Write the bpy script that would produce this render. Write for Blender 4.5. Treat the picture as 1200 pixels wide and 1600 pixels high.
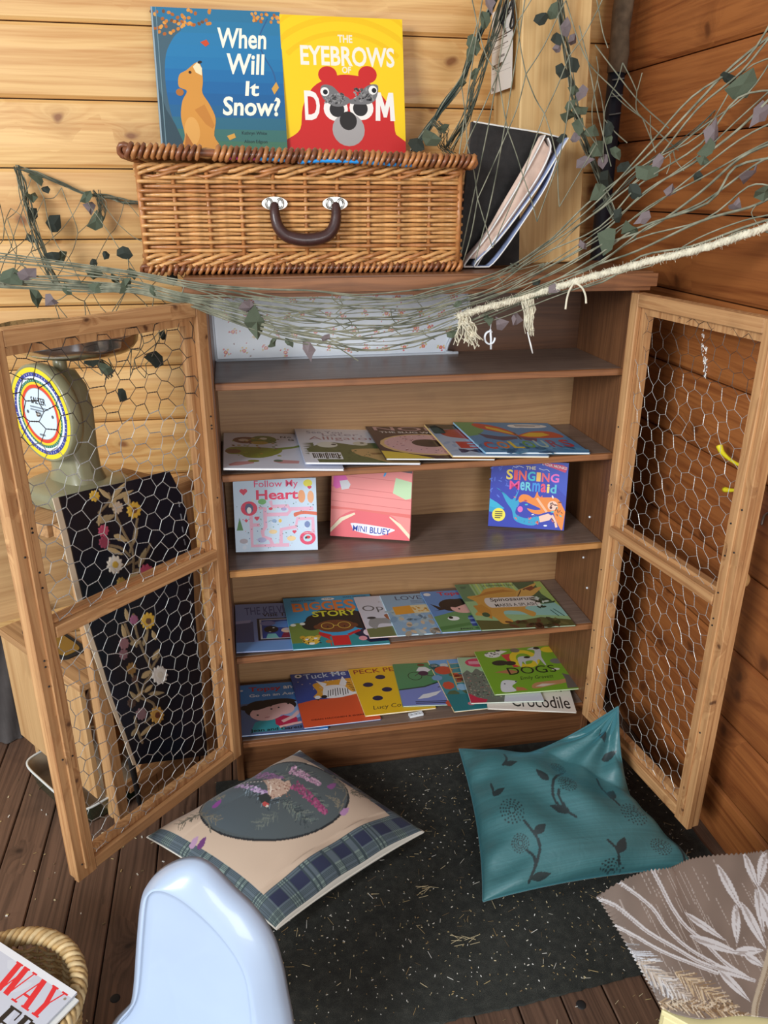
import bpy, bmesh, math, random
import numpy as np
from mathutils import Vector, Matrix
for o in list(bpy.data.objects): bpy.data.objects.remove(o)
S = bpy.context.scene; COL = S.collection
R = random.Random(7)
pi = math.pi
# ---------------------------------------------------------------- camera
FPX, CP, PITCH, YAW, ROLL = 1232.23, Vector((.0871, -1.6552, 1.4159)), .3866, .1889, .0041
fw = Vector((math.sin(YAW)*math.cos(PITCH), math.cos(YAW)*math.cos(PITCH), -math.sin(PITCH)))
rt0 = Vector((math.cos(YAW), -math.sin(YAW), 0)); up0 = rt0.cross(fw)
RT = math.cos(ROLL)*rt0 + math.sin(ROLL)*up0; UPV = -math.sin(ROLL)*rt0 + math.cos(ROLL)*up0
cd = bpy.data.cameras.new('camera'); cam = bpy.data.objects.new('camera', cd); COL.objects.link(cam)
cd.sensor_fit = 'VERTICAL'; cd.sensor_height = 36; cd.lens = FPX/1600*36; cd.clip_start = .02
cam.matrix_world = Matrix(((RT.x, UPV.x, -fw.x, CP.x), (RT.y, UPV.y, -fw.y, CP.y), (RT.z, UPV.z, -fw.z, CP.z), (0, 0, 0, 1)))
S.camera = cam
# ---------------------------------------------------------------- light and exposure
S.view_settings.view_transform = 'Standard'; S.view_settings.look = 'None'
S.view_settings.exposure = 0.0; S.view_settings.gamma = 1.0; S.view_settings.use_curve_mapping = False
wd = bpy.data.worlds.new('daylight'); S.world = wd; wd.use_nodes = True
wd.node_tree.nodes['Background'].inputs[0].default_value = (.93, .96, 1, 1)
wd.node_tree.nodes['Background'].inputs[1].default_value = .46
def area(name, loc, target, sx, sy, power, colr):
    l = bpy.data.lights.new(name, 'AREA'); l.shape = 'RECTANGLE'; l.size = sx; l.size_y = sy; l.energy = power; l.color = colr
    o = bpy.data.objects.new(name, l); COL.objects.link(o); o.location = loc
    o.rotation_euler = (Vector(target)-Vector(loc)).to_track_quat('-Z', 'Y').to_euler(); return o
area('window_daylight', (-3.1, -3.3, 2.5), (.3, .1, .75), 1.7, 1.5, 215, (.93, .97, 1))
area('shelf_fill', (.75, -4.6, 1.25), (.45, 0, .6), 1.4, 1.9, 62, (.95, .98, 1))  # added fill lamp, no known source there, brightens the shelf insides
# ---------------------------------------------------------------- helpers
def ray(px, py): return fw + RT*((px-600)/FPX) - UPV*((py-800)/FPX)
def aY(px, py, Y): d = ray(px, py); return CP + d*((Y-CP.y)/d.y)
def aX(px, py, X): d = ray(px, py); return CP + d*((X-CP.x)/d.x)
def aZ(px, py, Z): d = ray(px, py); return CP + d*((Z-CP.z)/d.z)
def lin(c):
    c = [x/255 for x in c[:3]]
    return tuple(x/12.92 if x <= .04045 else ((x+.055)/1.055)**2.4 for x in c)
def lin_np(a):
    a = np.asarray(a, float)/255; return np.where(a <= .04045, a/12.92, ((a+.055)/1.055)**2.4)
WM = {}
def wmat(o): return WM.get(o.name, Matrix.Identity(4))
def put(o, M=None, parent=None):
    M = M or Matrix.Identity(4); o.matrix_basis = M; WM[o.name] = M
    if parent: o.parent = parent; o.matrix_parent_inverse = wmat(parent).inverted()
    return o
def tag(o, label=None, cat=None, group=None, kind=None):
    for k, v in (('label', label), ('category', cat), ('group', group), ('kind', kind)):
        if v: o[k] = v
    return o
def empty(name, label, cat, M, group=None):
    o = bpy.data.objects.new(name, None); COL.objects.link(o); o.empty_display_size = .05
    if isinstance(M, (tuple, Vector)): M = Matrix.Translation(Vector(M))
    put(o, M); return tag(o, label, cat, group)
def frame(o, x, y=None, z=None):
    x = Vector(x).normalized()
    if z is not None: z = Vector(z); z = (z-x*z.dot(x)).normalized(); y = z.cross(x)
    else: y = Vector(y); y = (y-x*y.dot(x)).normalized(); z = x.cross(y)
    o = Vector(o); return Matrix(((x.x, y.x, z.x, o.x), (x.y, y.y, z.y, o.y), (x.z, y.z, z.z, o.z), (0, 0, 0, 1)))
class MB:
    def __init__(s): s.v = []; s.f = []; s.m = []; s.c = []
    def add(s, vs, fs, mi=0, col=None):
        b = len(s.v); s.v += [tuple(v) for v in vs]
        for f in fs: s.f.append(tuple(i+b for i in f)); s.m.append(mi); s.c.append(col)
        return s
    def box(s, x0, y0, z0, x1, y1, z1, mi=0, col=None, M=None):
        v = [Vector((x, y, z)) for x in (x0, x1) for y in (y0, y1) for z in (z0, z1)]
        if M: v = [M @ p for p in v]
        return s.add(v, [(0, 1, 3, 2), (4, 6, 7, 5), (0, 4, 5, 1), (2, 3, 7, 6), (0, 2, 6, 4), (1, 5, 7, 3)], mi, col)
    def tube(s, pts, r, n=6, closed=False, mi=0, col=None, cap=True, flat=1.0, ref=None):
        pts = [Vector(p) for p in pts]; N = len(pts)
        if N < 2: return s
        rr = r if hasattr(r, '__len__') else [r]*N
        T = []
        for i in range(N):
            a = pts[(i-1) % N] if (closed or i > 0) else pts[i]; b = pts[(i+1) % N] if (closed or i < N-1) else pts[i]
            t = (b-a); T.append(t.normalized() if t.length > 1e-9 else Vector((0, 0, 1)))
        u = Vector(ref) if ref else (Vector((0, 0, 1)) if abs(T[0].z) < .9 else Vector((1, 0, 0)))
        vs = []
        for i in range(N):
            u = (u-T[i]*u.dot(T[i]))
            u = u.normalized() if u.length > 1e-6 else T[i].orthogonal().normalized()
            w = T[i].cross(u)
            for k in range(n):
                a = 2*pi*k/n; vs.append(pts[i]+(u*math.cos(a)*flat+w*math.sin(a))*rr[i])
        fs = []
        for i in range(N if closed else N-1):
            j = (i+1) % N
            for k in range(n): fs.append((i*n+k, i*n+(k+1) % n, j*n+(k+1) % n, j*n+k))
        if cap and not closed: fs += [tuple(range(n-1, -1, -1)), tuple((N-1)*n+k for k in range(n))]
        return s.add(vs, fs, mi, col)
    def grid(s, P, mi=0, cols=None, wrapu=False):
        nu = len(P); nv = len(P[0]); b = len(s.v)
        for r_ in P: s.v += [tuple(p) for p in r_]
        for i in range(nu if wrapu else nu-1):
            for j in range(nv-1):
                i2 = (i+1) % nu
                s.f.append((b+i*nv+j, b+i2*nv+j, b+i2*nv+j+1, b+i*nv+j+1)); s.m.append(mi); s.c.append(cols[i][j] if cols else None)
        return s
    def lathe(s, prof, n=24, M=None, mi=0, col=None):
        P = []
        for k in range(n):
            a = 2*pi*k/n; P.append([Vector((r*math.cos(a), r*math.sin(a), z)) for r, z in prof])
        if M: P = [[M @ p for p in q] for q in P]
        return s.grid(P, mi, None, True)
    def prism(s, poly, z0, z1, mi=0, col=None, M=None):
        n = len(poly); v = [Vector((x, y, z0)) for x, y in poly]+[Vector((x, y, z1)) for x, y in poly]
        if M: v = [M @ p for p in v]
        return s.add(v, [tuple(range(n-1, -1, -1)), tuple(range(n, 2*n))]+[(i, (i+1) % n, n+(i+1) % n, n+i) for i in range(n)], mi, col)
    def mesh(s, name, mats, smooth=False):
        me = bpy.data.meshes.new(name); me.from_pydata(s.v, [], s.f)
        for m in (mats if isinstance(mats, (list, tuple)) else [mats]): me.materials.append(m)
        if any(s.m): me.polygons.foreach_set('material_index', s.m)
        if any(c is not None for c in s.c):
            at = me.color_attributes.new('Col', 'FLOAT_COLOR', 'CORNER'); buf = []
            for f, c in zip(s.f, s.c):
                c = c or (255, 255, 255); q = list(lin(c))+[1.0]; buf += q*len(f)
            at.data.foreach_set('color', buf)
        me.polygons.foreach_set('use_smooth', [bool(smooth)]*len(s.f)); me.update(); return me
    def build(s, name, mats, parent=None, smooth=False, M=None, world=True):
        """vertices are world coordinates; the origin goes to M (default: the parent's frame)"""
        if M is None: M = wmat(parent) if parent else Matrix.Identity(4)
        if world and M != Matrix.Identity(4):
            I = M.inverted(); s.v = [tuple(I @ Vector(v)) for v in s.v]
        o = bpy.data.objects.new(name, s.mesh(name, mats, smooth)); COL.objects.link(o); return put(o, M, parent)
def link_mesh(name, me, M, parent=None):
    o = bpy.data.objects.new(name, me); COL.objects.link(o); return put(o, M, parent)
_bb = {}
def bev_mesh(lx, ly, lz, b, m):
    k = (round(lx, 4), round(ly, 4), round(lz, 4), b, m.name)
    if k in _bb: return _bb[k]
    bm = bmesh.new(); b = min(b, lx*.4, ly*.4, lz*.4)
    for sx in (-1, 1):
        for sy in (-1, 1):
            for sz in (-1, 1):
                x, y, z = lx/2, ly/2, lz/2
                for d in ((0, 1, 1), (1, 0, 1), (1, 1, 0)): bm.verts.new((sx*(x-b*d[0]), sy*(y-b*d[1]), sz*(z-b*d[2])))
    bmesh.ops.convex_hull(bm, input=list(bm.verts)); bmesh.ops.dissolve_limit(bm, angle_limit=.01, verts=list(bm.verts), edges=list(bm.edges))
    me = bpy.data.meshes.new('board'); bm.to_mesh(me); bm.free(); me.materials.append(m); _bb[k] = me; return me
def board(name, m, a, b, w, t, face, parent=None, bev=.0015):
    """a board from a to b, width w, thickness t along the normal 'face' (centred on the line)"""
    a = Vector(a); b = Vector(b)
    return link_mesh(name, bev_mesh((b-a).length, w, t, bev, m), frame((a+b)/2, b-a, z=face), parent)
def smooth_path(pts, n=6):
    pts = [Vector(p) for p in pts]; out = []; N = len(pts)
    for i in range(N-1):
        p0 = pts[max(i-1, 0)]; p1 = pts[i]; p2 = pts[i+1]; p3 = pts[min(i+2, N-1)]
        for k in range(n):
            t = k/n; out.append(.5*((2*p1)+(p2-p0)*t+(2*p0-5*p1+4*p2-p3)*t*t+(3*p1-p0-3*p2+p3)*t**3))
    return out+[pts[-1]]
def hash2(x, y, k=0):
    v = np.sin(x*127.1+y*311.7+k*74.7)*43758.5453; return v-np.floor(v)
def vnoise(x, y, k=0):
    xi = np.floor(x); yi = np.floor(y); fx = x-xi; fy = y-yi; fx = fx*fx*(3-2*fx); fy = fy*fy*(3-2*fy)
    return (hash2(xi, yi, k)*(1-fx)+hash2(xi+1, yi, k)*fx)*(1-fy)+(hash2(xi, yi+1, k)*(1-fx)+hash2(xi+1, yi+1, k)*fx)*fy
# ---------------------------------------------------------------- materials
class NT:
    def __init__(s, name):
        s.m = bpy.data.materials.new(name); s.m.use_nodes = True; s.t = s.m.node_tree; s.b = s.t.nodes['Principled BSDF']
    def n(s, ty, ins=None, **kw):
        x = s.t.nodes.new(ty)
        for k, v in kw.items(): setattr(x, k, v)
        for k, v in (ins or {}).items():
            if isinstance(v, bpy.types.NodeSocket): s.t.links.new(v, x.inputs[k])
            else: x.inputs[k].default_value = v
        return x
    def l(s, a, b): s.t.links.new(a, b)
    def math(s, op, a, b=None, c=None):
        ins = {0: a}
        if b is not None: ins[1] = b
        if c is not None: ins[2] = c
        return s.n('ShaderNodeMath', ins, operation=op).outputs[0]
    def ramp(s, fac, stops):
        r = s.n('ShaderNodeValToRGB', {0: fac}); e = r.color_ramp.elements
        while len(e) < len(stops): e.new(.5)
        for q, (p, c) in zip(e, stops): q.position = p; q.color = (*c, 1) if len(c) == 3 else c
        return r.outputs[0]
    def bump(s, h, st=.3, d=.002):
        b = s.n('ShaderNodeBump', {'Strength': st, 'Distance': d, 'Height': h}); s.l(b.outputs[0], s.b.inputs['Normal'])
def simple(name, c, rough=.6, metal=0, coat=0, sheen=0, noise=0, nscale=30, bump=0, spec=.5):
    t = NT(name); c = lin(c); t.b.inputs['Roughness'].default_value = rough; t.b.inputs['Metallic'].default_value = metal
    t.b.inputs['Coat Weight'].default_value = coat; t.b.inputs['Sheen Weight'].default_value = sheen; t.b.inputs['Specular IOR Level'].default_value = spec
    tc = t.n('ShaderNodeTexCoord').outputs['Object']
    nz = t.n('ShaderNodeTexNoise', {'Vector': tc, 'Scale': nscale, 'Detail': 4})
    k = max(noise, .03)
    t.l(t.ramp(nz.outputs[0], [(.3, tuple(x*(1-k) for x in c)), (.7, tuple(min(1, x*(1+k)) for x in c))]), t.b.inputs['Base Color'])
    if bump: t.bump(nz.outputs[0], bump, .002)
    return t.m
def attr_mat(name, rough=.4, coat=0, sheen=0, bump=0, bscale=400, spec=.5, trans=0):
    t = NT(name); a = t.n('ShaderNodeAttribute', attribute_name='Col'); t.l(a.outputs['Color'], t.b.inputs['Base Color'])
    t.b.inputs['Roughness'].default_value = rough; t.b.inputs['Coat Weight'].default_value = coat; t.b.inputs['Coat Roughness'].default_value = .15
    t.b.inputs['Sheen Weight'].default_value = sheen; t.b.inputs['Specular IOR Level'].default_value = spec
    if bump:
        nz = t.n('ShaderNodeTexNoise', {'Vector': t.n('ShaderNodeTexCoord').outputs['Object'], 'Scale': bscale, 'Detail': 3}); t.bump(nz.outputs[0], bump, .001)
    return t.m
def wood(name, light, dark, knot=(92, 52, 24), rough=.55, ky=7.0, kx=2.2, grain=60, kamt=.55, wear=.0, coat=0, knots=True, contrast=1.0):
    """grain runs along local X; knots push the grain aside"""
    t = NT(name); L = lin(light); D = lin(dark); K = lin(knot)
    oi = t.n('ShaderNodeObjectInfo').outputs['Random']; tc = t.n('ShaderNodeTexCoord').outputs['Object']
    off = t.n('ShaderNodeCombineXYZ', {0: t.math('MULTIPLY', oi, 37.0), 1: t.math('MULTIPLY', oi, 11.0), 2: t.math('MULTIPLY', oi, 5.0)}).outputs[0]
    p = t.n('ShaderNodeVectorMath', {0: tc, 1: off}, operation='ADD').outputs[0]
    pk0 = t.n('ShaderNodeVectorMath', {0: p, 1: (kx, ky, ky)}, operation='MULTIPLY').outputs[0]
    wob = t.n('ShaderNodeTexNoise', {'Vector': pk0, 'Scale': 1.6, 'Detail': 2}).outputs['Color']
    pk = t.n('ShaderNodeVectorMath', {0: pk0, 1: t.n('ShaderNodeVectorMath', {0: wob, 1: (.5, .5, .5)}, operation='MULTIPLY').outputs[0]}, operation='ADD').outputs[0]
    vo = t.n('ShaderNodeTexVoronoi', {'Vector': pk, 'Scale': 1.0}, voronoi_dimensions='2D'); d = vo.outputs['Distance']
    gate = t.math('GREATER_THAN', t.n('ShaderNodeSeparateColor', {0: vo.outputs['Color']}).outputs[0], 1-kamt)
    push = t.math('MULTIPLY', t.math('MULTIPLY', t.math('EXPONENT', t.math('MULTIPLY', d, -5.0)), gate), .06 if knots else 0.0)
    sp = t.n('ShaderNodeSeparateXYZ', {0: p})
    low = t.n('ShaderNodeTexNoise', {'Vector': t.n('ShaderNodeVectorMath', {0: p, 1: (1.3, 9, 9)}, operation='MULTIPLY').outputs[0], 'Scale': 1.0, 'Detail': 2}).outputs[0]
    yy = t.math('ADD', t.math('ADD', t.math('ADD', sp.outputs[1], t.math('MULTIPLY', sp.outputs[2], .7)), push), t.math('MULTIPLY', low, .10))
    rings = t.n('ShaderNodeTexNoise', {'Vector': t.n('ShaderNodeCombineXYZ', {0: t.math('MULTIPLY', sp.outputs[0], .7), 1: t.math('MULTIPLY', yy, grain*1.1), 2: t.math('MULTIPLY', oi, 9.0)}).outputs[0], 'Scale': 1.0, 'Detail': 3, 'Roughness': .6}).outputs[0]
    fine = t.n('ShaderNodeTexNoise', {'Vector': t.n('ShaderNodeVectorMath', {0: p, 1: (4, 160, 160)}, operation='MULTIPLY').outputs[0], 'Scale': 1.0, 'Detail': 5}).outputs[0]
    g = t.math('ADD', t.math('MULTIPLY', rings, .62), t.math('MULTIPLY', fine, .38))
    col = t.ramp(g, [(.36, tuple(D[i]*contrast+L[i]*(1-contrast) for i in range(3))), (.58, L)])
    tint = t.n('ShaderNodeMix', {'Factor': t.math('MULTIPLY', oi, .35), 6: col, 7: (*D, 1)}, data_type='RGBA').outputs[2]
    if knots:
        core = t.math('MULTIPLY', t.n('ShaderNodeMapRange', {0: d, 1: .04, 2: .105, 3: .9, 4: 0.0}).outputs[0], gate)
        halo = t.math('MULTIPLY', t.math('MULTIPLY', t.n('ShaderNodeMapRange', {0: d, 1: .08, 2: .34, 3: 1.0, 4: 0.0}).outputs[0], gate), .45)
        c2 = t.n('ShaderNodeMix', {'Factor': halo, 6: tint, 7: (*[D[i]*.75 for i in range(3)], 1)}, data_type='RGBA').outputs[2]
        tint = t.n('ShaderNodeMix', {'Factor': core, 6: c2, 7: (*K, 1)}, data_type='RGBA').outputs[2]
    if wear:
        wn = t.n('ShaderNodeTexNoise', {'Vector': tc, 'Scale': 14.0, 'Detail': 6}).outputs[0]
        tint = t.n('ShaderNodeMix', {'Factor': t.math('MULTIPLY', t.n('ShaderNodeMapRange', {0: wn, 1: .52, 2: .75, 3: 0.0, 4: 1.0}).outputs[0], wear), 6: tint, 7: (*[x*.35 for x in D], 1)}, data_type='RGBA').outputs[2]
    t.l(tint, t.b.inputs['Base Color']); t.b.inputs['Roughness'].default_value = rough; t.b.inputs['Coat Weight'].default_value = coat; t.b.inputs['Coat Roughness'].default_value = .3
    t.bump(g, .25, .0012); return t.m
M = {}
M['pine_wall'] = wood('pine_wall', (234, 190, 124), (200, 144, 80), (132, 78, 38), rough=.42, coat=.15, ky=7, kx=5.5, kamt=.33, grain=42)
M['stain_wall'] = wood('stain_wall', (174, 108, 57), (130, 72, 36), (96, 52, 26), rough=.42, coat=.12, grain=60, ky=7, kx=6, kamt=.3)
M['door_wood'] = wood('door_wood', (212, 164, 112), (166, 114, 70), (86, 52, 30), rough=.6, ky=17, kx=15, grain=110, kamt=.12, wear=.22)
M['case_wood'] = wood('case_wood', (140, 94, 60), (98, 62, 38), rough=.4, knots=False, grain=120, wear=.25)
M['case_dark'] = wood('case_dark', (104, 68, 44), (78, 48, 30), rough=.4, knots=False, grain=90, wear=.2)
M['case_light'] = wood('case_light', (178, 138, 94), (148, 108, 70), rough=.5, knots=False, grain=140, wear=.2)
M['shelf_wood'] = wood('shelf_wood', (140, 119, 106), (108, 89, 78), rough=.34, knots=False, grain=120, wear=.35)
M['edge_wood'] = wood('edge_wood', (158, 104, 64), (120, 76, 46), rough=.5, knots=False, grain=150, wear=.3)
M['floor_wood'] = wood('floor_wood', (114, 85, 67), (74, 53, 41), (44, 28, 20), rough=.6, ky=11, kx=8, grain=120, kamt=.14, wear=.35)
M['post_wood'] = wood('post_wood', (222, 186, 128), (196, 152, 94), (140, 90, 50), rough=.55, ky=9, kx=5, grain=60, kamt=.1)
M['ply'] = wood('ply', (216, 176, 124), (182, 138, 90), (112, 62, 32), rough=.5, ky=7, kx=6, grain=32, kamt=.3)
M['stool_wood'] = wood('stool_wood', (196, 152, 104), (150, 108, 68), rough=.6, knots=False, grain=120)
M['print'] = attr_mat('cover_print', .38, coat=.25)
M['edge_light'] = wood('edge_light', (212, 156, 92), (176, 118, 64), rough=.5, knots=False, grain=150, wear=.2)
M['paper'] = simple('paper', (240, 238, 232), .8)
M['metal'] = simple('bright_metal', (170, 168, 162), .3, 1)
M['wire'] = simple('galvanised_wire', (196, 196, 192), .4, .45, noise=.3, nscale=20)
M['wire_dark'] = simple('darkened_wire', (92, 84, 78), .6, .6, noise=.4, nscale=12)  # same wire, shaded in colour where it looks dark against the pale wall
M['dark'] = simple('near_black', (26, 25, 26), .7)
M['white_plastic'] = simple('white_plastic', (232, 236, 240), .25, coat=.3)
# ---------------------------------------------------------------- room
YB, XR = .50, 1.12
fl = MB().box(-1.5, -1.75, -.06, 1.3, .6, -.028).build('floor', M['dark']); tag(fl, kind='structure')
x = -1.4+.027
k = 0
while x < XR:
    board('plank', M['floor_wood'], (x+.0432, -1.75, -.0135), (x+.0432, YB+.03, -.0135), .0835, .027, (0, 0, 1), fl, .002); x += .0865
for (px, py) in ((908, 1570), (1010, 1440), (180, 1560)):
    p = aZ(px, py, 0)
    MB().lathe([(0, .0016), (.007, .0016), (.009, .0008), (.0095, 0)], 16, Matrix.Translation(p)).build('screw_head', M['dark'], fl, True)
wb = MB().box(-1.5, YB+.022, -.03, 1.2, YB+.05, 2.3).build('wall_back', M['dark']); tag(wb, kind='structure')
zs = [-.0, .06, .205, .365, .52, .68, .837, .984, 1.143, 1.302, 1.463, 1.61, 1.765, 1.92, 2.08, 2.24]
def lap_mesh(ln, h, m):
    # a log-lap board: slightly rounded face, bevelled joints; local X along, Y up, Z to the room
    pr = [(-.5*h+.0015, -.014), (-.5*h+.0015, 0), (-.5*h+.009, .006), (-.2*h, .009), (.2*h, .009), (.5*h-.009, .006), (.5*h-.0015, 0), (.5*h-.0015, -.014)]
    b = MB(); n = len(pr); v = [(-ln/2, y, z) for y, z in pr]+[(ln/2, y, z) for y, z in pr]
    b.add(v, [tuple(range(n)), tuple(range(2*n-1, n-1, -1))]+[(i, n+i, n+(i+1) % n, (i+1) % n) for i in range(n)]); return b.mesh('plank', m)
for a, b in zip(zs[:-1], zs[1:]):
    link_mesh('plank', lap_mesh(2.6, b-a, M['pine_wall']), frame((-.185, YB+.008, (a+b)/2), (1, 0, 0), (0, 0, 1)), wb)
wr = MB().box(XR+.022, -1.75, -.03, XR+.05, .55, 2.3).build('wall_right', M['dark']); tag(wr, kind='structure')
zr = [0, .14, .31, .482, .665, .868, 1.03, 1.2, 1.371, 1.535, 1.70, 1.865, 2.03, 2.2]
for a, b in zip(zr[:-1], zr[1:]):
    link_mesh('plank', lap_mesh(2.2, b-a, M['stain_wall']), frame((XR+.008, -.61, (a+b)/2), (0, -1, 0), (0, 0, 1)), wr)
# ---------------------------------------------------------------- mat with straw litter
g = random.Random(3); P = []
def carpet():
    t = NT('mat_pile'); tc = t.n('ShaderNodeTexCoord').outputs['Object']
    a = t.n('ShaderNodeTexNoise', {'Vector': tc, 'Scale': 900, 'Detail': 3}).outputs[0]; b = t.n('ShaderNodeTexNoise', {'Vector': tc, 'Scale': 60, 'Detail': 5}).outputs[0]
    c = t.math('ADD', t.math('MULTIPLY', a, .7), t.math('MULTIPLY', b, .3))
    t.l(t.ramp(c, [(.36, lin((28, 32, 30))), (.55, lin((60, 62, 57))), (.7, lin((104, 104, 94)))]), t.b.inputs['Base Color'])
    t.b.inputs['Roughness'].default_value = .95; t.bump(a, .9, .004); return t.m
ed = []
MX0, MX1, MY0, MY1 = -.03, 1.09, -.70, .012
def edge(a, b, n, amp):
    return [(a[0]+(b[0]-a[0])*i/n+g.uniform(-amp, amp), a[1]+(b[1]-a[1])*i/n+g.uniform(-amp, amp)) for i in range(n)]
poly = edge((MX0, MY0-.02), (.55, MY0-.0), 60, .002)+edge((.55, MY0), (MX1, MY0+.04), 50, .002)+edge((MX1, MY0+.04), (MX1, MY1), 20, .002)+edge((MX1, MY1), (MX0, MY1), 10, .001)+edge((MX0, MY1), (MX0, MY0-.02), 40, .002)
mt = MB().prism(poly, .0005, .0065).build('floor_mat', carpet()); tag(mt, 'dark green-black fibre floor mat in front of the bookcase, littered with straw', 'mat')
b = MB(); cs = [(214, 198, 158), (190, 168, 120), (228, 222, 206), (160, 134, 90), (240, 238, 230), (120, 100, 72)]
def bit(x, y, z, ln, w, a, c):
    M4 = Matrix.Translation((x, y, z)) @ Matrix.Rotation(a, 4, 'Z') @ Matrix.Rotation(g.uniform(-.12, .12), 4, 'Y'); b.box(-ln/2, -w/2, 0, ln/2, w/2, w*.6, 0, c, M4)
for i in range(1900):
    x = g.uniform(MX0+.1, MX1-.02); y = g.uniform(MY0+.02, -.03)
    big = g.random() < .13
    bit(x, y, .0068, g.uniform(.008, .022) if big else g.uniform(.0012, .005), g.uniform(.0005, .001) if big else g.uniform(.0006, .0018), g.uniform(0, pi), g.choice(cs))
for i in range(170):
    x = g.uniform(-.6, .0); y = g.uniform(-.9, .2)
    bit(x, y, .0006, g.uniform(.002, .007), g.uniform(.001, .003), g.uniform(0, pi), g.choice(cs))
for i in range(60):
    bit(g.uniform(.35, .85), g.uniform(-.86, -.72), .0006, g.uniform(.002, .012), .0008, g.uniform(0, pi), g.choice(cs))
for cx, cy in ((.42, -.42), (.47, -.55)):
    for i in range(9): bit(cx+g.uniform(-.02, .02), cy+g.uniform(-.015, .015), .008, g.uniform(.015, .035), .0008, g.uniform(-.8, .8), cs[0])
st = b.build('straw_litter', attr_mat('straw', .8)); tag(st, 'scattered straw chips and bits on the dark mat and floor', 'straw', kind='stuff')
# ---------------------------------------------------------------- bookcase
bc = empty('bookcase', 'brown wooden open bookcase of five shelves with two chicken wire doors', 'bookcase', (.5, .14, 0))
Z = [1.042, .839, .605, .373, .124]; H, D0, D1, XA, XB = 1.257, .006, .268, .043, .961
cl, cw, sw, ew = M['case_light'], M['case_wood'], M['shelf_wood'], M['edge_wood']
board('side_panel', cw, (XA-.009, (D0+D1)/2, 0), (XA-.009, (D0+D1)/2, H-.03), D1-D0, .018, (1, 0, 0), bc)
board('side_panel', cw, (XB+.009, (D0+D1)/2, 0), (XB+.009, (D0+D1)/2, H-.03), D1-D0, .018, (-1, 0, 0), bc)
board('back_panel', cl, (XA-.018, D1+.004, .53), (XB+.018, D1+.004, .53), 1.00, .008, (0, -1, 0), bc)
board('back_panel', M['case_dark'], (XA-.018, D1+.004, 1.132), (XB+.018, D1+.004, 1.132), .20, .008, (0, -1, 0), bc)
board('top_board', cw, (.0, (D1-.0)/2, H-.009), (1.0, (D1-.0)/2, H-.009), D1+.012, .018, (0, 0, 1), bc)
mo = MB()
for (y0, y1, z0, z1, e) in ((-.018, -.004, H-.031, H-.004, 0), (-.012, -.004, H-.040, H-.031, .012)):
    mo.box(-.004+e, y0, z0, 1.004-e, y1, z1)
mo.build('top_moulding', ew, bc, M=Matrix.Translation((.5, -.01, H-.02)))
for z in Z:
    board('shelf', sw, (XA, (D1+.012)/2, z-.007), (XB, (D1+.012)/2, z-.007), D1-.014, .014, (0, 0, 1), bc)
for i, z in enumerate(Z):
    board('shelf_edge', ew if i != 2 else M['edge_light'], (XA+.001, .008, z-.0075), (XB-.001, .008, z-.0075), .015, .011, (0, -1, 0), bc)
board('plinth', cw, (XA-.016, .024, .052), (XB+.016, .024, .052), .104, .016, (0, -1, 0), bc)
for i, (x, y, z) in enumerate(((XB, .2, 1.0), (XB, .09, .64), (XB, .1, .56), (XB, .2, .57), (XB, .1, .52), (XB, .2, .5), (XB, .06, .45))):
    MB().lathe([(0, .0035), (.0025, .003), (.003, 0)], 8, frame((x, y, z), (0, 1, 0), z=(-1, 0, 0))).build('shelf_peg', M['white_plastic'], bc, True)
# ---------------------------------------------------------------- doors
def wire_part(name, o, ex, ez, n, u0, u1, v0, v1, cell, vertical, parent, seed, jit=.1, dark_above=None, wr=1.0):
    """hexagonal netting in the plane (u along ex, v along ez)"""
    q = random.Random(seed); B = MB(); s = cell/math.sqrt(3); nodes = {}
    def nd(a, b_):
        k = (round(a/s*20), round(b_/cell*20))
        if k not in nodes:
            a2 = a+q.gauss(0, jit*cell*.5)+.006*math.sin(b_*17+seed); b2 = b_+q.gauss(0, jit*cell*.5)
            nodes[k] = (a2, b2, q.uniform(-.0015, .0015))
        return nodes[k]
    U0, U1, V0, V1 = (u0, u1, v0, v1) if not vertical else (v0, v1, u0, u1)
    # a = along twisted edges, b = across
    cols = int((U1-U0)/(1.5*s))+2; rows = int((V1-V0)/cell)+2
    for i in range(-1, cols):
        for j in range(-1, rows):
            ca = U0+i*1.5*s; cb = V0+j*cell+(cell/2 if i % 2 else 0)
            h = [(ca-s/2, cb+cell/2), (ca+s/2, cb+cell/2), (ca+s, cb), (ca+s/2, cb-cell/2)]
            for (p, r_, tw) in ((h[0], h[1], True), (h[1], h[2], False), (h[2], h[3], False)):
                A, C = nd(*p), nd(*r_)
                if all(U0 <= t[0] <= U1 and V0 <= t[1] <= V1 for t in (A, C)):
                    f = (lambda t: o+ex*t[0]+ez*t[1]+n*t[2]) if not vertical else (lambda t: o+ex*t[1]+ez*t[0]+n*t[2])
                    pa, pc = f(A), f(C); mid = (pa+pc)/2+n*q.uniform(-.001, .001)
                    vz = (A[1]+C[1])/2 if not vertical else (A[0]+C[0])/2
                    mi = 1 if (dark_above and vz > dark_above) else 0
                    if tw:
                        d = (pc-pa); w_ = d.cross(n).normalized()
                        for ph in (0, pi):
                            B.tube([pa+d*t/4+(w_*math.cos(ph+t*pi*.9)+n*math.sin(ph+t*pi*.9))*.0006*wr for t in range(5)], .00075*wr, 4, mi=mi, cap=False)
                    else: B.tube([pa, mid, pc], .0008*wr, 4, mi=mi, cap=False)
    w = B.build(name, [M['wire'], M['wire_dark']], parent); tag(w, kind='stuff'); return w
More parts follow.
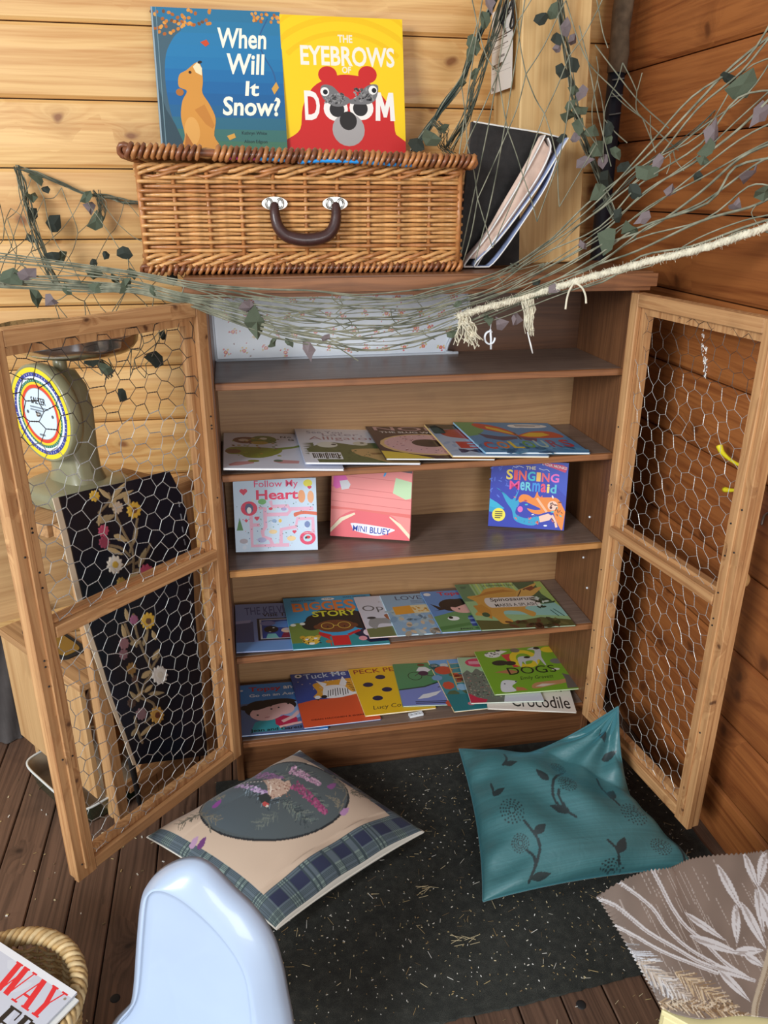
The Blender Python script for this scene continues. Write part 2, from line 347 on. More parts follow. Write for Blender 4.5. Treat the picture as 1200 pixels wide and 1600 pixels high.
def door(h, ang, width, n, zb, zt, zm, cell, vertical, seed, da, label):
    d = Vector((math.cos(ang), -math.sin(ang), 0)); h = Vector((*h, 0)); up = Vector((0, 0, 1))
    dw = M['door_wood']; tb, tf = .018, .012; wbk, wf = .047, .027
    P = lambda a, z, off: h+d*a+up*z+n*off
    B = MB(); fr = frame(P(width/2, (zb+zt)/2, -tf-tb/2), up, z=n); I = fr.inverted()
    def bx(a0, a1, z0, z1, o0, o1):
        c = [P(a, z, o) for a in (a0, a1) for o in (o0, o1) for z in (z0, z1)]
        B.add(c, [(0, 1, 3, 2), (4, 6, 7, 5), (0, 4, 5, 1), (2, 3, 7, 6), (0, 2, 6, 4), (1, 5, 7, 3)])
    o0, o1 = -tf-tb, -tf-.0004
    bx(0.004, wbk, zb, zt, o0, o1); bx(width-wbk-.004, width-.002, zb, zt, o0, o1); bx(wbk, width-wbk-.004, zt-wbk+.004, zt, o0, o1); bx(wbk, width-wbk-.004, zb, zb+wbk-.006, o0, o1)
    dr = B.build('door', dw, bc, M=fr)
    if label: dr['label'] = label
    board('stile', dw, P(wf/2, zb, -tf/2), P(wf/2, zt, -tf/2), wf, tf, n, dr)
    board('stile', dw, P(width-.0225, zb-.003, -tf/2), P(width-.0225, zt, -tf/2), .045, tf+.002, n, dr)
    board('stile_bead', dw, P(width-.025, zb+.02, .002), P(width-.025, zt-.02, .002), .012, .005, n, dr)
    board('rail', dw, P(wf+.001, zt-wf/2, -tf/2), P(width-.046, zt-wf/2, -tf/2), wf, tf, n, dr)
    board('rail', dw, P(wf+.001, zb+wf/2, -tf/2), P(width-.046, zb+wf/2, -tf/2), wf, tf, n, dr)
    board('rail', dw, P(wbk+.002, zm, -tf-.011), P(width-wbk-.006, zm, -tf-.011), .034, .02, n, dr)
    board('rail', dw, P(wf+.001, zm-.003, -tf/2+.001), P(width-.046, zm-.003, -tf/2+.001), .024, tf+.004, n, dr)
    q = random.Random(seed+5)
    nb = MB()
    for i in range(16):
        a = q.choice([.012, width-.014, width-.035]); z = q.uniform(zb+.03, zt-.03)
        nb.lathe([(0, .0022), (.0016, .0018), (.002, 0)], 8, frame(P(a, z, .0002+.001*(a > .1)), d, z=n))
    tag(nb.build('nail_heads', M['dark'], dr, True), kind='stuff')
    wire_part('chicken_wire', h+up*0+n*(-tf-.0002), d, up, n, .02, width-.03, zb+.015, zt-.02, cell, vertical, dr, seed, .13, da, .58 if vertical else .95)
    return dr, P
nL = Vector((math.sin(2.3577), math.cos(2.3577), 0))
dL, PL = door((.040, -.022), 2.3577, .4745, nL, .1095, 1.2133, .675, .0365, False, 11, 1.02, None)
nR = Vector((-math.sin(1.438), -math.cos(1.438), 0))
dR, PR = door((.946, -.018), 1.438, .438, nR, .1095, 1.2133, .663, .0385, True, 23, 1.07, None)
kp = aX(1151, 908, 1.045)
MB().lathe([(0, .034), (.010, .0335), (.0165, .027), (.018, .019), (.015, .011), (.009, .006), (.008, -.004)], 20, frame((1.035, -.402, .70), (0, 1, 0), z=(1, 0, 0))).build('knob', M['post_wood'], dR, True)
# ---------------------------------------------------------------- printed art (flat ink shapes lying on a cover)
_tx = {}
def glyphs(s, bold, shear, space):
    bold = min(bold, .006 if 'M' in s else .026); k = (s, bold, shear, space)
    if k not in _tx:
        cu = bpy.data.curves.new('t', 'FONT'); cu.body = s; cu.offset = bold; cu.shear = shear; cu.resolution_u = 3; cu.space_character = space; cu.align_x = 'LEFT'
        o = bpy.data.objects.new('t', cu); COL.objects.link(o); bpy.context.view_layer.update()
        me = o.evaluated_get(bpy.context.evaluated_depsgraph_get()).to_mesh()
        vs = [(v.co.x, v.co.y) for v in me.vertices]; fs = [tuple(p.vertices) for p in me.polygons]
        o.evaluated_get(bpy.context.evaluated_depsgraph_get()).to_mesh_clear(); bpy.data.objects.remove(o); bpy.data.curves.remove(cu); _tx[k] = (vs, fs)
    return _tx[k]
class Art:
    """normalised cover coordinates: x right 0..1, y up 0..1; k = ink layer"""
    def __init__(s, w, h, z=.0003): s.w, s.h, s.z, s.k, s.i, s.hold = w, h, z, 0, 0, False; s.b = MB()
    def _z(s):                       # painter's order: every later shape lies a hair above the earlier ones
        if not s.hold: s.i += 1
        return s.z+s.i*.000006
    def up(s): s.k += 1; return s
    def raw(s, vs, fs, c): z = s._z(); s.b.add([(x*s.w, y*s.h, z) for x, y in vs], fs, 0, c)
    def p(s, pts, c):
        if len(pts) >= 7: pts = s.soft(pts)
        s.raw(pts, [tuple(range(len(pts)))], c)
    def soft(s, pts):
        """round off drawn outlines (not where they meet the cover's edge)"""
        n = len(pts); o = []; on = lambda q: q[0] in (0, 1) or q[1] in (0, 1)
        for i in range(n):
            a, b, c_, d = pts[i-1], pts[i], pts[(i+1) % n], pts[(i+2) % n]; o.append(b)
            if on(b) or on(c_): continue
            for t in (.25, .5, .75):
                o.append(tuple(min(1, max(0, .5*((2*b[k])+(c_[k]-a[k])*t+(2*a[k]-5*b[k]+4*c_[k]-d[k])*t*t+(3*b[k]-a[k]-3*c_[k]+d[k])*t**3))) for k in (0, 1)))
        return o
    def r(s, x0, y0, x1, y1, c): s.p([(x0, y0), (x1, y0), (x1, y1), (x0, y1)], c)
    def e(s, x, y, rx, ry, c, rot=0, n=20, ):
        a = s.h/s.w; o = []
        for i in range(n):
            t = 2*pi*i/n; u, v = rx*math.cos(t), ry*a*math.sin(t); o.append((x+u*math.cos(rot)-v*math.sin(rot), y+(u*math.sin(rot)+v*math.cos(rot))/a))
        s.raw(o, [tuple(range(n))], c)
    def ring(s, x, y, r0, r1, c, n=32):
        a = s.w/s.h; v = [(x+rr*math.cos(2*pi*i/n), y+rr*a*math.sin(2*pi*i/n)) for rr in (r0, r1) for i in range(n)]
        s.raw(v, [(i, (i+1) % n, n+(i+1) % n, n+i) for i in range(n)], c)
    def s(s, pts, w, c, taper=False):
        a = s.h/s.w; q = [Vector((x, y*a)) for x, y in pts]; L, Rr = [], []; N = len(q)
        for i in range(N):
            t = (q[min(i+1, N-1)]-q[max(i-1, 0)]); t = t.normalized() if t.length else Vector((1, 0)); nn = Vector((-t.y, t.x))*(w/2*((1-i/(N-1)*.9) if taper else 1))
            L.append(q[i]+nn); Rr.append(q[i]-nn)
        v = L+Rr; s.raw([(p.x, p.y/a) for p in v], [(i, i+1, N+i+1, N+i) for i in range(N-1)], c)
    def curve(s, pts, w, c, taper=False): s.s([(p.x, p.y) for p in smooth_path([(x, y, 0) for x, y in pts], 5)], w, c, taper)
    def t(s, txt, x0, y0, x1, y1, c, b=0.0, sh=0.0, rot=0, sp=1.0, arc=0):
        vs, fs = glyphs(txt, b, sh, sp)
        if not vs: return
        mx = min(v[0] for v in vs); Mx = max(v[0] for v in vs); my = min(v[1] for v in vs); My = max(v[1] for v in vs)
        o = []
        for vx, vy in vs:
            u = (vx-mx)/(Mx-mx); v = (vy-my)/max(My-my, 1e-6); xx = (x1-x0)*(u-.5); yy = (y1-y0)*(v-.5)+arc*(1-(2*u-1)**2)
            yy *= s.h/s.w; X = xx*math.cos(rot)-yy*math.sin(rot); Y = (xx*math.sin(rot)+yy*math.cos(rot))*s.w/s.h
            o.append(((x0+x1)/2+X, (y0+y1)/2+Y))
        s.raw(o, fs, c)
    def lines(s, x0, y0, x1, y1, n, c):
        for i in range(n):
            y = y1-(y1-y0)*(i+.5)/n; h = (y1-y0)/n*.25; s.r(x0, y-h, x1-(.25*(x1-x0) if i == n-1 else 0), y+h, c)
    def bits(s, n, x0, y0, x1, y1, r0, r1, cs, seed=1, long=1.0):
        g = random.Random(seed); s.i += 1; s.hold = True
        for i in range(n): r_ = g.uniform(r0, r1); s.e(g.uniform(x0, x1), g.uniform(y0, y1), r_*long, r_, g.choice(cs), g.uniform(0, pi), 7)
        s.hold = False
def rrect(w, h, r, n=4):
    if r <= 0: return [(0, 0), (w, 0), (w, h), (0, h)]
    o = []
    for cx, cy, a0 in ((w-r, r, -pi/2), (w-r, h-r, 0)):
        o += [(cx+r*math.cos(a0+pi/2*i/n), cy+r*math.sin(a0+pi/2*i/n)) for i in range(n+1)]
    return o+[(0, h), (0, 0)]
def book(w, h, t, F, label, bg, spine, art=None, group=None, name='picture_book', cr=0.0, ct=.0006, hard=False, warp=None):
    """F: origin at the cover's bottom-left on the supporting surface, x right, y up the cover, z out of the front"""
    root = empty(name, label, 'book', F, group); cv = MB(); pts = rrect(w, h, cr); e = .0015 if not hard else .003
    cv.prism(pts, t-ct, t, 0, bg); cv.prism(pts, 0, ct, 0, spine); cv.box(-.0004, 0, 0, ct, h, t, 0, spine)
    pg = MB(); pp = [(max(ct, x-(e if x > w/2 else 0)), min(max(y, e), h-e)) for x, y in rrect(w, h, cr)]; pg.prism(pp, ct, t-ct)
    A = Art(w, h, t+.0001)
    if art: art(A)
    for B in (cv, pg, A.b):
        if warp: B.v = [warp(*v) for v in B.v]
    if warp:
        pass
    link_mesh('cover', cv.mesh('cover', M['print']), F, root); link_mesh('pages', pg.mesh('pages', M['paper']), F, root)
    if art: link_mesh('cover_print', A.b.mesh('cover_print', M['print']), F, root)
    return root
def flatF(x, y, z, ang, tilt):
    a = math.radians(ang); return Matrix.Translation((x, y, z)) @ Matrix.Rotation(a, 4, 'Z') @ Matrix.Rotation(tilt, 4, 'Y')
W_, K_ = (244, 242, 238), (24, 24, 28)
# ---- two books standing on the hamper lid
def a_bear(p):
    for i in range(12): p.r(0, i/12, 1, (i+1)/12, [(70, 116, 92), (62, 112, 106), (48, 106, 128), (36, 98, 142), (30, 96, 150), (30, 102, 158), (32, 110, 164), (36, 118, 168), (40, 122, 170), (42, 122, 168), (44, 120, 160), (46, 116, 152)][i])
    p.up(); p.p([(0, 0), (.2, 0), (.14, .12), (.09, .3), (.07, .5), (.09, .68), (.16, .8), (.22, .86), (.1, .92), (0, .95)], (70, 96, 108))
    p.p([(0, 0), (.26, 0), (.18, .06), (.12, .2), (.06, .3), (0, .5)], (52, 74, 84)); p.curve([(.9, .95), (.82, .8), (.86, .68), (.93, .55), (.95, .3)], .01, (46, 92, 140))
    p.up()
    for i in range(46):
        g = random.Random(i); x = g.uniform(0, .5)**1.1; y = 1-g.uniform(0, .2)*(1-x*1.2)-.01; p.e(x, y, .016, .012, g.choice([(206, 130, 52), (176, 98, 40), (222, 154, 70), (120, 78, 48)]), g.uniform(0, 3), 7)
    for i in range(22):
        g = random.Random(i+90); p.e(g.uniform(.76, .995), 1-g.uniform(.01, .08), .014, .011, g.choice([(206, 130, 52), (176, 98, 40), (222, 154, 70)]), g.uniform(0, 3), 7)
    p.p([(.36, .77), (.41, .79), (.43, .76), (.4, .74)], (206, 76, 40)); p.p([(.9, .46), (.94, .51), (.96, .47), (.92, .42)], (214, 160, 70)); p.p([(.52, .12), (.58, .14), (.59, .11), (.54, .09)], (214, 160, 70))
    p.up(); c = (212, 146, 62); d = (176, 108, 44)
    p.p([(.18, .02), (.19, .12), (.17, .25), (.19, .36), (.23, .43), (.17, .46), (.18, .54), (.24, .575), (.32, .63), (.355, .6), (.36, .5), (.35, .42), (.4, .34), (.44, .24), (.42, .12), (.45, .03)], c)
    p.up(); p.e(.175, .42, .03, .025, d); p.p([(.28, .3), (.36, .2), (.41, .17), (.43, .19), (.4, .26), (.36, .34)], (196, 128, 52)); p.p([(.29, .6), (.33, .635), (.36, .59), (.355, .54), (.31, .56)], (240, 220, 176)); p.e(.265, .56, .012, .01, (60, 36, 20)); p.e(.345, .632, .018, .01, (40, 32, 30), .3)
    p.e(.25, .15, .06, .1, (224, 164, 84)); p.p([(.18, .02), (.2, .14), (.26, .04)], d)
    c = (248, 244, 222); p.t('When', .5, .735, .88, .875, c, .022, .12); p.t('Will', .56, .555, .86, .7, c, .022, .12); p.t('It', .685, .405, .8, .51, c, .022, .1); p.t('Snow?', .5, .265, .965, .4, c, .026, .12)
    p.t('Kathryn White', .64, .125, .84, .155, (36, 52, 60)); p.t('Alison Edgson', .655, .065, .84, .095, (36, 52, 60)); p.r(0, 0, .012, 1, (150, 168, 176)); p.r(.035, 0, .042, 1, (112, 140, 150))
def a_brows(p):
    y, y2, r = (250, 208, 20), (244, 196, 10), (204, 36, 34)
    p.r(0, 0, 1, 1, y); p.up()
    for k, (a, b) in enumerate(((.62, .66), (.74, .79), (.87, .91))):
        pts = [(.5+rr*math.cos(t), .36+rr*.82*math.sin(t)) for rr, q in ((a, 1), (b, -1)) for t in [(.25+.5*i/20)*pi if q > 0 else (.75-.5*i/20)*pi for i in range(21)]]
        p.p([(min(1, max(0, u)), min(1, v)) for u, v in pts], y2)
    p.up(); p.p([(0, 0), (1, 0), (1, .12), (.92, .17), (.9, .3), (.84, .42), (.72, .53), (.66, .58), (.5, .595), (.38, .57), (.24, .5), (.15, .36), (.12, .2), (.02, .13), (0, .12)], r); p.e(.365, .59, .078, .062, r); p.e(.695, .6, .078, .062, r)
    p.up(); p.t('D', .165, .265, .29, .475, (245, 240, 232), .05); p.raw([(.75+u*.165, .27+v*.205) for u, v in ((0, 0), (.06, 1), (.3, 1), (.5, .5), (.7, 1), (.94, 1), (1, 0), (.76, 0), (.74, .55), (.58, .12), (.42, .12), (.26, .55), (.24, 0))], [tuple(range(13))], (245, 240, 232)); p.e(.42, .35, .1, .088, (245, 240, 232)); p.e(.635, .36, .1, .088, (245, 240, 232))
    p.t('THE', .46, .82, .58, .875, (240, 232, 210), .04); p.t('EYEBROWS', .15, .655, .925, .795, (244, 238, 222), .045, sp=1.0); p.t('OF', .485, .605, .56, .652, (240, 232, 210), .04); p.e(.52, .2, .135, .12, (168, 164, 162))
    p.up(); p.e(.43, .345, .062, .055, (44, 40, 40)); p.e(.625, .355, .062, .055, (44, 40, 40)); p.e(.52, .265, .072, .068, (40, 36, 34)); gy = (118, 116, 116)
    p.p([(.3, .49), (.33, .52), (.4, .51), (.46, .46), (.53, .43), (.54, .4), (.48, .37), (.4, .37), (.32, .42)], gy); p.p([(.525, .41), (.6, .44), (.66, .5), (.72, .53), (.78, .52), (.76, .43), (.7, .39), (.6, .385), (.54, .39)], gy)
    p.up(); p.bits(60, .33, .39, .5, .46, .004, .008, [(80, 78, 78), (150, 148, 146)], 3, 2); p.bits(60, .58, .41, .74, .5, .004, .008, [(80, 78, 78), (150, 148, 146)], 4, 2); p.e(.335, .47, .036, .032, (244, 242, 236)); p.e(.735, .49, .036, .032, (244, 242, 236)); p.up(); p.e(.34, .468, .02, .018, K_); p.e(.745, .488, .02, .018, K_); p.e(.71, .42, .014, .01, K_)
# lid top is about z=1.497; they lean back toward the wall
def standF(bl, br, lean):
    x = (Vector(br)-Vector(bl)).normalized(); n0 = Vector((x.y, -x.x, 0)).normalized(); y = Vector((0, 0, 1)); ax = x
    yv = (Matrix.Rotation(-lean, 3, ax) @ Vector((0, 0, 1))); return frame(bl, x, y=yv)
LZ = 1.5005
# ---- second shelf: five lying books, each shingled on the one to its left
def a_frog(p):
    p.r(0, 0, 1, 1, (222, 224, 236)); p.up(); p.e(.2, .78, .12, .1, (120, 66, 40)); p.e(.36, .8, .12, .12, (112, 130, 42)); p.e(.32, .7, .08, .05, (188, 160, 30)); p.p([(.02, .5), (.1, .58), (.3, .57), (.5, .52), (.48, .4), (.34, .28), (.2, .28), (.14, .36), (.04, .38)], (138, 148, 40)); p.p([(.44, .54), (.62, .6), (.72, .68), (.74, .62), (.6, .54), (.46, .48)], (120, 148, 50)); p.e(.08, .45, .07, .06, (130, 76, 40)); p.p([(.04, .1), (.1, .16), (.26, .2), (.25, .13), (.12, .07), (.05, .06)], (206, 142, 142)); p.p([(.42, .2), (.5, .22), (.64, .2), (.63, .13), (.48, .13), (.42, .17)], (210, 150, 150)); p.e(.25, .19, .05, .03, (140, 140, 50)); p.e(.46, .2, .04, .03, (90, 112, 92))
    p.up(); p.e(.18, .78, .05, .04, (216, 196, 176)); p.e(.36, .83, .035, .035, (232, 232, 214)); p.bits(40, .08, .3, .5, .85, .008, .02, [(160, 168, 50), (120, 84, 40), (96, 124, 40), (186, 150, 40)], 2); p.t('N', .52, .86, .57, .91, K_, .03); p.t('o', .585, .86, .62, .9, K_, .03); p.t('G', .585, .77, .64, .83, K_, .03)
def a_allig(p):
    p.r(0, 0, 1, 1, (228, 228, 236)); p.up(); gr = (92, 104, 62)
    p.p([(.05, .36), (.14, .48), (.2, .52), (.3, .58), (.5, .5), (.6, .56), (.75, .56), (.82, .48), (1, .46), (1, 0), (.12, 0), (.1, .2)], gr); p.p([(.45, .36), (.7, .4), (1, .36), (1, .0), (.72, .0), (.58, .14), (.5, .2)], (196, 160, 104))
    for i in range(7): p.p([(.12-.0*i, .2+i*.05), (.02, .24+i*.05), (.13, .26+i*.05)], gr)
    p.up(); p.e(.25, .5, .095, .085, (222, 220, 206)); p.e(.56, .54, .07, .06, (214, 210, 190)); p.r(.06, .09, .34, .28, (236, 236, 240)); p.bits(60, .15, .02, .6, .4, .006, .014, [(112, 122, 74), (74, 86, 50)], 5); p.p([(.6, .27), (1, .3), (1, .27), (.62, .22)], (150, 112, 70))
    p.up(); p.e(.31, .51, .024, .02, K_); p.e(.58, .56, .02, .018, K_)
    for i in range(13): p.r(.085+i*.018, .12, .085+i*.018+(.009 if i % 3 else .013), .25, K_)
    c = (150, 148, 166); p.t('See You', .1, .85, .44, .93, c); p.t('Later,', .24, .76, .62, .86, (164, 152, 170)); p.t('Alligator', .1, .62, .73, .75, (176, 132, 138)); p.p([(.72, .72), (.8, .78), (.86, .72), (.94, .76), (.92, .68), (.8, .66)], (168, 52, 44)); p.e(.86, .7, .03, .03, K_)
def a_norm(p):
    p.r(0, 0, 1, 1, (62, 44, 50)); p.up(); p.p([(0, 0), (.45, 0), (.36, .06), (.2, .16), (0, .22)], (226, 196, 70)); p.p([(.58, .0), (1, 0), (1, .3), (.9, .22), (.8, .12)], (214, 146, 56)); p.e(.5, .42, .47, .33, (224, 186, 128)); p.up(); p.e(.5, .43, .43, .3, (222, 176, 178)); p.up(); p.e(.5, .46, .16, .12, (50, 36, 40))
    g = random.Random(5)
    for i in range(70):
        a = g.uniform(0, 2*pi); r_ = g.uniform(.2, .41); p.e(.5+r_*math.cos(a), .43+r_*.7*math.sin(a)*p.w/p.h, .012, .005, g.choice([(122, 40, 52), (240, 226, 226), (90, 60, 110), (60, 40, 50), (190, 90, 100)]), g.uniform(0, 3), 6)
    p.t('NORM', .06, .86, .98, .985, (206, 168, 166), .05); p.t('THE SLUG WITH THE', .1, .775, .9, .83, (232, 226, 220), .03)
def a_magic(p):
    p.r(0, 0, 1, 1, (172, 190, 214)); p.up(); p.p([(0, 1), (.6, 1), (.6, .9), (.3, .82), (0, .86)], (44, 52, 46)); p.p([(.1, .78), (.4, .84), (.5, .72), (.8, .5), (.6, .4), (.3, .52), (.12, .6)], (178, 54, 44)); p.bits(30, 0, .1, 1, .5, .01, .03, [(196, 204, 222), (148, 172, 204)], 7, 3); p.up(); p.t('El', .16, .22, .62, .42, (196, 40, 40), .03); p.t('Magi', .12, .05, .72, .2, (30, 44, 96), .03)
def a_colours(p):
    p.r(0, 0, 1, 1, (64, 140, 192)); p.up(); p.p([(0, .5), (.12, .55), (.22, .7), (.2, 1), (0, 1)], (94, 160, 100)); p.bits(24, 0, 0, 1, .3, .02, .05, [(52, 124, 180), (84, 160, 204)], 3, 3); p.e(.74, .88, .2, .07, (240, 240, 236)); p.e(.6, .87, .08, .06, (240, 240, 236)); p.p([(.5, .52), (.38, .62), (.2, .78), (.16, .92), (.24, .96), (.4, .85), (.5, .64)], (200, 62, 44)); p.p([(.5, .52), (.66, .66), (.8, .7), (.92, .66), (.96, .5), (.8, .46), (.62, .46)], (206, 66, 40)); p.p([(.48, .5), (.3, .5), (.12, .6), (.16, .44), (.3, .36), (.46, .42)], (58, 52, 96)); p.p([(.5, .5), (.66, .44), (.62, .34), (.52, .38)], (92, 52, 100))
    p.up(); p.p([(.48, .56), (.38, .66), (.27, .78), (.28, .86), (.38, .78), (.47, .64)], (240, 190, 40)); p.p([(.53, .54), (.66, .64), (.8, .64), (.84, .56), (.72, .5), (.6, .5)], (240, 190, 40)); p.s([(.49, .4), (.5, .64)], .02, (80, 60, 40)); p.e(.5, .55, .016, .014, (200, 90, 40)); p.t('Emily Rapp', .62, .9, .88, .92, (60, 60, 90)) if False else p.lines(.6, .85, .88, .92, 2, (80, 84, 110))
    for i, (ch, c) in enumerate(zip('COLOURS', ((206, 50, 46), (222, 120, 44), (232, 200, 50), (90, 160, 70), (170, 200, 190), (150, 60, 100), (190, 50, 70)))): p.t(ch, .06+i*.13, .1+.012*i, .165+i*.13, .31+.016*i, c, .04)
T2 = .0045; s2 = .839
def stack(z, th, items):
    pitch = min(b[0]-a[0] for a, b in zip(items, items[1:])); sl = th/pitch*1.06
    for (x, y, w, h, ang, label, bg, spine, art, grp) in items:
        book(w, h, th-.0005, flatF(x, y, z+w*math.sin(sl)+.0006, ang, sl), label, bg, spine, art, grp)
G = 'picture books lying on the bookcase shelves'
stack(s2, .005, [
 (.049, -.010, .262, .272, -.2, 'white picture book with a green and brown frog on its cover', (222, 224, 236), (230, 230, 236), a_frog, G),
 (.226, -.002, .262, .270, .3, 'pale picture book with a big-eyed green alligator head and a barcode', (228, 228, 236), (190, 200, 226), a_allig, G),
 (.407, -.004, .258, .262, .6, 'dark brown picture book with a large pink iced doughnut on its cover', (62, 44, 50), (40, 30, 34), a_norm, G),
 (.560, -.006, .236, .262, .6, 'light blue magazine with red shapes half hidden under the butterfly book', (172, 190, 214), (226, 196, 130), a_magic, G),
 (.640, .0, .262, .258, 1.2, 'blue picture book with a yellow and red butterfly and rainbow lettering', (64, 140, 192), (150, 200, 230), a_colours, G)])
# ---- third shelf: three board books standing up
def a_heart(p):
    p.r(0, 0, 1, 1, (206, 226, 244)); p.up(); p.bits(26, .05, .05, .95, .75, .01, .03, [(220, 232, 246), (196, 220, 240), (214, 226, 220)], 8); p.e(.9, .93, .055, .05, (236, 226, 60)); pk = (240, 184, 208)
    for q in ([(.2, .55), (.2, .08), (.65, .08)], [(.2, .37), (.3, .37)], [(.3, .6), (.37, .6), (.37, .34), (.33, .28), (.34, .2), (.42, .17), (.45, .08)], [(.44, .7), (.46, .62), (.65, .62), (.68, .56), (.64, .51), (.38, .51)], [(.68, .58), (.96, .58)], [(.55, .08), (.56, .3), (.74, .33), (.76, .44), (.95, .44), (.95, .2), (.9, .16)]): p.s(q, .045, pk)
    p.up(); p.e(.18, .6, .1, .1, (226, 52, 88)); p.e(.88, .17, .098, .095, (232, 70, 110)); p.p([(.02, .3), (.06, .48), (.1, .3)], (90, 140, 80)); p.e(.34, .69, .05, .04, (120, 190, 110)); p.e(.82, .75, .045, .09, (238, 164, 110)); p.e(.93, .74, .04, .085, (240, 176, 130)); p.p([(.72, .52), (.78, .54), (.86, .55), (1, .53), (1, .48), (.9, .5), (.8, .5), (.73, .47)], (226, 110, 80)); p.e(.48, .42, .03, .025, (150, 180, 216)); p.e(.55, .42, .02, .025, (240, 200, 90)); p.e(.44, .59, .025, .02, (226, 60, 80)); p.e(.6, .58, .035, .022, (180, 170, 216)); p.e(.32, .16, .055, .035, (180, 184, 224)); p.e(.46, .27, .05, .03, (246, 214, 160)); p.e(.68, .17, .055, .035, (246, 214, 160)); p.e(.88, .36, .035, .045, (120, 140, 190)); p.e(.1, .15, .05, .035, (184, 176, 184))
    for x, y, r_ in ((.12, .83, .045), (.27, .46, .03), (.92, .87, .025), (.72, .26, .025), (.14, .43, .02)): p.e(x-r_*.45, y+r_*.3, r_*.6, r_*.6, (226, 60, 90)); p.e(x+r_*.45, y+r_*.3, r_*.6, r_*.6, (226, 60, 90)); p.p([(x-r_, y+.1*r_), (x, y-r_*1.1), (x+r_, y+.1*r_)], (226, 60, 90))
    p.up(); p.e(.18, .6, .05, .07, (80, 90, 130)); p.e(.88, .17, .055, .052, (190, 226, 236)); p.bits(90, .03, .03, .97, .68, .004, .008, [(90, 130, 120), (226, 90, 120), (120, 140, 190), (90, 160, 110), (70, 80, 100)], 4); p.t('Follow My', .25, .86, .78, .98, (232, 70, 118), .025); p.t('Heart', .27, .715, .78, .85, (232, 44, 92), .04); p.t('Follow', .81, .235, .95, .25, W_); p.up(); p.e(.18, .575, .028, .045, W_); p.e(.885, .18, .03, .022, (220, 40, 60)); p.e(.86, .175, .014, .016, K_)
def a_minib(p):
    c = (246, 150, 146); p.r(0, 0, 1, 1, c); p.up(); p.p([(0, 0), (1, 0), (1, .06), (.86, .24), (.7, .35), (.32, .38), (.1, .26), (0, .12)], (236, 110, 118)); p.p([(0, .42), (1, .36), (1, .31), (.7, .34), (.32, .38), (0, .38)], (232, 118, 112)); p.r(0, .95, 1, 1, (214, 232, 236)); p.p([(.8, .94), (1, .92), (1, 1), (.8, 1)], (108, 88, 96))
    for y in (.7, .62, .5): p.p([(0, y), (1, y-.07), (1, y-.078), (0, y-.008)], (214, 116, 114))
    p.p([(0, .86), (1, .8), (1, .79), (0, .85)], (226, 128, 126))
    p.up(); p.p([(0, .05), (0, .11), (.12, .26), (.3, .345), (.31, .32), (.15, .22)], (246, 232, 200)); p.p([(1, .02), (1, .08), (.88, .22), (.74, .32), (.74, .3), (.86, .18)], (246, 232, 200)); p.p([(.03, .92), (.13, .93), (.2, .8), (.2, .72), (.06, .66), (.02, .7)], (238, 100, 186)); p.p([(.8, .85), (1.0, .8), (1.0, .58), (.93, .56), (.77, .64)], (196, 226, 180)); p.e(.03, .95, .03, .02, (226, 236, 240)); p.p([(.1, .77), (.2, .79), (.24, .73), (.22, .67), (.13, .65)], (226, 226, 232)); bl = (70, 168, 232)
    p.t('BL', .28, .935, .5, 1.06, bl, .05); p.t('uey', .5, .86, .72, 1.03, bl, .05); p.p([(.27, .155), (.3, .2), (.78, .15), (.76, .1), (.6, .04), (.4, .07), (.3, .1)], (240, 240, 246))
    p.up(); p.t('MINI', .285, .085, .46, .165, (40, 66, 170), .012, rot=-.05); p.t('BLUEY', .50, .065, .755, .15, (40, 66, 170), .015, rot=-.05)
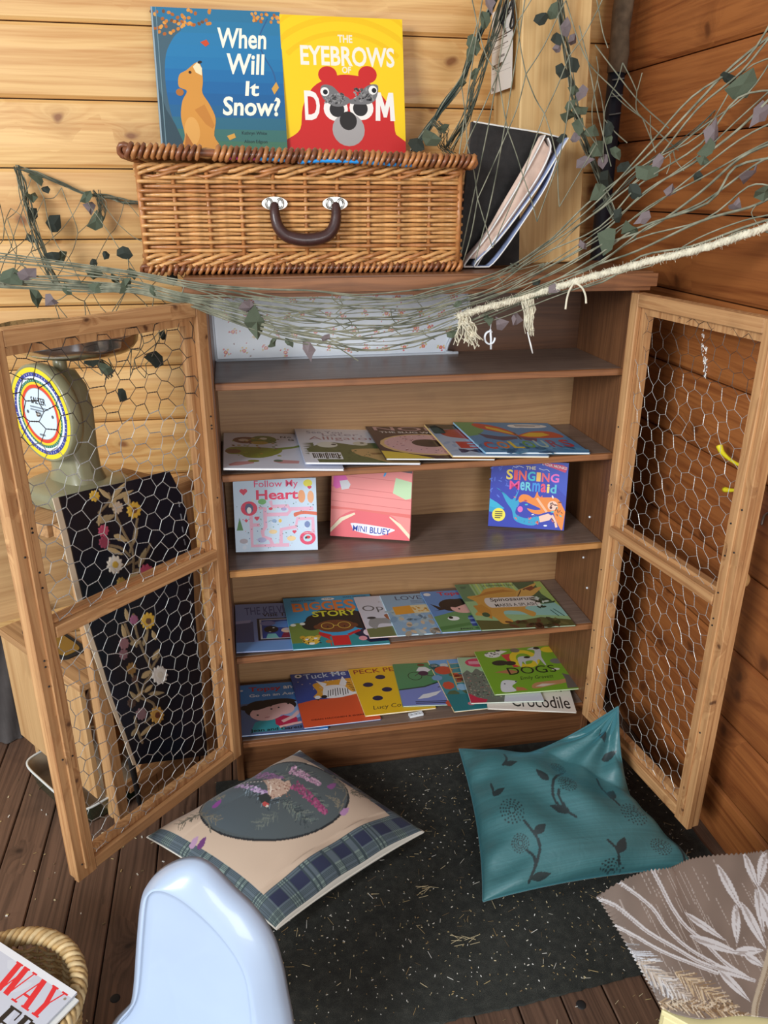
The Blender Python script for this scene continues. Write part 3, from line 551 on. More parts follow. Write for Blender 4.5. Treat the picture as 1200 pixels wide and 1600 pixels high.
def a_mermaid(p):
    p.r(0, 0, 1, 1, (44, 62, 176)); p.up(); p.p([(.5, 1), (1, 1), (1, .5), (.8, .7)], (52, 78, 190)); p.bits(30, 0, .3, .4, 1, .006, .012, [(90, 120, 220), (80, 104, 210)], 2, 3); tq = (44, 164, 206)
    p.p([(.3, .26), (.22, .38), (.14, .54), (.08, .58), (.2, .5), (.3, .42), (.38, .58), (.34, .4), (.42, .46), (.36, .3), (.36, .2), (.5, .15), (.66, .19), (.68, .12), (.6, .05), (.46, .06), (.34, .12)], tq); p.p([(0, .42), (.1, .36), (.2, .28), (.12, .24), (0, .3)], (52, 180, 214)); p.p([(.0, .3), (.1, .28), (.18, .2), (.0, .22)], tq); orr = (240, 140, 56)
    p.p([(.38, .44), (.42, .5), (.5, .5), (.58, .46), (.62, .56), (.66, .48), (.86, .48), (.94, .4), (1, .28), (.98, .02), (.94, .04), (.88, .16), (.84, .26), (.76, .26), (.66, .22), (.56, .24), (.5, .3), (.6, .28), (.68, .3), (.56, .36), (.46, .4), (.4, .38)], orr); p.p([(.93, .965), (.99, .93), (.97, .86), (.7, .945), (.72, .985)], (214, 60, 104)); p.p([(.7, 1), (.97, .92), (.96, .855), (.66, .97)], (214, 60, 104))
    p.up(); p.e(.83, .36, .065, .07, (248, 206, 184), .3); p.p([(.66, .19), (.78, .24), (.84, .2), (.8, .14), (.68, .1)], (248, 206, 184)); p.s([(.83, .22), (.88, .12), (.9, .04)], .03, (248, 206, 184)); p.s([(.76, .26), (.66, .4), (.62, .46)], .03, (246, 190, 150)); p.e(.13, .18, .088, .1, (246, 232, 80)); p.e(.41, .28, .035, .045, (226, 110, 190)); p.bits(16, .3, .05, .95, .5, .008, .014, [(236, 240, 246), (70, 190, 200), (230, 110, 100)], 6, 2); p.bits(20, .38, .08, .64, .2, .005, .01, [(60, 140, 180), (150, 90, 150)], 9); p.bits(12, .8, .1, .98, .44, .006, .01, [(120, 60, 40)], 3, 3)
    p.t('THE', .45, .875, .58, .925, (226, 214, 170), .03); x = .2
    for ch, c, w in zip('SINGING', ((244, 216, 90), (236, 80, 90), (240, 100, 80), (60, 190, 206), (246, 190, 90), (236, 100, 110), (240, 110, 190)), (.085, .05, .1, .1, .055, .1, .11)): p.t(ch, x, .715-.02*(x-.2), x+w, .865-.06*(x-.2), c, .06); x += w+.015
    x = .25
    for ch, c, w in zip('MeRmaid', ((240, 80, 150), (110, 200, 226), (110, 210, 216), (60, 150, 226), (236, 80, 110), (246, 220, 110), (90, 190, 210)), (.13, .06, .08, .1, .07, .035, .08)): p.t(ch, x, .57-.05*(x-.25), x+w, .7-.05*(x-.25), c, .045); x += w+.01
    p.t('LYDIA MONKS', .66, .925, .98, .965, W_, .03, rot=-.16); p.curve([(.28, .91), (.32, .9), (.36, .92), (.42, .9)], .008, (200, 206, 226)); p.curve([(.62, .9), (.68, .88), (.72, .89), (.76, .86)], .008, (200, 206, 226)); p.lines(.08, .12, .18, .24, 4, (90, 80, 60)); p.up(); p.e(.81, .33, .018, .02, (90, 30, 40)); p.e(.81, .39, .008, .01, K_); p.e(.86, .37, .008, .01, K_)
G3 = 'board books standing on the third shelf'
def bstand(bl, br, h, lean, label, bg, spine, art, t=.018):
    bl = Vector(bl); br = Vector(br); x = (br-bl).normalized(); Fm = frame(bl, x, y=Vector((0, 0, 1))); lean_m = Matrix.Rotation(-lean, 4, 'X')
    Fm = Fm @ lean_m @ Matrix.Translation((0, 0, -t)); Fm = Matrix.Translation((0, 0, t*math.sin(lean)+.0008)) @ Fm
    return book((br-bl).length, h, t, Fm, label, bg, spine, art, G3, 'board_book', .008, .0022)
bstand((.061, .100, .605), (.256, .080, .605), .175, .24, 'pale blue board book with a pink maze and red heart lettering', (206, 226, 244), (196, 206, 220), a_heart)
bstand((.296, .158, .605), (.486, .092, .605), .183, .22, 'salmon pink board book with blue lettering standing on the third shelf', (246, 150, 146), (226, 130, 130), a_minib)
bstand((.708, .148, .605), (.890, .084, .605), .174, .22, 'royal blue board book with an orange-haired mermaid and coloured letters', (44, 62, 176), (44, 62, 176), a_mermaid)
# ---- fourth shelf
def a_kids(p):
    p.r(0, 0, 1, 1, (124, 142, 194)); p.up(); p.r(0, 0, .18, .6, (78, 86, 128)); p.r(0, 0, 1, .18, (110, 150, 206)); p.p([(0, .62), (.16, .64), (.15, .58), (0, .56)], (160, 160, 200)); p.r(.22, .2, .86, .66, (20, 18, 30)); p.up(); p.r(.245, .225, .84, .64, (186, 186, 196)); p.up(); p.r(.265, .24, .825, .62, (38, 68, 150)); p.up(); p.e(.5, .52, .14, .07, (96, 150, 226)); p.e(.33, .55, .08, .05, (126, 130, 186)); p.e(.36, .42, .075, .07, (30, 24, 26)); p.e(.52, .39, .06, .05, (236, 200, 170)); p.e(.62, .44, .06, .05, (236, 170, 110)); p.p([(.3, .24), (.32, .33), (.4, .33), (.43, .24)], (120, 190, 190)); p.p([(.45, .24), (.48, .34), (.58, .34), (.6, .24)], (130, 30, 60)); p.e(.67, .38, .05, .05, (180, 160, 210)); p.up(); p.e(.385, .45, .012, .01, W_); p.e(.345, .37, .012, .006, W_); p.e(.52, .41, .03, .014, (200, 190, 214)); p.e(.66, .36, .05, .02, (210, 150, 120)); c = (52, 66, 130); p.t('THE KELVINHI', .1, .76, .68, .93, c, .0, .08, rot=.05); p.t('Visit The K', .28, .7, .7, .775, (24, 28, 50), .02)
def a_story(p):
    p.r(0, 0, 1, 1, (56, 158, 206)); p.up(); p.r(0, 0, 1, .2, (44, 140, 146)); p.p([(0, .1), (0, .42), (.06, .47), (.14, .47), (.2, .42), (.3, .38), (.3, .2), (.14, .1)], (118, 138, 62)); hair = (32, 28, 30)
    for x, y, r_ in ((.5, .52, .2), (.32, .5, .13), (.7, .52, .16), (.42, .6, .12), (.6, .62, .12), (.24, .42, .1), (.78, .4, .1)): p.e(x, y, r_, r_, hair)
    p.p([(.66, .22), (.8, .32), (1, .3), (1, .05), (.8, .04)], (30, 34, 66)); p.up(); p.e(.5, .38, .21, .12, (120, 66, 38)); p.e(.3, .38, .04, .04, (110, 60, 36)); p.e(.7, .38, .04, .04, (110, 60, 36)); p.p([(.4, .02), (.4, .22), (.3, .26), (.3, .22), (.39, .14), (.39, .02)], (200, 40, 44)); p.r(.42, .02, .6, .2, (206, 44, 46)); p.s([(.42, .2), (.3, .27)], .04, (200, 40, 44)); p.s([(.6, .2), (.74, .28)], .04, (200, 40, 44)); p.e(.2, .14, .09, .08, (226, 184, 66)); p.e(.12, .2, .03, .03, (206, 160, 50)); p.e(.28, .2, .03, .03, (206, 160, 50)); p.e(.84, .22, .075, .07, (232, 214, 224)); p.e(.74, .12, .045, .04, (226, 150, 160)); p.e(.38, .1, .035, .03, (180, 110, 60)); p.e(.05, .44, .03, .026, (236, 236, 220)); p.e(.15, .455, .03, .026, (236, 236, 220)); p.e(.94, .14, .03, .03, (190, 100, 60))
    p.up()
    for x in (.41, .59): p.ring(x, .39, .062, .07, (226, 190, 80)); p.e(x, .37, .01, .01, K_)
    p.s([(.47, .39), (.53, .39)], .01, (226, 190, 80)); p.bits(26, .12, .08, .3, .2, .006, .012, [(60, 40, 24), (244, 214, 120)], 2); p.e(.16, .16, .018, .015, W_); p.e(.25, .17, .018, .015, W_); p.e(.2, .08, .03, .02, W_); x = .08
    for i, (ch, w) in enumerate(zip('BIGGEST', (.125, .04, .125, .125, .11, .12, .1))): p.t(ch, x, .7+.02*math.sin(i), x+w, .875+.02*i/3, (234, 130, 60), .05); x += w+.012
    p.t('STORY', .28, .575, .77, .69, (226, 222, 60), .05); p.e(.5, .94, .075, .028, W_); p.t('SARAH OWER', .08, .915, .36, .94, (30, 60, 90), .02); p.t('DAN TAYLOR', .68, .95, .95, .972, (30, 60, 90), .02); p.up(); p.t('THE', .455, .928, .545, .952, (40, 60, 90), .02)
def a_op(p):
    p.r(0, 0, 1, 1, (212, 208, 218)); p.up(); p.p([(0, 0), (1, 0), (1, .22), (.5, .24), (0, .2)], (112, 116, 72)); p.p([(.05, .3), (.12, .46), (.2, .44), (.34, .42), (.42, .36), (.5, .2), (.44, .2), (.36, .28), (.2, .3), (.14, .2), (.1, .2)], (150, 148, 148)); p.p([(.3, .5), (.4, .54), (.48, .5), (.5, .36), (.56, .24), (.5, .22), (.42, .34), (.34, .38)], (160, 90, 56)); p.e(.12, .45, .06, .03, (60, 62, 66)); p.t('Op', .05, .58, .33, .76, (92, 90, 92)); p.t('posites', .36, .58, .96, .76, (92, 90, 92)); p.t('A book', .3, .82, .44, .86, (170, 160, 150)); p.e(.42, .92, .03, .02, (140, 170, 210))
def a_love(p):
    p.r(0, 0, 1, 1, (142, 172, 198)); p.up(); p.bits(40, 0, 0, 1, .6, .02, .05, [(124, 156, 184), (160, 184, 204), (170, 186, 190)], 3, 2); p.p([(.1, .48), (.1, .68), (.36, .7), (.38, .5)], (226, 156, 52)); p.p([(.38, .5), (.36, .7), (.66, .71), (.7, .5)], (226, 206, 160)); p.p([(.72, .82), (1, .86), (1, .6), (.84, .54)], (206, 212, 222)); p.bits(30, .1, .02, 1, .4, .02, .04, [(196, 196, 190), (176, 160, 140), (120, 150, 176), (206, 180, 150)], 8, 2); p.up(); p.e(.88, .6, .12, .07, (58, 34, 30)); p.e(.89, .53, .1, .065, (236, 206, 190)); p.p([(.78, .28), (.8, .44), (.92, .46), (1, .36), (1, .26)], (222, 112, 70)); p.bits(14, .38, .52, .66, .7, .014, .024, [(222, 166, 80)], 4); p.t('LOVE YOU', .2, .85, .98, .95, (52, 60, 92), .0); p.lines(.4, .74, .98, .83, 3, (110, 130, 160))
def a_topsy2(p):
    p.r(0, 0, 1, 1, (96, 138, 196)); p.up(); p.p([(0, 0), (1, 0), (1, .48), (.3, .46), (0, .36)], (104, 146, 92)); p.p([(0, .12), (.5, .2), (.5, .14), (0, .04)], (80, 124, 70)); p.e(.07, .92, .05, .04, (230, 226, 226)); p.up(); hair = (34, 24, 26); p.e(.36, .62, .21, .16, hair); p.p([(.14, .6), (.04, .68), (.12, .52), (.04, .5), (.2, .52)], hair); p.p([(.44, .1), (.46, .34), (.7, .38), (.96, .36), (1, .1)], (58, 70, 140)); p.e(.47, .54, .18, .13, (232, 176, 166)); p.p([(.24, .6), (.3, .76), (.5, .78), (.64, .7), (.5, .62), (.36, .56)], hair); p.e(.25, .3, .08, .05, W_)
    p.up(); p.r(.44, .26, 1, .3, (128, 150, 206)); p.r(.44, .16, 1, .2, (128, 150, 206)); p.e(.4, .52, .016, .016, K_); p.e(.58, .58, .016, .016, K_); p.e(.22, .32, .03, .03, K_); p.t('Topsy and', .22, .85, .85, .97, (200, 40, 60), .04); p.t('At the', .52, .76, .8, .83, (210, 226, 240), .03); p.t('Jean and', .25, .03, .6, .07, K_, .02)
def a_dino(p):
    p.r(0, 0, 1, 1, (154, 186, 132)); p.up(); p.r(0, .6, .16, 1, (96, 132, 96)); p.p([(.72, .5), (.66, 1), (1, 1), (1, .45)], (60, 92, 64)); p.p([(.3, .3), (1, .2), (1, .5), (.7, .45), (.5, .5)], (150, 196, 186)); p.p([(0, 0), (1, 0), (1, .12), (.7, .2), (.4, .14), (0, .2)], (92, 90, 50))
    for i in range(10): p.r(.18+i*.05, .72, .2+i*.05, 1, (186, 206, 110) if i % 2 else (132, 170, 90))
    p.p([(.92, 1), (1, 1), (1, .4), (.9, .7)], (160, 186, 100)); p.up(); o = (206, 152, 70)
    p.p([(.03, .3), (.1, .42), (.12, .58), (.05, .7), (.2, .74), (.3, .86), (.46, .9), (.6, .86), (.66, .74), (.62, .62), (.7, .5), (.6, .4), (.68, .3), (.62, .22), (.52, .34), (.36, .36), (.34, .24), (.38, .14), (.26, .1), (.2, .26)], o); p.p([(.6, .66), (.66, .8), (.76, .86), (.92, .96), (.9, .9), (.84, .84), (.96, .86), (.86, .74), (.76, .66)], (214, 164, 84)); p.p([(.06, .5), (.16, .52), (.22, .4), (.18, .2), (.08, .36)], (196, 136, 56))
    p.up(); p.p([(.12, .68), (.3, .8), (.5, .84), (.62, .78), (.5, .78), (.3, .74)], (180, 120, 52)); p.p([(.74, .84), (.86, .9), (.88, .84), (.8, .78)], (120, 60, 40)); p.e(.74, .82, .012, .012, K_)
    for i in range(8): p.s([(.62+.012*i, .68+.02*i), (.6+.012*i, .63+.02*i)], .008, (92, 60, 30))
    p.r(.26, .44, .76, .66, (222, 212, 204)); p.e(.26, .55, .05, .11, (222, 212, 204)); p.e(.76, .56, .06, .1, (222, 212, 204)); p.bits(16, .76, .4, .98, .62, .01, .02, [(34, 52, 36), (220, 232, 220)], 5, 2); p.bits(18, .3, .02, .9, .14, .02, .04, [(72, 66, 40), (112, 104, 60), (96, 60, 40)], 6, 2)
    p.s([(.86, .34), (.9, .2)], .012, (60, 100, 90)); p.s([(.9, .36), (.96, .2)], .012, (60, 100, 90)); p.e(.14, .3, .04, .05, (60, 84, 56)); p.up(); p.t('Spinosaurus', .28, .55, .75, .655, K_, .012, .15); p.t('MAKES A SPLASH', .3, .455, .76, .52, K_, .01); p.t('A DINOSAUR\'S TALE', .3, .925, .66, .955, (40, 60, 40), .015); p.lines(.04, .88, .11, .95, 2, (60, 90, 70))
stack(.373, .0034, [
 (.046, .008, .245, .238, 0, 'slate blue paperback with a black framed night picture on its cover', (124, 142, 194), (100, 120, 180), a_kids, G),
 (.181, -.004, .24, .262, 1.5, 'bright blue picture book with a dark-haired child in round glasses', (56, 158, 206), (150, 214, 236), a_story, G),
 (.373, .02, .20, .215, 2.0, 'pale grey book with a goat and fox beside the large word Op', (212, 208, 218), (236, 196, 190), a_op, G),
 (.443, .018, .19, .215, 1.5, 'grey-blue story book with orange washing and a small girl', (142, 172, 198), (190, 226, 240), a_love, G),
 (.556, .012, .20, .22, 1.2, 'blue and green story book with a dark-haired head above stripes', (96, 138, 196), (120, 160, 210), a_topsy2, G),
 (.656, .0, .255, .252, .2, 'green picture book with an orange spiny dinosaur and white title panel', (154, 186, 132), (100, 130, 90), a_dino, G)])
# ---- bottom shelf
def a_aero(p):
    p.r(0, 0, 1, 1, (60, 132, 204)); p.up(); p.r(0, 0, .9, .6, (94, 112, 150)); p.e(.55, .42, .24, .2, (150, 180, 222)); p.up(); hair = (30, 24, 26); p.e(.25, .48, .2, .17, hair); p.e(.06, .52, .06, .05, hair); p.e(.48, .52, .2, .13, hair); p.p([(.1, .04), (.16, .22), (.3, .28), (.46, .24), (.5, .04)], (60, 156, 168)); p.p([(.4, .26), (.5, .32), (.66, .26), (.66, .16), (.46, .1), (.4, .16)], (190, 40, 80)); p.e(.3, .38, .19, .14, (236, 190, 186)); p.e(.5, .45, .15, .12, (236, 190, 186)); p.p([(.1, .5), (.24, .63), (.44, .66), (.62, .64), (.68, .58), (.5, .56), (.36, .52), (.2, .46)], hair); p.s([(.48, .2), (.62, .28), (.7, .38)], .05, (236, 190, 186)); p.s([(.44, .1), (.6, .14), (.72, .16)], .04, (236, 190, 186))
    p.up(); p.e(.2, .36, .014, .014, K_); p.e(.37, .46, .014, .014, K_); p.e(.46, .48, .012, .012, K_); p.e(.58, .54, .012, .012, K_); p.s([(.28, .3), (.34, .31)], .01, (170, 80, 90)); p.t('Topsy', .12, .82, .52, .94, (178, 40, 56), .05); p.t('and Tim', .55, .86, .95, .95, W_, .02); p.t('Go on an Aeroplane', .12, .71, .95, .79, (220, 232, 244), .03); p.t('Jean and Gareth', .1, .03, .72, .1, K_, .02); p.e(.03, .88, .02, .02, (220, 220, 230))
def a_tuck(p):
    p.r(0, 0, 1, 1, (44, 72, 152)); p.up(); p.p([(0, 0), (1, 0), (1, .5), (.8, .52), (.5, .46), (.2, .46), (0, .42)], (214, 84, 46)); p.p([(.24, .5), (.3, .6), (.26, .74), (.36, .78), (.6, .8), (.9, .8), (.96, .7), (.9, .6), (.95, .5), (.6, .48)], (224, 160, 52)); p.bits(14, .05, .5, .95, .95, .008, .012, [(206, 190, 160)], 12); p.e(.1, .94, .05, .035, (240, 236, 226))
    p.up(); z = (236, 236, 240); p.p([(.36, .5), (.38, .62), (.44, .7), (.66, .68), (.74, .56), (.8, .5), (.6, .46), (.44, .46)], z); p.p([(.4, .66), (.32, .82), (.46, .74)], z); p.p([(.62, .7), (.7, .86), (.74, .74), (.7, .66)], z); p.e(.28, .5, .04, .03, z); p.e(.82, .52, .05, .03, z); p.p([(.28, .44), (.31, .47), (.24, .47)], K_)
    p.up()
    for i in range(9): p.s([(.42+i*.035, .49+.012*(i % 3)), (.45+i*.033, .64-.008*abs(i-4))], .011, K_)
    p.e(.37, .5, .04, .03, K_)
    for i in range(6): p.s([(.72+i*.012, .72-i*.035), (.78+i*.012, .71-i*.035)], .014, K_)
    p.t('Tuck Me In', .17, .87, .93, .97, (206, 222, 244), .02, .0, rot=.02); p.t('DEAN HACOHEN & SHERRY S', .12, .1, .9, .125, (90, 30, 24), .02); p.e(.1, .94, .02, .018, K_)
def a_peck(p):
    p.r(0, 0, 1, 1, (234, 188, 36)); p.up()
    for x, y in ((.42, .76), (.2, .62), (.44, .48), (.26, .32), (.74, .55), (.8, .3)): p.e(x, y, .075, .05, (32, 34, 72))
    p.t('PECK PECK', .06, .87, .9, .965, (150, 44, 40), .01, rot=-.02); p.t('Lucy Cousins', .14, .08, .78, .18, (40, 40, 40), .0, .2, rot=.02)
def a_bike(p):
    p.r(0, 0, 1, 1, (82, 140, 96)); p.up(); p.p([(0, 0), (1, 0), (1, .6), (.7, .55), (.4, .42), (0, .36)], (124, 136, 200)); p.s([(0, .36), (.4, .42), (.7, .55), (1, .6)], .03, (44, 70, 60)); p.up()
    for x in (.3, .7): p.ring(x, .68, .1, .112, (34, 60, 44))
    p.s([(.3, .68), (.45, .82), (.62, .8), (.7, .68), (.5, .68), (.45, .82)], .012, (60, 40, 60)); p.e(.44, .95, .06, .03, (110, 60, 40)); p.p([(.34, .8), (.4, .9), (.5, .9), (.58, .82), (.5, .76)], (220, 220, 226)); p.e(.44, .74, .08, .06, (70, 40, 70)); p.p([(.24, .14), (.34, .24), (.5, .28), (.64, .32), (.54, .22), (.4, .16)], (226, 226, 230)); p.s([(.6, .4), (.72, .42)], .02, (40, 50, 70)); p.lines(.2, .03, .8, .1, 2, (40, 44, 70)); p.t('EC', .86, .8, .98, .94, (34, 50, 40), .0, rot=1.57)
def a_ladder(p):
    p.r(0, 0, 1, 1, (66, 140, 150)); p.up(); p.r(0, .85, 1, 1, (116, 168, 226)); p.bits(40, 0, .1, 1, .85, .03, .07, [(48, 112, 118), (206, 84, 60), (120, 160, 200), (86, 104, 74), (200, 206, 206), (160, 80, 60)], 5, 1.6); p.p([(0, 0), (1, 0), (1, .2), (0, .3)], (44, 122, 128)); p.e(.16, .74, .14, .08, (198, 78, 56)); p.e(.7, .74, .16, .06, (212, 90, 60)); p.up()
    for x in (.22, .55): p.s([(x, .35), (x+.08, .92)], .02, (216, 180, 110))
    for i in range(6): p.s([(.23+i*.013, .4+i*.09), (.56+i*.013, .4+i*.09)], .014, (216, 180, 110))
    p.e(.7, .32, .2, .05, (214, 86, 54)); p.e(.3, .4, .08, .06, (150, 190, 220)); p.e(.6, .92, .04, .03, W_); p.e(.68, .92, .04, .03, W_); p.p([(.44, .93), (.56, .98), (.74, .96), (.6, .92)], K_); p.e(.3, .1, .05, .03, (226, 130, 140))
def a_grass(p):
    p.r(0, 0, 1, 1, (166, 196, 160)); p.up(); g = random.Random(4)
    p.p([(0, .62), (.08, .7), (.14, .64), (.22, .73), (.3, .66), (.4, .74), (.5, .68), (1, .7), (1, 0), (0, 0)], (112, 116, 106)); p.e(.26, .87, .17, .1, (206, 60, 100)); p.up(); p.bits(240, .02, .1, .7, .62, .005, .013, [(150, 150, 136), (86, 96, 84), (176, 170, 150), (120, 140, 120), (70, 74, 70), (160, 120, 110)], 8, 1.6); p.p([(0, .0), (.0, .2), (.12, .1), (.24, .06), (.2, 0)], (196, 50, 76)); p.p([(.45, .0), (.55, .3), (.75, .42), (1, .4), (1, 0)], (214, 216, 226)); p.p([(.36, .26), (.44, .28), (.5, .14), (.42, .18)], (170, 40, 40)); p.lines(.14, .83, .38, .91, 3, (236, 190, 206))
def a_croc(p):
    p.r(0, 0, 1, 1, (236, 226, 214)); p.up(); p.t('Crocodile', .28, .06, .95, .3, (36, 28, 28), .004); p.t('Selfish', .4, .4, .9, .6, (36, 28, 28), .004)
def a_dogs(p):
    gcol = (126, 172, 48); p.r(0, 0, 1, 1, gcol); p.up(); p.p([(.3, .84), (.42, .86), (.5, .56), (.38, .54)], (210, 60, 66)); p.e(.56, .72, .18, .21, (232, 204, 50)); p.e(.92, .9, .1, .07, (236, 206, 50)); p.up(); p.e(.56, .72, .1, .13, gcol); d = (206, 206, 208)
    p.up(); p.p([(.46, .56), (.48, .74), (.56, .78), (.68, .76), (.74, .9), (.66, .94), (.78, .98), (.82, .9), (.78, .74), (.78, .56), (.76, .56), (.74, .68), (.7, .66), (.68, .56), (.66, .66), (.56, .66), (.54, .58), (.52, .66), (.48, .56)], d); p.e(.2, .86, .1, .07, (232, 232, 228)); p.p([(.2, .9), (.3, .96), (.4, .92), (.3, .86)], (232, 232, 228)); p.e(.24, .66, .1, .06, (46, 44, 40)); p.e(.36, .64, .07, .05, (46, 44, 40)); p.p([(.1, .04), (.13, .22), (.2, .28), (.32, .24), (.3, .2), (.24, .14), (.26, .04)], (226, 226, 228)); p.p([(.26, .04), (.28, .12), (.36, .1), (.4, .04)], (196, 120, 80)); p.p([(.46, .1), (.54, .18), (.8, .2), (.92, .22), (.96, .16), (.8, .12), (.7, .1), (.5, .06)], (196, 142, 96)); p.p([(.86, .02), (.9, .22), (.9, .34), (1.0, .28), (1, .02)], (106, 98, 92)); p.e(.93, .62, .08, .06, (120, 120, 116)); p.e(.5, .93, .06, .05, (120, 112, 100)); p.e(.86, .44, .05, .025, (226, 222, 206)); p.p([(.12, .46), (.3, .5), (.42, .44), (.3, .4)], (186, 120, 84))
    p.up(); p.e(.6, .75, .04, .025, K_); p.e(.78, .95, .04, .03, K_); p.bits(14, .12, .82, .3, .92, .008, .012, [K_], 3); p.e(.29, .95, .03, .02, K_); p.e(.17, .2, .01, .01, K_); p.e(.31, .23, .012, .012, K_); p.p([(.5, .1), (.6, .09), (.76, .13), (.6, .15)], (226, 206, 190))
    p.t('DOGS', .28, .38, .86, .54, (34, 30, 30), .0); p.t('Emily Gravett', .38, .24, .78, .33, (40, 44, 30), .0, .25)
zb = .124
def lay(x, y, z, w, h, t, ang, tilt, *a): return book(w, h, t, flatF(x, y, z, ang, tilt), *a)
stack(zb, .0045, [
 (.043, .016, .22, .222, 1.0, 'blue story book with two dark-haired children aboard, at the far left', (60, 132, 204), (60, 120, 190), a_aero, G),
 (.200, .02, .205, .25, 3.6, 'navy and orange picture book with a zebra tucked into bed', (44, 72, 152), (50, 76, 150), a_tuck, G),
 (.364, .042, .195, .222, 3.4, 'yellow picture book with round dark holes on its cover', (234, 188, 36), (226, 206, 150), a_peck, G),
 (.470, .066, .185, .205, -3.5, 'green and lilac paperback with a cyclist above a gliding seagull', (82, 140, 96), (90, 130, 110), a_bike, G),
 (.599, .018, .19, .262, 2.6, 'crowded teal picture book with animals and a ladder', (66, 140, 150), (226, 200, 150), a_ladder, G)])
lay(.690, .012, zb+.0115, .235, .225, .004, -13, .020, 'cream paperback with large dark serif letters poking out under the dogs', (236, 226, 214), (226, 216, 200), a_croc, G)
lay(.650, .034, zb+.018, .20, .222, .004, -6, .018, 'green and grey speckled book with a pink spot beneath the dogs book', (166, 196, 160), (200, 210, 200), a_grass, G)
lay(.722, .052, zb+.0235, .243, .225, .004, -2, .018, 'lime green picture book covered with drawings of dogs', (126, 172, 48), (170, 200, 120), a_dogs, G)
cl_ = MB(); Mx = Matrix.Translation(aZ(650, 1118, zb+.0008)) @ Matrix.Rotation(.15, 4, 'Z')
cl_.box(-.019, -.006, 0, .019, -.002, .006, M=Mx); cl_.box(-.019, .004, 0, .019, .008, .006, M=Mx)
for xx in (-.019, -.006, .004, .014): cl_.box(xx, -.002, 0, xx+.005, .004, .006, M=Mx)
tag(cl_.build('plastic_clip', M['white_plastic']), 'small white plastic clip on the bottom shelf edge under the yellow book', 'clip')
# ---------------------------------------------------------------- wicker hamper on the bookcase
WK = [simple('willow_a', (206, 152, 92), .42, coat=.2, noise=.25, nscale=60), simple('willow_b', (176, 116, 66), .42, coat=.2, noise=.25, nscale=60), simple('willow_c', (126, 74, 44), .42, coat=.2, noise=.3, nscale=60)]
hp = empty('wicker_hamper', 'brown wicker picnic hamper with dark leather handle on top of the bookcase', 'hamper', (.25, .24, 1.259))
X0, X1, Y0, Y1, HB, HT = -.070, .570, .05, .43, 1.263, 1.462
NS = 10
def ring_pt(s, e):
    """walk back-left corner -> front-left -> front-right -> back-right; e pushes outward"""
    Ld, Lf = Y1-Y0, X1-X0
    if s < Ld: return Vector((X0-e, Y1-s, 0))
    if s < Ld+Lf: return Vector((X0+(s-Ld), Y0-e, 0))
    return Vector((X1+e, Y0+(s-Ld-Lf), 0))
Ld, Lf = Y1-Y0, X1-X0; TOT = 2*Ld+Lf; sp_ = Lf/NS; ns_d = 6
stk = [Ld*i/ns_d for i in range(ns_d)]+[Ld+sp_*i for i in range(NS+1)]+[Ld+Lf+Ld*(i+1)/ns_d for i in range(ns_d)]
for i, s in enumerate(stk):
    p = ring_pt(min(max(s, .001), TOT-.001), 0)
    if abs(s-Ld) < 1e-6 or abs(s-Ld-Lf) < 1e-6: r_ = .006
    else: r_ = .0042
    MB().tube([p+Vector((0, 0, HB+.012)), p+Vector((0, 0, HT))], r_, 7).build('stake', WK[1], hp, True)
def weaver(sgn):
    pts = []; 
    for i in range(len(stk)-1):
        for t in (0, .25, .5, .75):
            s = stk[i]+(stk[i+1]-stk[i])*t; w = math.cos(pi*(i+t))*sgn*.0062
            pts.append(ring_pt(min(max(s, .002), TOT-.002), w))
    return pts
z = HB+.040; k = 0; ms = [MB().tube(weaver(s), .0040, 6).mesh('weaver', WK[0], True) for s in (1, -1)]+[MB().tube(weaver(s), .0040, 6).mesh('weaver', WK[1], True) for s in (1, -1)]
g = random.Random(2)
while z < HT-.020:
    me = ms[(k % 2)+(2 if g.random() < .4 else 0)]
    link_mesh('weaver', me, Matrix.Translation((0, 0, z+g.uniform(-.0005, .0005))), hp); z += .0080; k += 1
def wale(z0, n, ph, r_=.0042, pitch=1.5):
    for j in range(n):
        pts = []
        for q in range(int(TOT/.012)):
            s = q*.012; a = 2*pi*(s/(sp_*pitch))+2*pi*j/n
            p = ring_pt(s, .0065*math.cos(a)+.001); p.z = z0+.0058*math.sin(a); pts.append(p)
        MB().tube(pts, r_, 6).build('waling_rod', WK[j % 2], hp, True)
wale(HB+.028, 3, 0); wale(HB+.016, 3, 1); wale(HT-.006, 3, .5); wale(HT-.016, 2, .5, .0036)
def braid(name, loop, rad, th, pitch, parent, mat_, gap=None):
    B = MB(); B.tube(loop, rad*.62, 8, cap=True)
    L = [0]; 
    for a, b in zip(loop, loop[1:]): L.append(L[-1]+(Vector(b)-Vector(a)).length)
    n = int(L[-1]/pitch); j = 0; q = random.Random(len(loop))
    for i in range(n):
        s = (i+.5)*pitch
        while L[j+1] < s: j += 1
        a, b = Vector(loop[j]), Vector(loop[j+1]); t = (s-L[j])/(L[j+1]-L[j]); c = a.lerp(b, t); d = (b-a).normalized()
        if gap and gap(c): continue
        u = Vector((0, 0, 1)); w = d.cross(u).normalized(); sl = .45+q.uniform(-.15, .15)
        ring = [c+(u*math.cos(x)+w*math.sin(x))*rad*q.uniform(.92, 1.06)+d*rad*sl*math.cos(x) for x in [2*pi*m/10 for m in range(10)]]
        B.tube(ring, th*q.uniform(.85, 1.15), 5, True, mi=1 if q.random() < .6 else 0)
    return B.build(name, mat_, parent, True)
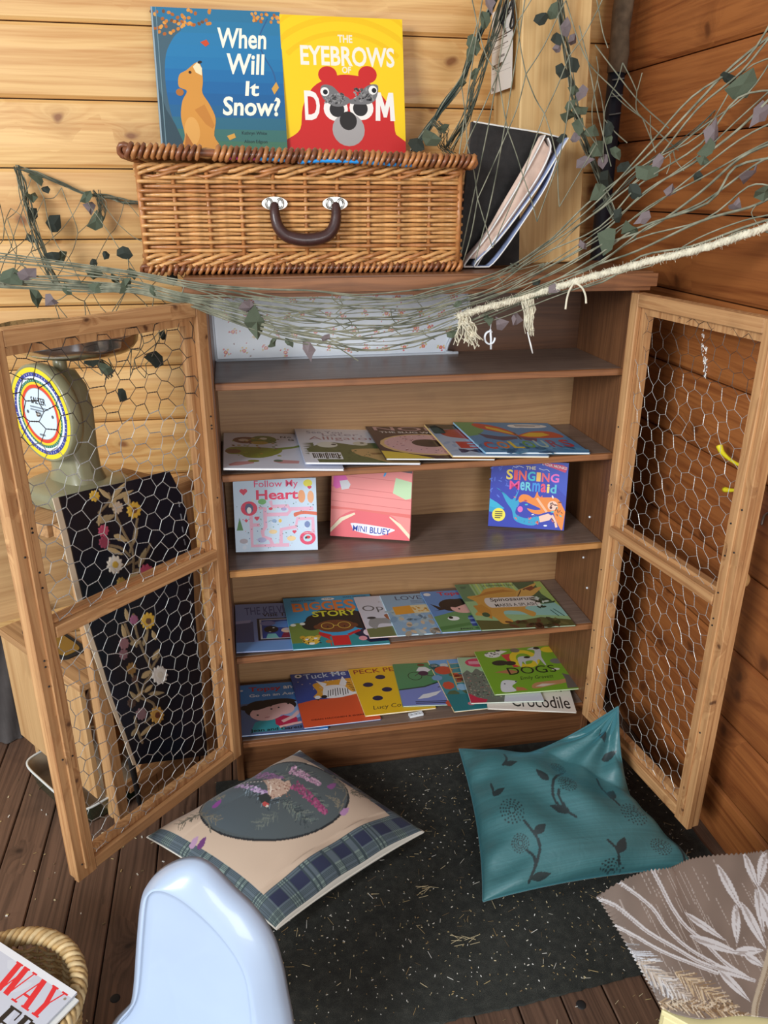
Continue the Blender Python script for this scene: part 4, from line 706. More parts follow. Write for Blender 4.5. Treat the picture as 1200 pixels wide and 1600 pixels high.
def loop_pts(x0, x1, y0, y1, zf, n=8):
    c = [(x0, y1), (x0, y0), (x1, y0), (x1, y1), (x0, y1)]; o = []
    for (a, b), (c_, d) in zip(c, c[1:]):
        for i in range(n): o.append(Vector((a+(c_-a)*i/n, b+(d-b)*i/n, 0)))
    o.append(Vector((x0, y1, 0)))
    for p in o: p.z = zf(p)
    return o
braid('foot_braid', loop_pts(X0-.004, X1+.004, Y0-.004, Y1, lambda p: HB+.005), .0085, .0042, .0125, hp, [WK[2], WK[1]])
lz = lambda p: 1.4845+(p.x+.09)*(-.019)+(p.y-.03)*(-.004)
lid = MB()
for i in range(30):
    y = Y0-.01+i*(Y1-Y0+.02)/29; lid.tube([Vector((x, y, lz(Vector((x, y, 0)))+(.004 if (j+i) % 2 else -.004))) for j, x in enumerate([X0-.01+m*(X1-X0+.02)/14 for m in range(15)])], .0062, 6)
lido = lid.build('lid', WK[0], hp, True)
braid('lid_braid', loop_pts(X0-.018, X1+.018, Y0-.022, Y1+.01, lz), .0108, .0048, .0115, lido, [WK[2], WK[1]], gap=lambda c: c.y < Y0 and .053 < c.x < .078)
MB().box(X0+.01, Y0+.012, HB+.004, X1-.01, Y1-.01, HB+.010).build('hamper_base', WK[1], hp)
MB().box(X0+.02, Y0+.02, HB+.012, X1-.02, Y1-.02, HB+.1).build('lining', simple('lining', (120, 78, 52), .9), hp)
lea = simple('handle_leather', (62, 34, 30), .45, coat=.25, noise=.2, nscale=90, bump=.3)
hx0, hx1, hz = .187, .308, 1.386; yh = Y0-.012
pts = smooth_path([(hx0, yh, hz+.006), (hx0-.001, yh-.008, hz-.012), (hx0+.004, yh-.012, hz-.036), (hx0+.018, yh-.014, hz-.053), (hx0+.04, yh-.015, hz-.060), ((hx0+hx1)/2, yh-.015, hz-.062), (hx1-.04, yh-.015, hz-.060), (hx1-.018, yh-.014, hz-.053), (hx1-.004, yh-.012, hz-.036), (hx1+.001, yh-.008, hz-.012), (hx1, yh, hz+.006)], 5)
n = len(pts); rr = [.0075+.0055*math.sin(pi*i/(n-1))**.6 for i in range(n)]
MB().tube(pts, rr, 10, flat=1.0).build('handle', lea, hp, True)
for hx in (hx0, hx1):
    o_ = [(math.cos(2*pi*i/24)*.0255, math.sin(2*pi*i/24)*.0125) for i in range(24)]
    pm = frame((hx, yh+.002, hz+.006), (1, 0, 0), z=(0, -1, 0)); pl = MB().prism(o_, 0, .0025, M=pm).build('clasp_plate', M['metal'], hp, M=pm)
    lp = MB()
    for dx in (-.011, .011): lp.tube([Vector((hx+dx+.006*math.cos(a), yh-.004, hz+.006+.0085*math.sin(a))) for a in [2*pi*i/12 for i in range(12)]], .0022, 6, True)
    lp.build('clasp_loop', M['metal'], pl, True)
def cloth_roll(name, pts, r_, c, label):
    n = len(pts); B = MB().tube(smooth_path(pts, 4), [r_*(.7+.5*abs(math.sin(i*1.7))) for i in range((n-1)*4+1)], 8, flat=.6)
    tag(B.build(name, simple(name+'_'+str(c[0]), c, .55), None, True), label, 'cloth')
cloth_roll('cloth_bundle', [(.095, .032, 1.4725), (.13, .026, 1.473), (.165, .030, 1.471)], .0045, (206, 44, 150), 'magenta cloth peeking out under the hamper lid')
cloth_roll('cloth_bundle', [(.158, .028, 1.4725), (.19, .024, 1.4715), (.212, .028, 1.470)], .0055, (40, 150, 222), 'short tuft of blue cloth peeking from the hamper beside the magenta one')
cloth_roll('cloth_bundle', [(.235, .028, 1.4675), (.28, .022, 1.470), (.35, .023, 1.469), (.42, .028, 1.4655), (.47, .03, 1.4635)], .0065, (36, 150, 226), 'long bright blue cloth peeking out under the hamper lid centre')
# two picture books on the lid
def lid_book(bl_px, br_px, tl_px, yb, yt, *a):
    p = aY(*bl_px, yb); q = aY(*br_px, yb); zb_ = max(lz(p), lz(q))+.0125; t_ = aY(*tl_px, yt); h = math.hypot(t_.z-zb_, yt-yb); lean = math.atan2(yt-yb, t_.z-zb_)
    bl = Vector((p.x, yb, zb_)); br = Vector((q.x, yb, zb_)); return book(q.x-p.x, h, .005, standF(bl, br, lean), *a)
GT = 'picture books standing on the hamper lid'
lid_book((252, 228), (449, 232), (237, 12), .385, .465, 'blue picture book with a standing brown bear cub and cream lettering', (40, 110, 160), (60, 90, 104), a_bear, GT)
lid_book((448, 235), (634, 240), (443, 24), .395, .46, 'yellow and red picture book with a big red bear face', (250, 208, 20), (240, 196, 30), a_brows, GT)
# ---------------------------------------------------------------- timber post with a delivery label, behind the net
pb = Vector((.758, .20, H)); ptp = Vector((.716, .20, 2.25)); ax = (ptp-pb).normalized()
post = empty('timber_post', 'pale planed timber post standing on the bookcase top with a paper label', 'post', pb+Vector((.08, .05, 0)))
board('timber', M['post_wood'], pb+Vector((.079, .097, .001)), ptp+Vector((.079, .097, 0)), .158, .19, (0, -1, 0), post, .003)
tl = aX(785, 22, .742); tr = aX(816, 8, .742); bl = aX(780, 149, .742); zax = Vector((-1, 0, -.04))
xa = Vector((0, -1, .0)); lw = .145; lh = (tl.z-bl.z)*1.0
LF = frame((.7305, .372, bl.z+.004), xa, y=(-.040, 0, 1))
def a_label(p):
    p.r(0, 0, 1, 1, (226, 222, 216)); p.up(); k = (70, 70, 76)
    p.lines(.15, .62, .95, .68, 2, k); p.lines(.1, .53, .8, .57, 2, k); p.r(.05, .5, .95, .503, k); p.r(.05, .24, .95, .243, k); p.r(.05, .72, .95, .723, k); p.r(.05, .3, .55, .35, K_); p.r(.35, .41, .65, .44, (120, 120, 124)); p.lines(.1, .84, .4, .88, 2, k); p.lines(.6, .86, .9, .93, 2, k); p.r(.6, .3, .9, .302, k); p.r(.06, .03, .14, .07, k)
    p.up(); p.r(.22, .31, .4, .34, (200, 200, 200))
A = Art(lw, lh, .0008); a_label(A); bb = MB().box(0, 0, 0, lw, lh, .0006)
lb = link_mesh('paper_label', bb.mesh('paper_label', M['paper']), LF, post); link_mesh('label_print', A.b.mesh('label_print', M['print']), LF, lb)
cb = MB()
for pl_ in ([(805, -20), (797, 10), (784, 35), (783, 30), (790, 5), (803, -20)], [(806, -20), (801, 20), (797, 40), (800, 44), (803, 34), (800, 5), (800, -20)], [(797, -10), (789, 20), (786, 35), (788, 50)]):
    cb.tube(smooth_path([aX(x, y, .722-.004*(i % 2)) for i, (x, y) in enumerate(pl_)], 4), .0022, 6)
tag(cb.build('black_cord', M['dark'], None, True), 'loops of black cord hanging beside the label on the timber post', 'cord')
# ---------------------------------------------------------------- dark folder and folded cloth beside the hamper
fur = simple('dark_hide', (30, 26, 24), .75, noise=.4, nscale=70, bump=.5, sheen=.2)
yf = .135
q = [aY(x, y, yf) for x, y in ((690, 425), (738, 190), (800, 200), (878, 216), (872, 240), (812, 330), (811, 414))]
for p in q: p.z = max(p.z, H+.001); p.x = max(p.x, .594)
pm = frame(q[0], (1, 0, 0), z=(0, -1, 0)); I = pm.inverted(); fp = [(I @ p) for p in q]
fd = MB().prism([(p.x, p.y) for p in fp], -.014, 0, M=pm).build('dark_folder', fur, None, M=pm)
tag(fd, 'black hide-covered folder leaning beside the hamper in front of the post', 'folder')
B = MB(); ew_ = MB()
ed_ = MB().tube([aY(x, y, yf-.001) for x, y in ((740, 190), (800, 200), (845, 207), (880, 216))], .0016, 5).build('pale_edge', M['paper'], fd)
cp = simple('folded_cloth', (200, 184, 176), .75, noise=.12, nscale=40); cbk = simple('cloth_check', (150, 164, 200), .75, noise=.2, nscale=80)
fc = empty('folded_cloth', 'white and pinkish folded cloth standing on edge against the black folder', 'cloth', aY(735, 424, .09))
def sheet(px, y0, y1, th, mat_, name):
    """a strip of cloth seen edge-on: the px path gives its section, extruded in depth"""
    S_ = smooth_path([aY(x, y, (y0+y1)/2) for x, y in px], 4); 
    for p in S_: p.z = max(p.z, H+.002+th)
    P = []
    for i, p in enumerate(S_):
        t = (S_[min(i+1, len(S_)-1)]-S_[max(i-1, 0)]).normalized(); nn = Vector((-t.z, 0, t.x))
        P.append((p, nn))
    G_ = []
    for p, nn in P:
        row = []
        for y in np.linspace(y0, y1, 5): row.append(Vector((p.x, y, p.z))+nn*th*.5)
        for y in np.linspace(y1, y0, 5): row.append(Vector((p.x, y, p.z))-nn*th*.5)
        row.append(row[0]); G_.append(row)
    b_ = MB().grid(G_); b_.build(name, mat_, fc, True)
    e_ = MB().tube([Vector((p.x, y0, p.z)) for p in S_], .0016, 5); e_.build('white_hem', M['paper'], fc, True)
sheet([(848, 212), (822, 262), (790, 318), (757, 370), (732, 400), (722, 416), (726, 425), (738, 420), (752, 398), (790, 345), (835, 280), (856, 236), (852, 216)], .088, .118, .003, cp, 'outer_fold')
sheet([(884, 216), (862, 252), (842, 285), (810, 330), (775, 375), (742, 408), (740, 420), (750, 424), (775, 402), (815, 345), (850, 290), (866, 250)], .082, .112, .003, cbk, 'inner_fold')
LPx = [aY(x, y, .098) for x, y in ((842, 214), (816, 262), (786, 318), (753, 372), (731, 404))]; RPx = [aY(x, y, .106) for x, y in ((862, 238), (852, 268), (824, 316), (792, 362), (754, 403))]
LPx, RPx = smooth_path(LPx, 5), smooth_path(RPx, 5)
pf = MB().grid([[a_.lerp(b_, t)+Vector((.002*math.sin(t*9+i*.5), -.010*math.sin(pi*t)+.002*math.sin(i*.7), 0)) for t in [j/10 for j in range(11)]] for i, (a_, b_) in enumerate(zip(LPx, RPx))]).build('inner_face', simple('pink_face', (214, 186, 168), .75, noise=.08, nscale=60), fc, True)
pf.modifiers.new('thick', 'SOLIDIFY').thickness = .002
# ---------------------------------------------------------------- pole in the corner
pc = Vector((1.066, .42, 0))
t0 = aY(958, 114, .42).z
po = empty('corner_pole', 'rough grey-brown pole standing in the corner with a dark taped lower end', 'pole', (pc.x, pc.y, 1.2))
MB().tube([Vector((pc.x+.002*math.sin(i*2), pc.y, t0+(2.3-t0)*i/14)) for i in range(15)], [.0235+.0012*math.sin(i*2.3) for i in range(15)], 14).build('pole_shaft', simple('bark', (112, 96, 76), .9, noise=.35, nscale=40, bump=.6), po, True)
MB().tube([Vector((pc.x, pc.y, .002)), Vector((pc.x, pc.y, t0+.004))], .0205, 14).build('taped_end', simple('tape', (26, 30, 42), .5), po, True)
for px, py in ((972, 124), (968, 150), (970, 178)):
    c = aY(px, py, .42); MB().tube([Vector((pc.x+.0215*math.cos(a), pc.y+.0215*math.sin(a), c.z+.004*math.sin(a+1))) for a in [-2.4+1.6*i/8 for i in range(9)]], .0018, 5).build('tape_edge', simple('tape_edge', (120, 124, 120), .8), po, True)
# ---------------------------------------------------------------- floral tray in the top bay
tp = [(0.0, .0), (.545, 0), (.557, .004), (.562, .02), (.575, .045), (.602, .075), (.612, .1), (.613, .125), (.604, .148), (.585, .157), (0.02, .157), (.0, .14)]
TF = frame((.046, .247, 1.0435), (1, 0, 0), y=(0, .06, 1))
tr_ = empty('floral_tray', 'pale blue-white tray with small red flower sprigs in the top bay', 'tray', TF)
TB = MB().prism(tp, 0, .004, 0, (222, 230, 240), M=None)
tob = link_mesh('tray_base', TB.mesh('tray_base', M['print']), TF, tr_)
rm = MB(); rm.tube(smooth_path([Vector((x, y, .007)) for x, y in tp+tp[:1]], 3), .004, 6, col=(206, 214, 224)); link_mesh('tray_rim', rm.mesh('tray_rim', M['print'], True), TF, tr_)
TRAYF = TF
# ---------------------------------------------------------------- bits on the right wall
yt = simple('yellow_plastic', (238, 222, 40), .4, coat=.2)
pts = smooth_path([aX(x, y, 1.083) for x, y in ((1124, 697), (1128, 706), (1138, 716), (1150, 724), (1164, 732), (1172, 750), (1160, 764), (1146, 766), (1132, 765))], 4)
tag(MB().tube(pts, [.0075-.004*min(1, i/8) if i < len(pts)-5 else .0035+.0007*(i-len(pts)+5) for i in range(len(pts))], 8).build('yellow_hook', yt, None, True), 'small bright yellow plastic hook on the stained wall behind the right wire door', 'hook')
pts = smooth_path([aX(x, y, XR-.006) for x, y in ((1203, 800), (1196, 804), (1192, 812), (1190, 820))], 4)
tag(MB().tube(pts, .0028, 6).build('wire_end', M['metal'], None, True), 'short pale curled wire end on the right wall at the picture edge', 'wire')
dr_ = MB(); g = random.Random(6)
for (x, y0_, y1_) in ((1098, 498, 560), (1103, 540, 588), (1101, 560, 590)):
    for i in range(26):
        t = g.random(); p = aX(x+g.uniform(-2, 2), y0_+(y1_-y0_)*t, XR-.0012); dr_.tube([p, p+Vector((0, g.uniform(-.001, .001), -g.uniform(.002, .006)))], g.uniform(.0006, .0013), 4)
tag(dr_.build('paint_drips', M['paper'], wr), kind='stuff')
# ---------------------------------------------------------------- wooden stool frame behind the left door
e_ = Vector((.675, .738, 0)); n_ = Vector((.738, -.675, 0)); fl_ = Vector((-.238, -.095, 0)); fr_ = Vector((-.045, .116, 0)); ST = .80
swd = M['stool_wood']
so = empty('wooden_stool', 'tall pale wooden stool behind the left wire door, draped with black cloth', 'stool', (fl_+fr_)/2)
up = Vector((0, 0, 1))
board('leg', swd, fl_-e_*.012+up*0, fl_-e_*.026+up*(ST-.03), .03, .022, n_, so)
board('leg', swd, fr_+e_*.0, fr_-e_*.006+up*(ST-.03), .034, .022, n_, so)
rear = (fl_+fr_)/2-n_*.19
board('leg', swd, rear, rear+n_*.03+up*(ST-.03), .03, .022, n_, so)
board('top_rail', swd, fl_-e_*.05+up*(ST-.015)-n_*.004, fr_+e_*.055+up*(ST-.015)-n_*.004, .045, .028, up, so)
board('seat_board', swd, fl_-e_*.06+up*(ST-.015)-n_*.105, fr_-e_*.02+up*(ST-.015)-n_*.105, .15, .028, up, so)
board('stretcher', swd, fl_+e_*.012+up*.10-n_*.004, fr_-e_*.03+up*.10-n_*.004, .03, .016, up, so)
# carved boards behind the legs
for i, (s0, s1, h0, lean) in enumerate(((.06, .115, .13, .01), (.118, .225, .16, -.005))):
    pts = [(0, 0), (s1-s0, 0), (s1-s0, h0*.72), (s1-s0-.012, h0*.93), ((s1-s0)*.55, h0), (.012, h0*.9), (0, h0*.7)]
    BM = frame(fl_+e_*s0+up*.001-n_*.026, e_, y=up)
    o = MB().prism(pts, -.008, .008).build('wood_offcut', swd, None, M=BM, world=False); tag(o, ('narrow' if i == 0 else 'wide')+' rounded board offcut standing on the floor between the stool legs', 'board', 'board offcuts under the stool')
# ---------------------------------------------------------------- raster colour helper for woven / printed cloth
class Ink:
    def __init__(s, X, Y, base): s.X, s.Y = X, Y; s.C = np.zeros(X.shape+(3,)); s.C[...] = base; s.H = np.zeros(X.shape)
    def _set(s, m, c, h=0): s.C[m] = c; s.H[m] = np.maximum(s.H[m], h)
    def ell(s, cx, cy, rx, ry, c, rot=0, h=0):
        u = (s.X-cx)*math.cos(rot)+(s.Y-cy)*math.sin(rot); v = -(s.X-cx)*math.sin(rot)+(s.Y-cy)*math.cos(rot); s._set((u/rx)**2+(v/ry)**2 < 1, c, h)
    def poly(s, pts, c, h=0):
        ins = np.zeros(s.X.shape, bool); n = len(pts)
        for i in range(n):
            x0, y0 = pts[i]; x1, y1 = pts[(i+1) % n]
            if y0 == y1: continue
            ins ^= ((y0 > s.Y) != (y1 > s.Y)) & (s.X < (x1-x0)*(s.Y-y0)/(y1-y0)+x0)
        s._set(ins, c, h)
    def line(s, pts, w, c, h=0, taper=False):
        q = [(p.x, p.y) for p in smooth_path([(x, y, 0) for x, y in pts], 5)] if len(pts) > 2 else pts; N = len(q)-1
        for i in range(N):
            x0, y0 = q[i]; x1, y1 = q[i+1]; dx, dy = x1-x0, y1-y0; L = dx*dx+dy*dy+1e-9
            t = np.clip(((s.X-x0)*dx+(s.Y-y0)*dy)/L, 0, 1); d = np.hypot(s.X-x0-t*dx, s.Y-y0-t*dy); ww = w*(1-.8*i/N) if taper else w
            s._set(d < ww/2, c, h)
    def leaf(s, x0, y0, x1, y1, w, c, h=0):
        dx, dy = x1-x0, y1-y0; L = math.hypot(dx, dy); u = ((s.X-x0)*dx+(s.Y-y0)*dy)/L; v = (-(s.X-x0)*dy+(s.Y-y0)*dx)/L
        t = np.clip(u/L, 0, 1); s._set((u > 0) & (u < L) & (np.abs(v) < w*np.sin(pi*t**.8)/2), c, h)
    def burst(s, cx, cy, r, c, n, rings, w, sx=1, sy=1, h=0):
        for k in range(rings):
            r0 = r*(.18+.82*k/rings); r1 = r*(.18+.82*(k+.72)/rings); m = int(n*(.4+.6*(k+1)/rings))
            for i in range(m):
                a = 2*pi*(i+.5*(k % 2))/m; s.leaf(cx+r0*math.cos(a)*sx, cy+r0*math.sin(a)*sy, cx+r1*math.cos(a)*sx, cy+r1*math.sin(a)*sy, w, c, h)
def np_grid_obj(name, P, C, m, parent=None, wrap=False, smooth=True, MW=None):
    nu, nv = P.shape[:2]; I = np.arange(nu*nv).reshape(nu, nv)
    q = np.stack([I[:-1, :-1], I[1:, :-1], I[1:, 1:], I[:-1, 1:]], -1).reshape(-1, 4)
    V = P.reshape(-1, 3)
    if MW is None: MW = wmat(parent) if parent else Matrix.Translation(Vector(V.mean(0)))
    Im = np.array(MW.inverted()); V = V @ Im[:3, :3].T+Im[:3, 3]
    me = bpy.data.meshes.new(name); me.vertices.add(len(V)); me.vertices.foreach_set('co', V.ravel()); me.loops.add(q.size); me.loops.foreach_set('vertex_index', q.ravel().astype(np.int32))
    me.polygons.add(len(q)); me.polygons.foreach_set('loop_start', np.arange(0, q.size, 4, dtype=np.int32)); me.update(calc_edges=True)
    if C is not None:
        at = me.color_attributes.new('Col', 'FLOAT_COLOR', 'POINT'); cc = np.ones((nu*nv, 4)); cc[:, :3] = lin_np(C.reshape(-1, 3)); at.data.foreach_set('color', cc.ravel())
    me.materials.append(m); me.polygons.foreach_set('use_smooth', [smooth]*len(q)); me.update()
    o = bpy.data.objects.new(name, me); COL.objects.link(o); return put(o, MW, parent)
# ---------------------------------------------------------------- black embroidered runner hanging from the stool
def quad_px(u, v, q):
    """projective-free bilinear map of a px quad (tl, tr, br, bl)"""
    tl, tr, br, bl = [np.array(c, float) for c in q]; u = u[..., None]; v = v[..., None]
    return (tl*(1-u)+tr*u)*(1-v)+(bl*(1-u)+br*u)*v
N1, N2 = 240, 480
U, V = np.meshgrid(np.linspace(0, 1, N1), np.linspace(0, 1, N2), indexing='ij')
left = smooth_path([(78, 778, 0), (93, 840, 0), (110, 905, 0), (127, 965, 0), (146, 1030, 0), (172, 1100, 0), (196, 1165, 0), (206, 1195, 0)], 6); right = smooth_path([(262, 735, 0), (284, 790, 0), (296, 880, 0), (304, 960, 0), (312, 1050, 0), (317, 1120, 0), (320, 1160, 0), (320, 1178, 0)], 6)
La = np.array([(p.x, p.y) for p in left]); Ra = np.array([(p.x, p.y) for p in right])
ti = np.linspace(0, 1, len(La)); Lx, Ly = np.interp(V, ti, La[:, 0]), np.interp(V, ti, La[:, 1]); Rx_, Ry = np.interp(V, ti, Ra[:, 0]), np.interp(V, ti, Ra[:, 1])
PX = Lx*(1-U)+Rx_*U; PY = Ly*(1-U)+Ry*U
ink = Ink(PX, PY, (20, 22, 30))
ink.C[...] = np.array((11, 16, 30))*(.8+.5*vnoise(U*3+V*2, V*9))[..., None]
st_, lf_, ylw, wh, pk, tan = (136, 118, 90), (166, 148, 112), (220, 178, 70), (228, 220, 204), (190, 78, 106), (188, 164, 120)
for pts in ([(165, 770), (176, 800), (190, 830), (204, 860), (205, 900), (203, 935)], [(212, 810), (206, 840), (200, 862)], [(160, 850), (185, 855), (200, 868)], [(232, 850), (222, 870), (208, 880)], [(180, 885), (196, 880), (206, 874)], [(150, 800), (160, 790), (168, 780)], [(205, 890), (215, 890), (226, 900)], [(208, 960), (214, 990), (226, 1020), (238, 1050), (226, 1070), (215, 1095)], [(232, 970), (230, 990), (224, 1005)], [(195, 975), (203, 995), (214, 1010)], [(250, 1025), (240, 1042), (232, 1056)], [(205, 1050), (214, 1070), (218, 1086)], [(218, 1090), (240, 1100), (236, 1118), (226, 1128)], [(210, 1120), (214, 1140), (222, 1160)]): ink.line(pts, 3.2, st_, .001)
for (x0, y0, x1, y1, w) in ((168, 778, 150, 762, 6), (170, 778, 192, 752, 7), (172, 780, 205, 764, 7), (166, 792, 180, 774, 7), (200, 790, 188, 768, 8), (146, 815, 178, 803, 10), (152, 800, 150, 822, 5), (175, 835, 197, 845, 9), (205, 850, 213, 822, 5), (165, 855, 190, 866, 6), (214, 885, 226, 855, 9), (194, 910, 216, 890, 10), (200, 970, 195, 950, 6), (196, 998, 190, 975, 7), (225, 1010, 232, 985, 6), (203, 1006, 222, 1002, 9), (222, 1060, 238, 1048, 8), (240, 1032, 250, 1014, 7), (232, 1085, 258, 1082, 6), (226, 1082, 240, 1070, 6), (216, 1095, 202, 1080, 6), (212, 1090, 226, 1078, 5), (218, 1150, 240, 1130, 6), (205, 1150, 215, 1135, 6), (244, 1000, 238, 985, 6)): ink.leaf(x0, y0, x1, y1, w, lf_ if (x0+y0) % 2 else tan, .001)
for (x, y, r_, c, cc) in ((206, 796, 12, ylw, (120, 80, 50)), (176, 881, 13, wh, (206, 170, 70)), (231, 970, 12, ylw, (110, 80, 60)), (245, 1117, 12, (206, 160, 80), (110, 60, 40)), (250, 1055, 13, (222, 216, 206), (214, 206, 190))): r_ *= 1.1; ink.burst(x, y, r_*1.35, c, 11, 1, r_*.50, .85, 1, .0016); ink.ell(x, y, r_*.45, r_*.5, c, 0, .0016); ink.ell(x, y, r_*.32, r_*.36, cc, 0, .002)
for (x, y, r_, c) in ((144, 774, 8, ylw), (180, 792, 9, (206, 186, 160)), (158, 828, 9, pk), (160, 846, 9, (150, 64, 86)), (226, 892, 11, pk), (186, 908, 7, (170, 140, 70)), (209, 968, 7, (160, 100, 130)), (193, 1005, 9, (150, 110, 116)), (192, 1022, 8, (140, 104, 112)), (206, 1045, 9, (150, 116, 66)), (212, 1062, 6, (90, 66, 56)), (220, 1115, 9, (140, 110, 116)), (205, 1098, 7, (80, 60, 50))): ink.burst(x, y, r_*1.45, c, 9, 1, r_*.62, .9, 1, .0014); ink.ell(x, y, r_*.5, r_*.55, c, 0, .0014)
for i in range(20):
    t = i/20+.02; ink.line([(274+24*t+28*t, 775+390*t), (275+24*t+28*t, 783+390*t)], 1.6, (160, 164, 170))
ink._set(U < .048, (214, 196, 168)); ink._set((U >= .048) & (U < .058), (60, 48, 40))
pl0 = np.array(fl_+n_*.018); nn = np.array(n_); Cw = np.array(CP)
dirs = np.array(fw)+np.array(RT)*((PX-600)/FPX)[..., None]-np.array(UPV)*((PY-800)/FPX)[..., None]
tt = ((pl0-Cw) @ nn)/(dirs @ nn); PW = Cw+dirs*tt[..., None]
wr_ = 1.7*.006*(vnoise(U*3+V*3, V*7, 2)-.5)+.005*np.sin(U*5+V*14)*(1-V)*.6+.010*vnoise(V*2.2, U*2, 5)
PW = PW+nn*(wr_+ink.H*1.2)[..., None]
sat = attr_mat('black_satin', .30, coat=.0, sheen=.05, bump=.1, bscale=300)
ro = np_grid_obj('embroidered_cloth', PW, ink.C, sat)
ro.modifiers.new('thick', 'SOLIDIFY').thickness = .002
tag(ro, 'black satin cloth embroidered with flowers hanging behind the left wire door', 'cloth')
tl_ = [fl_+e_*.03+n_*.012+up*z+e_*(.10-z)*.05 for z in (.20, .16, .11, .06, .02)]
tg = MB()
for a, b in zip(tl_, tl_[1:]): pass
tg.tube(tl_, [.010, .009, .008, .007, .004], 8, flat=.35, ref=tuple(n_)); tag(tg.build('cloth_tail', M['dark'], ro, True))
# ---------------------------------------------------------------- flower sprigs printed on the tray
ys_ = np.array([0, .004, .02, .045, .075, .1, .125, .148, .157]); xs_ = np.array([.545, .557, .562, .575, .602, .612, .613, .604, .585])
U, V = np.meshgrid(np.linspace(0, 1, 440), np.linspace(0, 1, 112), indexing='ij')
TYm = .002+.153*V; TXm = .002+(np.interp(TYm, ys_, xs_)-.004)*U; ti_ = Ink(TXm, TYm, (222, 230, 240)); g = random.Random(9)
for i in range(13):
    for j in range(4):
        x = (i+.5+(.5 if j % 2 else 0))*.0475+g.uniform(-.007, .007); y = (j+.5)*.04+g.uniform(-.006, .006)
        for q in range(5): an = g.uniform(0, 6.3); ti_.ell(x+.008*math.cos(an), y+.008*math.sin(an), .0023, .0023, g.choice([(214, 180, 90), (196, 182, 110), (212, 80, 80), (206, 120, 90), (196, 60, 60)]))
        ti_.ell(x, y, .0048, .0044, (206, 58, 60)); ti_.ell(x, y, .0018, .0018, (236, 190, 90))
for i in range(60): ti_.ell(g.uniform(.02, .58), g.uniform(.008, .15), .0017, .0017, g.choice([(190, 60, 62), (206, 90, 80), (120, 70, 70)]))
ti_.poly([(.318, .134), (.352, .136), (.352, .147), (.318, .146)], (240, 243, 246)); ti_.line([(.322, .141), (.348, .142)], .0016, (150, 160, 176))
Tm = np.array(TRAYF); PT = np.stack([TXm, TYm, np.full(TXm.shape, .0045)], -1) @ Tm[:3, :3].T+Tm[:3, 3]
np_grid_obj('tray_face', PT, ti_.C, attr_mat('tray_print', .3, coat=.4), tr_)
# ---------------------------------------------------------------- kitchen scale on the stool
sc = Vector((-.305, .0, 0)); dn = Vector((-.70, -.715, 0)).normalized(); dx_ = Vector((-dn.y, dn.x, 0)); dz0 = .995
olive = simple('olive_enamel', (138, 134, 104), .35, coat=.3, noise=.08, nscale=20); 
sb = Vector((-.265, .055, ST+.0015))
sco = empty('kitchen_scale', 'old olive kitchen scale with rainbow-ringed dial and steel pan on the stool', 'scale', sb)
# base plate: rounded oval casting
def oval(cx, cy, a, b, n=40, p=2.6): return [(cx+a*math.copysign(abs(math.cos(t))**(2/p), math.cos(t)), cy+b*math.copysign(abs(math.sin(t))**(2/p), math.sin(t))) for t in [2*pi*i/n for i in range(n)]]
BF = frame(sb, dx_, z=up)
rows = []
for (k, z) in ((1.0, 0), (1.0, .014), (.985, .022), (.94, .028), (.8, .033), (.5, .037), (.02, .04)): rows.append([BF @ Vector((x, y, z)) for x, y in oval(.0, .0, .115*k, .098*k)])
MB().grid([list(r_) for r_ in zip(*[r_+[r_[0]] for r_ in rows])]).build('base', olive, sco, True)
dc = Vector((sc.x, sc.y, dz0))
# body: tapered housing behind the dial
bo = []
for (z, w, d0, d1) in ((.03, .066, -.045, .05), (.06, .05, -.04, .045), (.10, .046, -.04, .045), (.19, .058, -.035, .04), (.24, .05, -.03, .035), (.27, .026, -.025, .025), (.274, .01, -.01, .01)):
    c = sb+up*z; ring = []
    for i in range(24):
        a = 2*pi*i/24; ring.append(c+dx_*w*math.copysign(abs(math.cos(a))**.7, math.cos(a))+dn*(-(d0+d1)/2+.0+ (d1-d0)/2*math.copysign(abs(math.sin(a))**.7, math.sin(a))))
    bo.append(ring+[ring[0]])
MB().grid([list(r_) for r_ in zip(*bo)]).build('body', olive, sco, True)
DF = frame(dc, (0, 0, 1), z=dn)
DF = frame(dc, -dx_ if False else (up.cross(dn)), z=dn)
MB().lathe([(0, -.028), (.098, -.028), (.101, -.02), (.101, -.002), (.097, .002), (.094, .0)], 48, DF).build('dial_housing', olive, sco, True)
A = Art(1, 1, .0006)
rings = [(.0945, (240, 214, 30)), (.085, (52, 62, 150)), (.077, (226, 232, 240)), (.071, (40, 120, 96)), (.0655, (240, 206, 34)), (.0605, (222, 66, 34)), (.0535, (160, 170, 176)), (.052, (214, 230, 242))]
for r_, c in rings: A.e(0, 0, r_, r_, c, n=56); A.up()
for i in range(60):
    a = 2*pi*i/60; A.s([(.079*math.cos(a), .079*math.sin(a)), ((.083 if i % 5 else .088)*math.cos(a), (.083 if i % 5 else .088)*math.sin(a))], .0012, (226, 226, 230) if i % 5 else (40, 40, 60)); A.s([(.067*math.cos(a), .067*math.sin(a)), (.070*math.cos(a), .070*math.sin(a))], .001, (210, 226, 214))
A.t('SALTER', -.024, .020, .024, .034, K_, .01); A.lines(-.03, .004, .03, .016, 2, (130, 140, 150)); A.lines(-.012, -.048, .012, -.04, 1, (120, 130, 140)); A.e(-.041, 0, .0035, .0035, (90, 96, 100)); A.e(.041, 0, .0035, .0035, (90, 96, 100))
link_mesh('dial_face', A.b.mesh('dial_face', M['print']), DF, sco)
MB().prism([(-.002, -.004), (.002, -.004), (.001, .009), (-.001, .009)], .004, .006, M=DF @ Matrix.Rotation(.9, 4, 'Z')).build('pointer', M['dark'], sco)
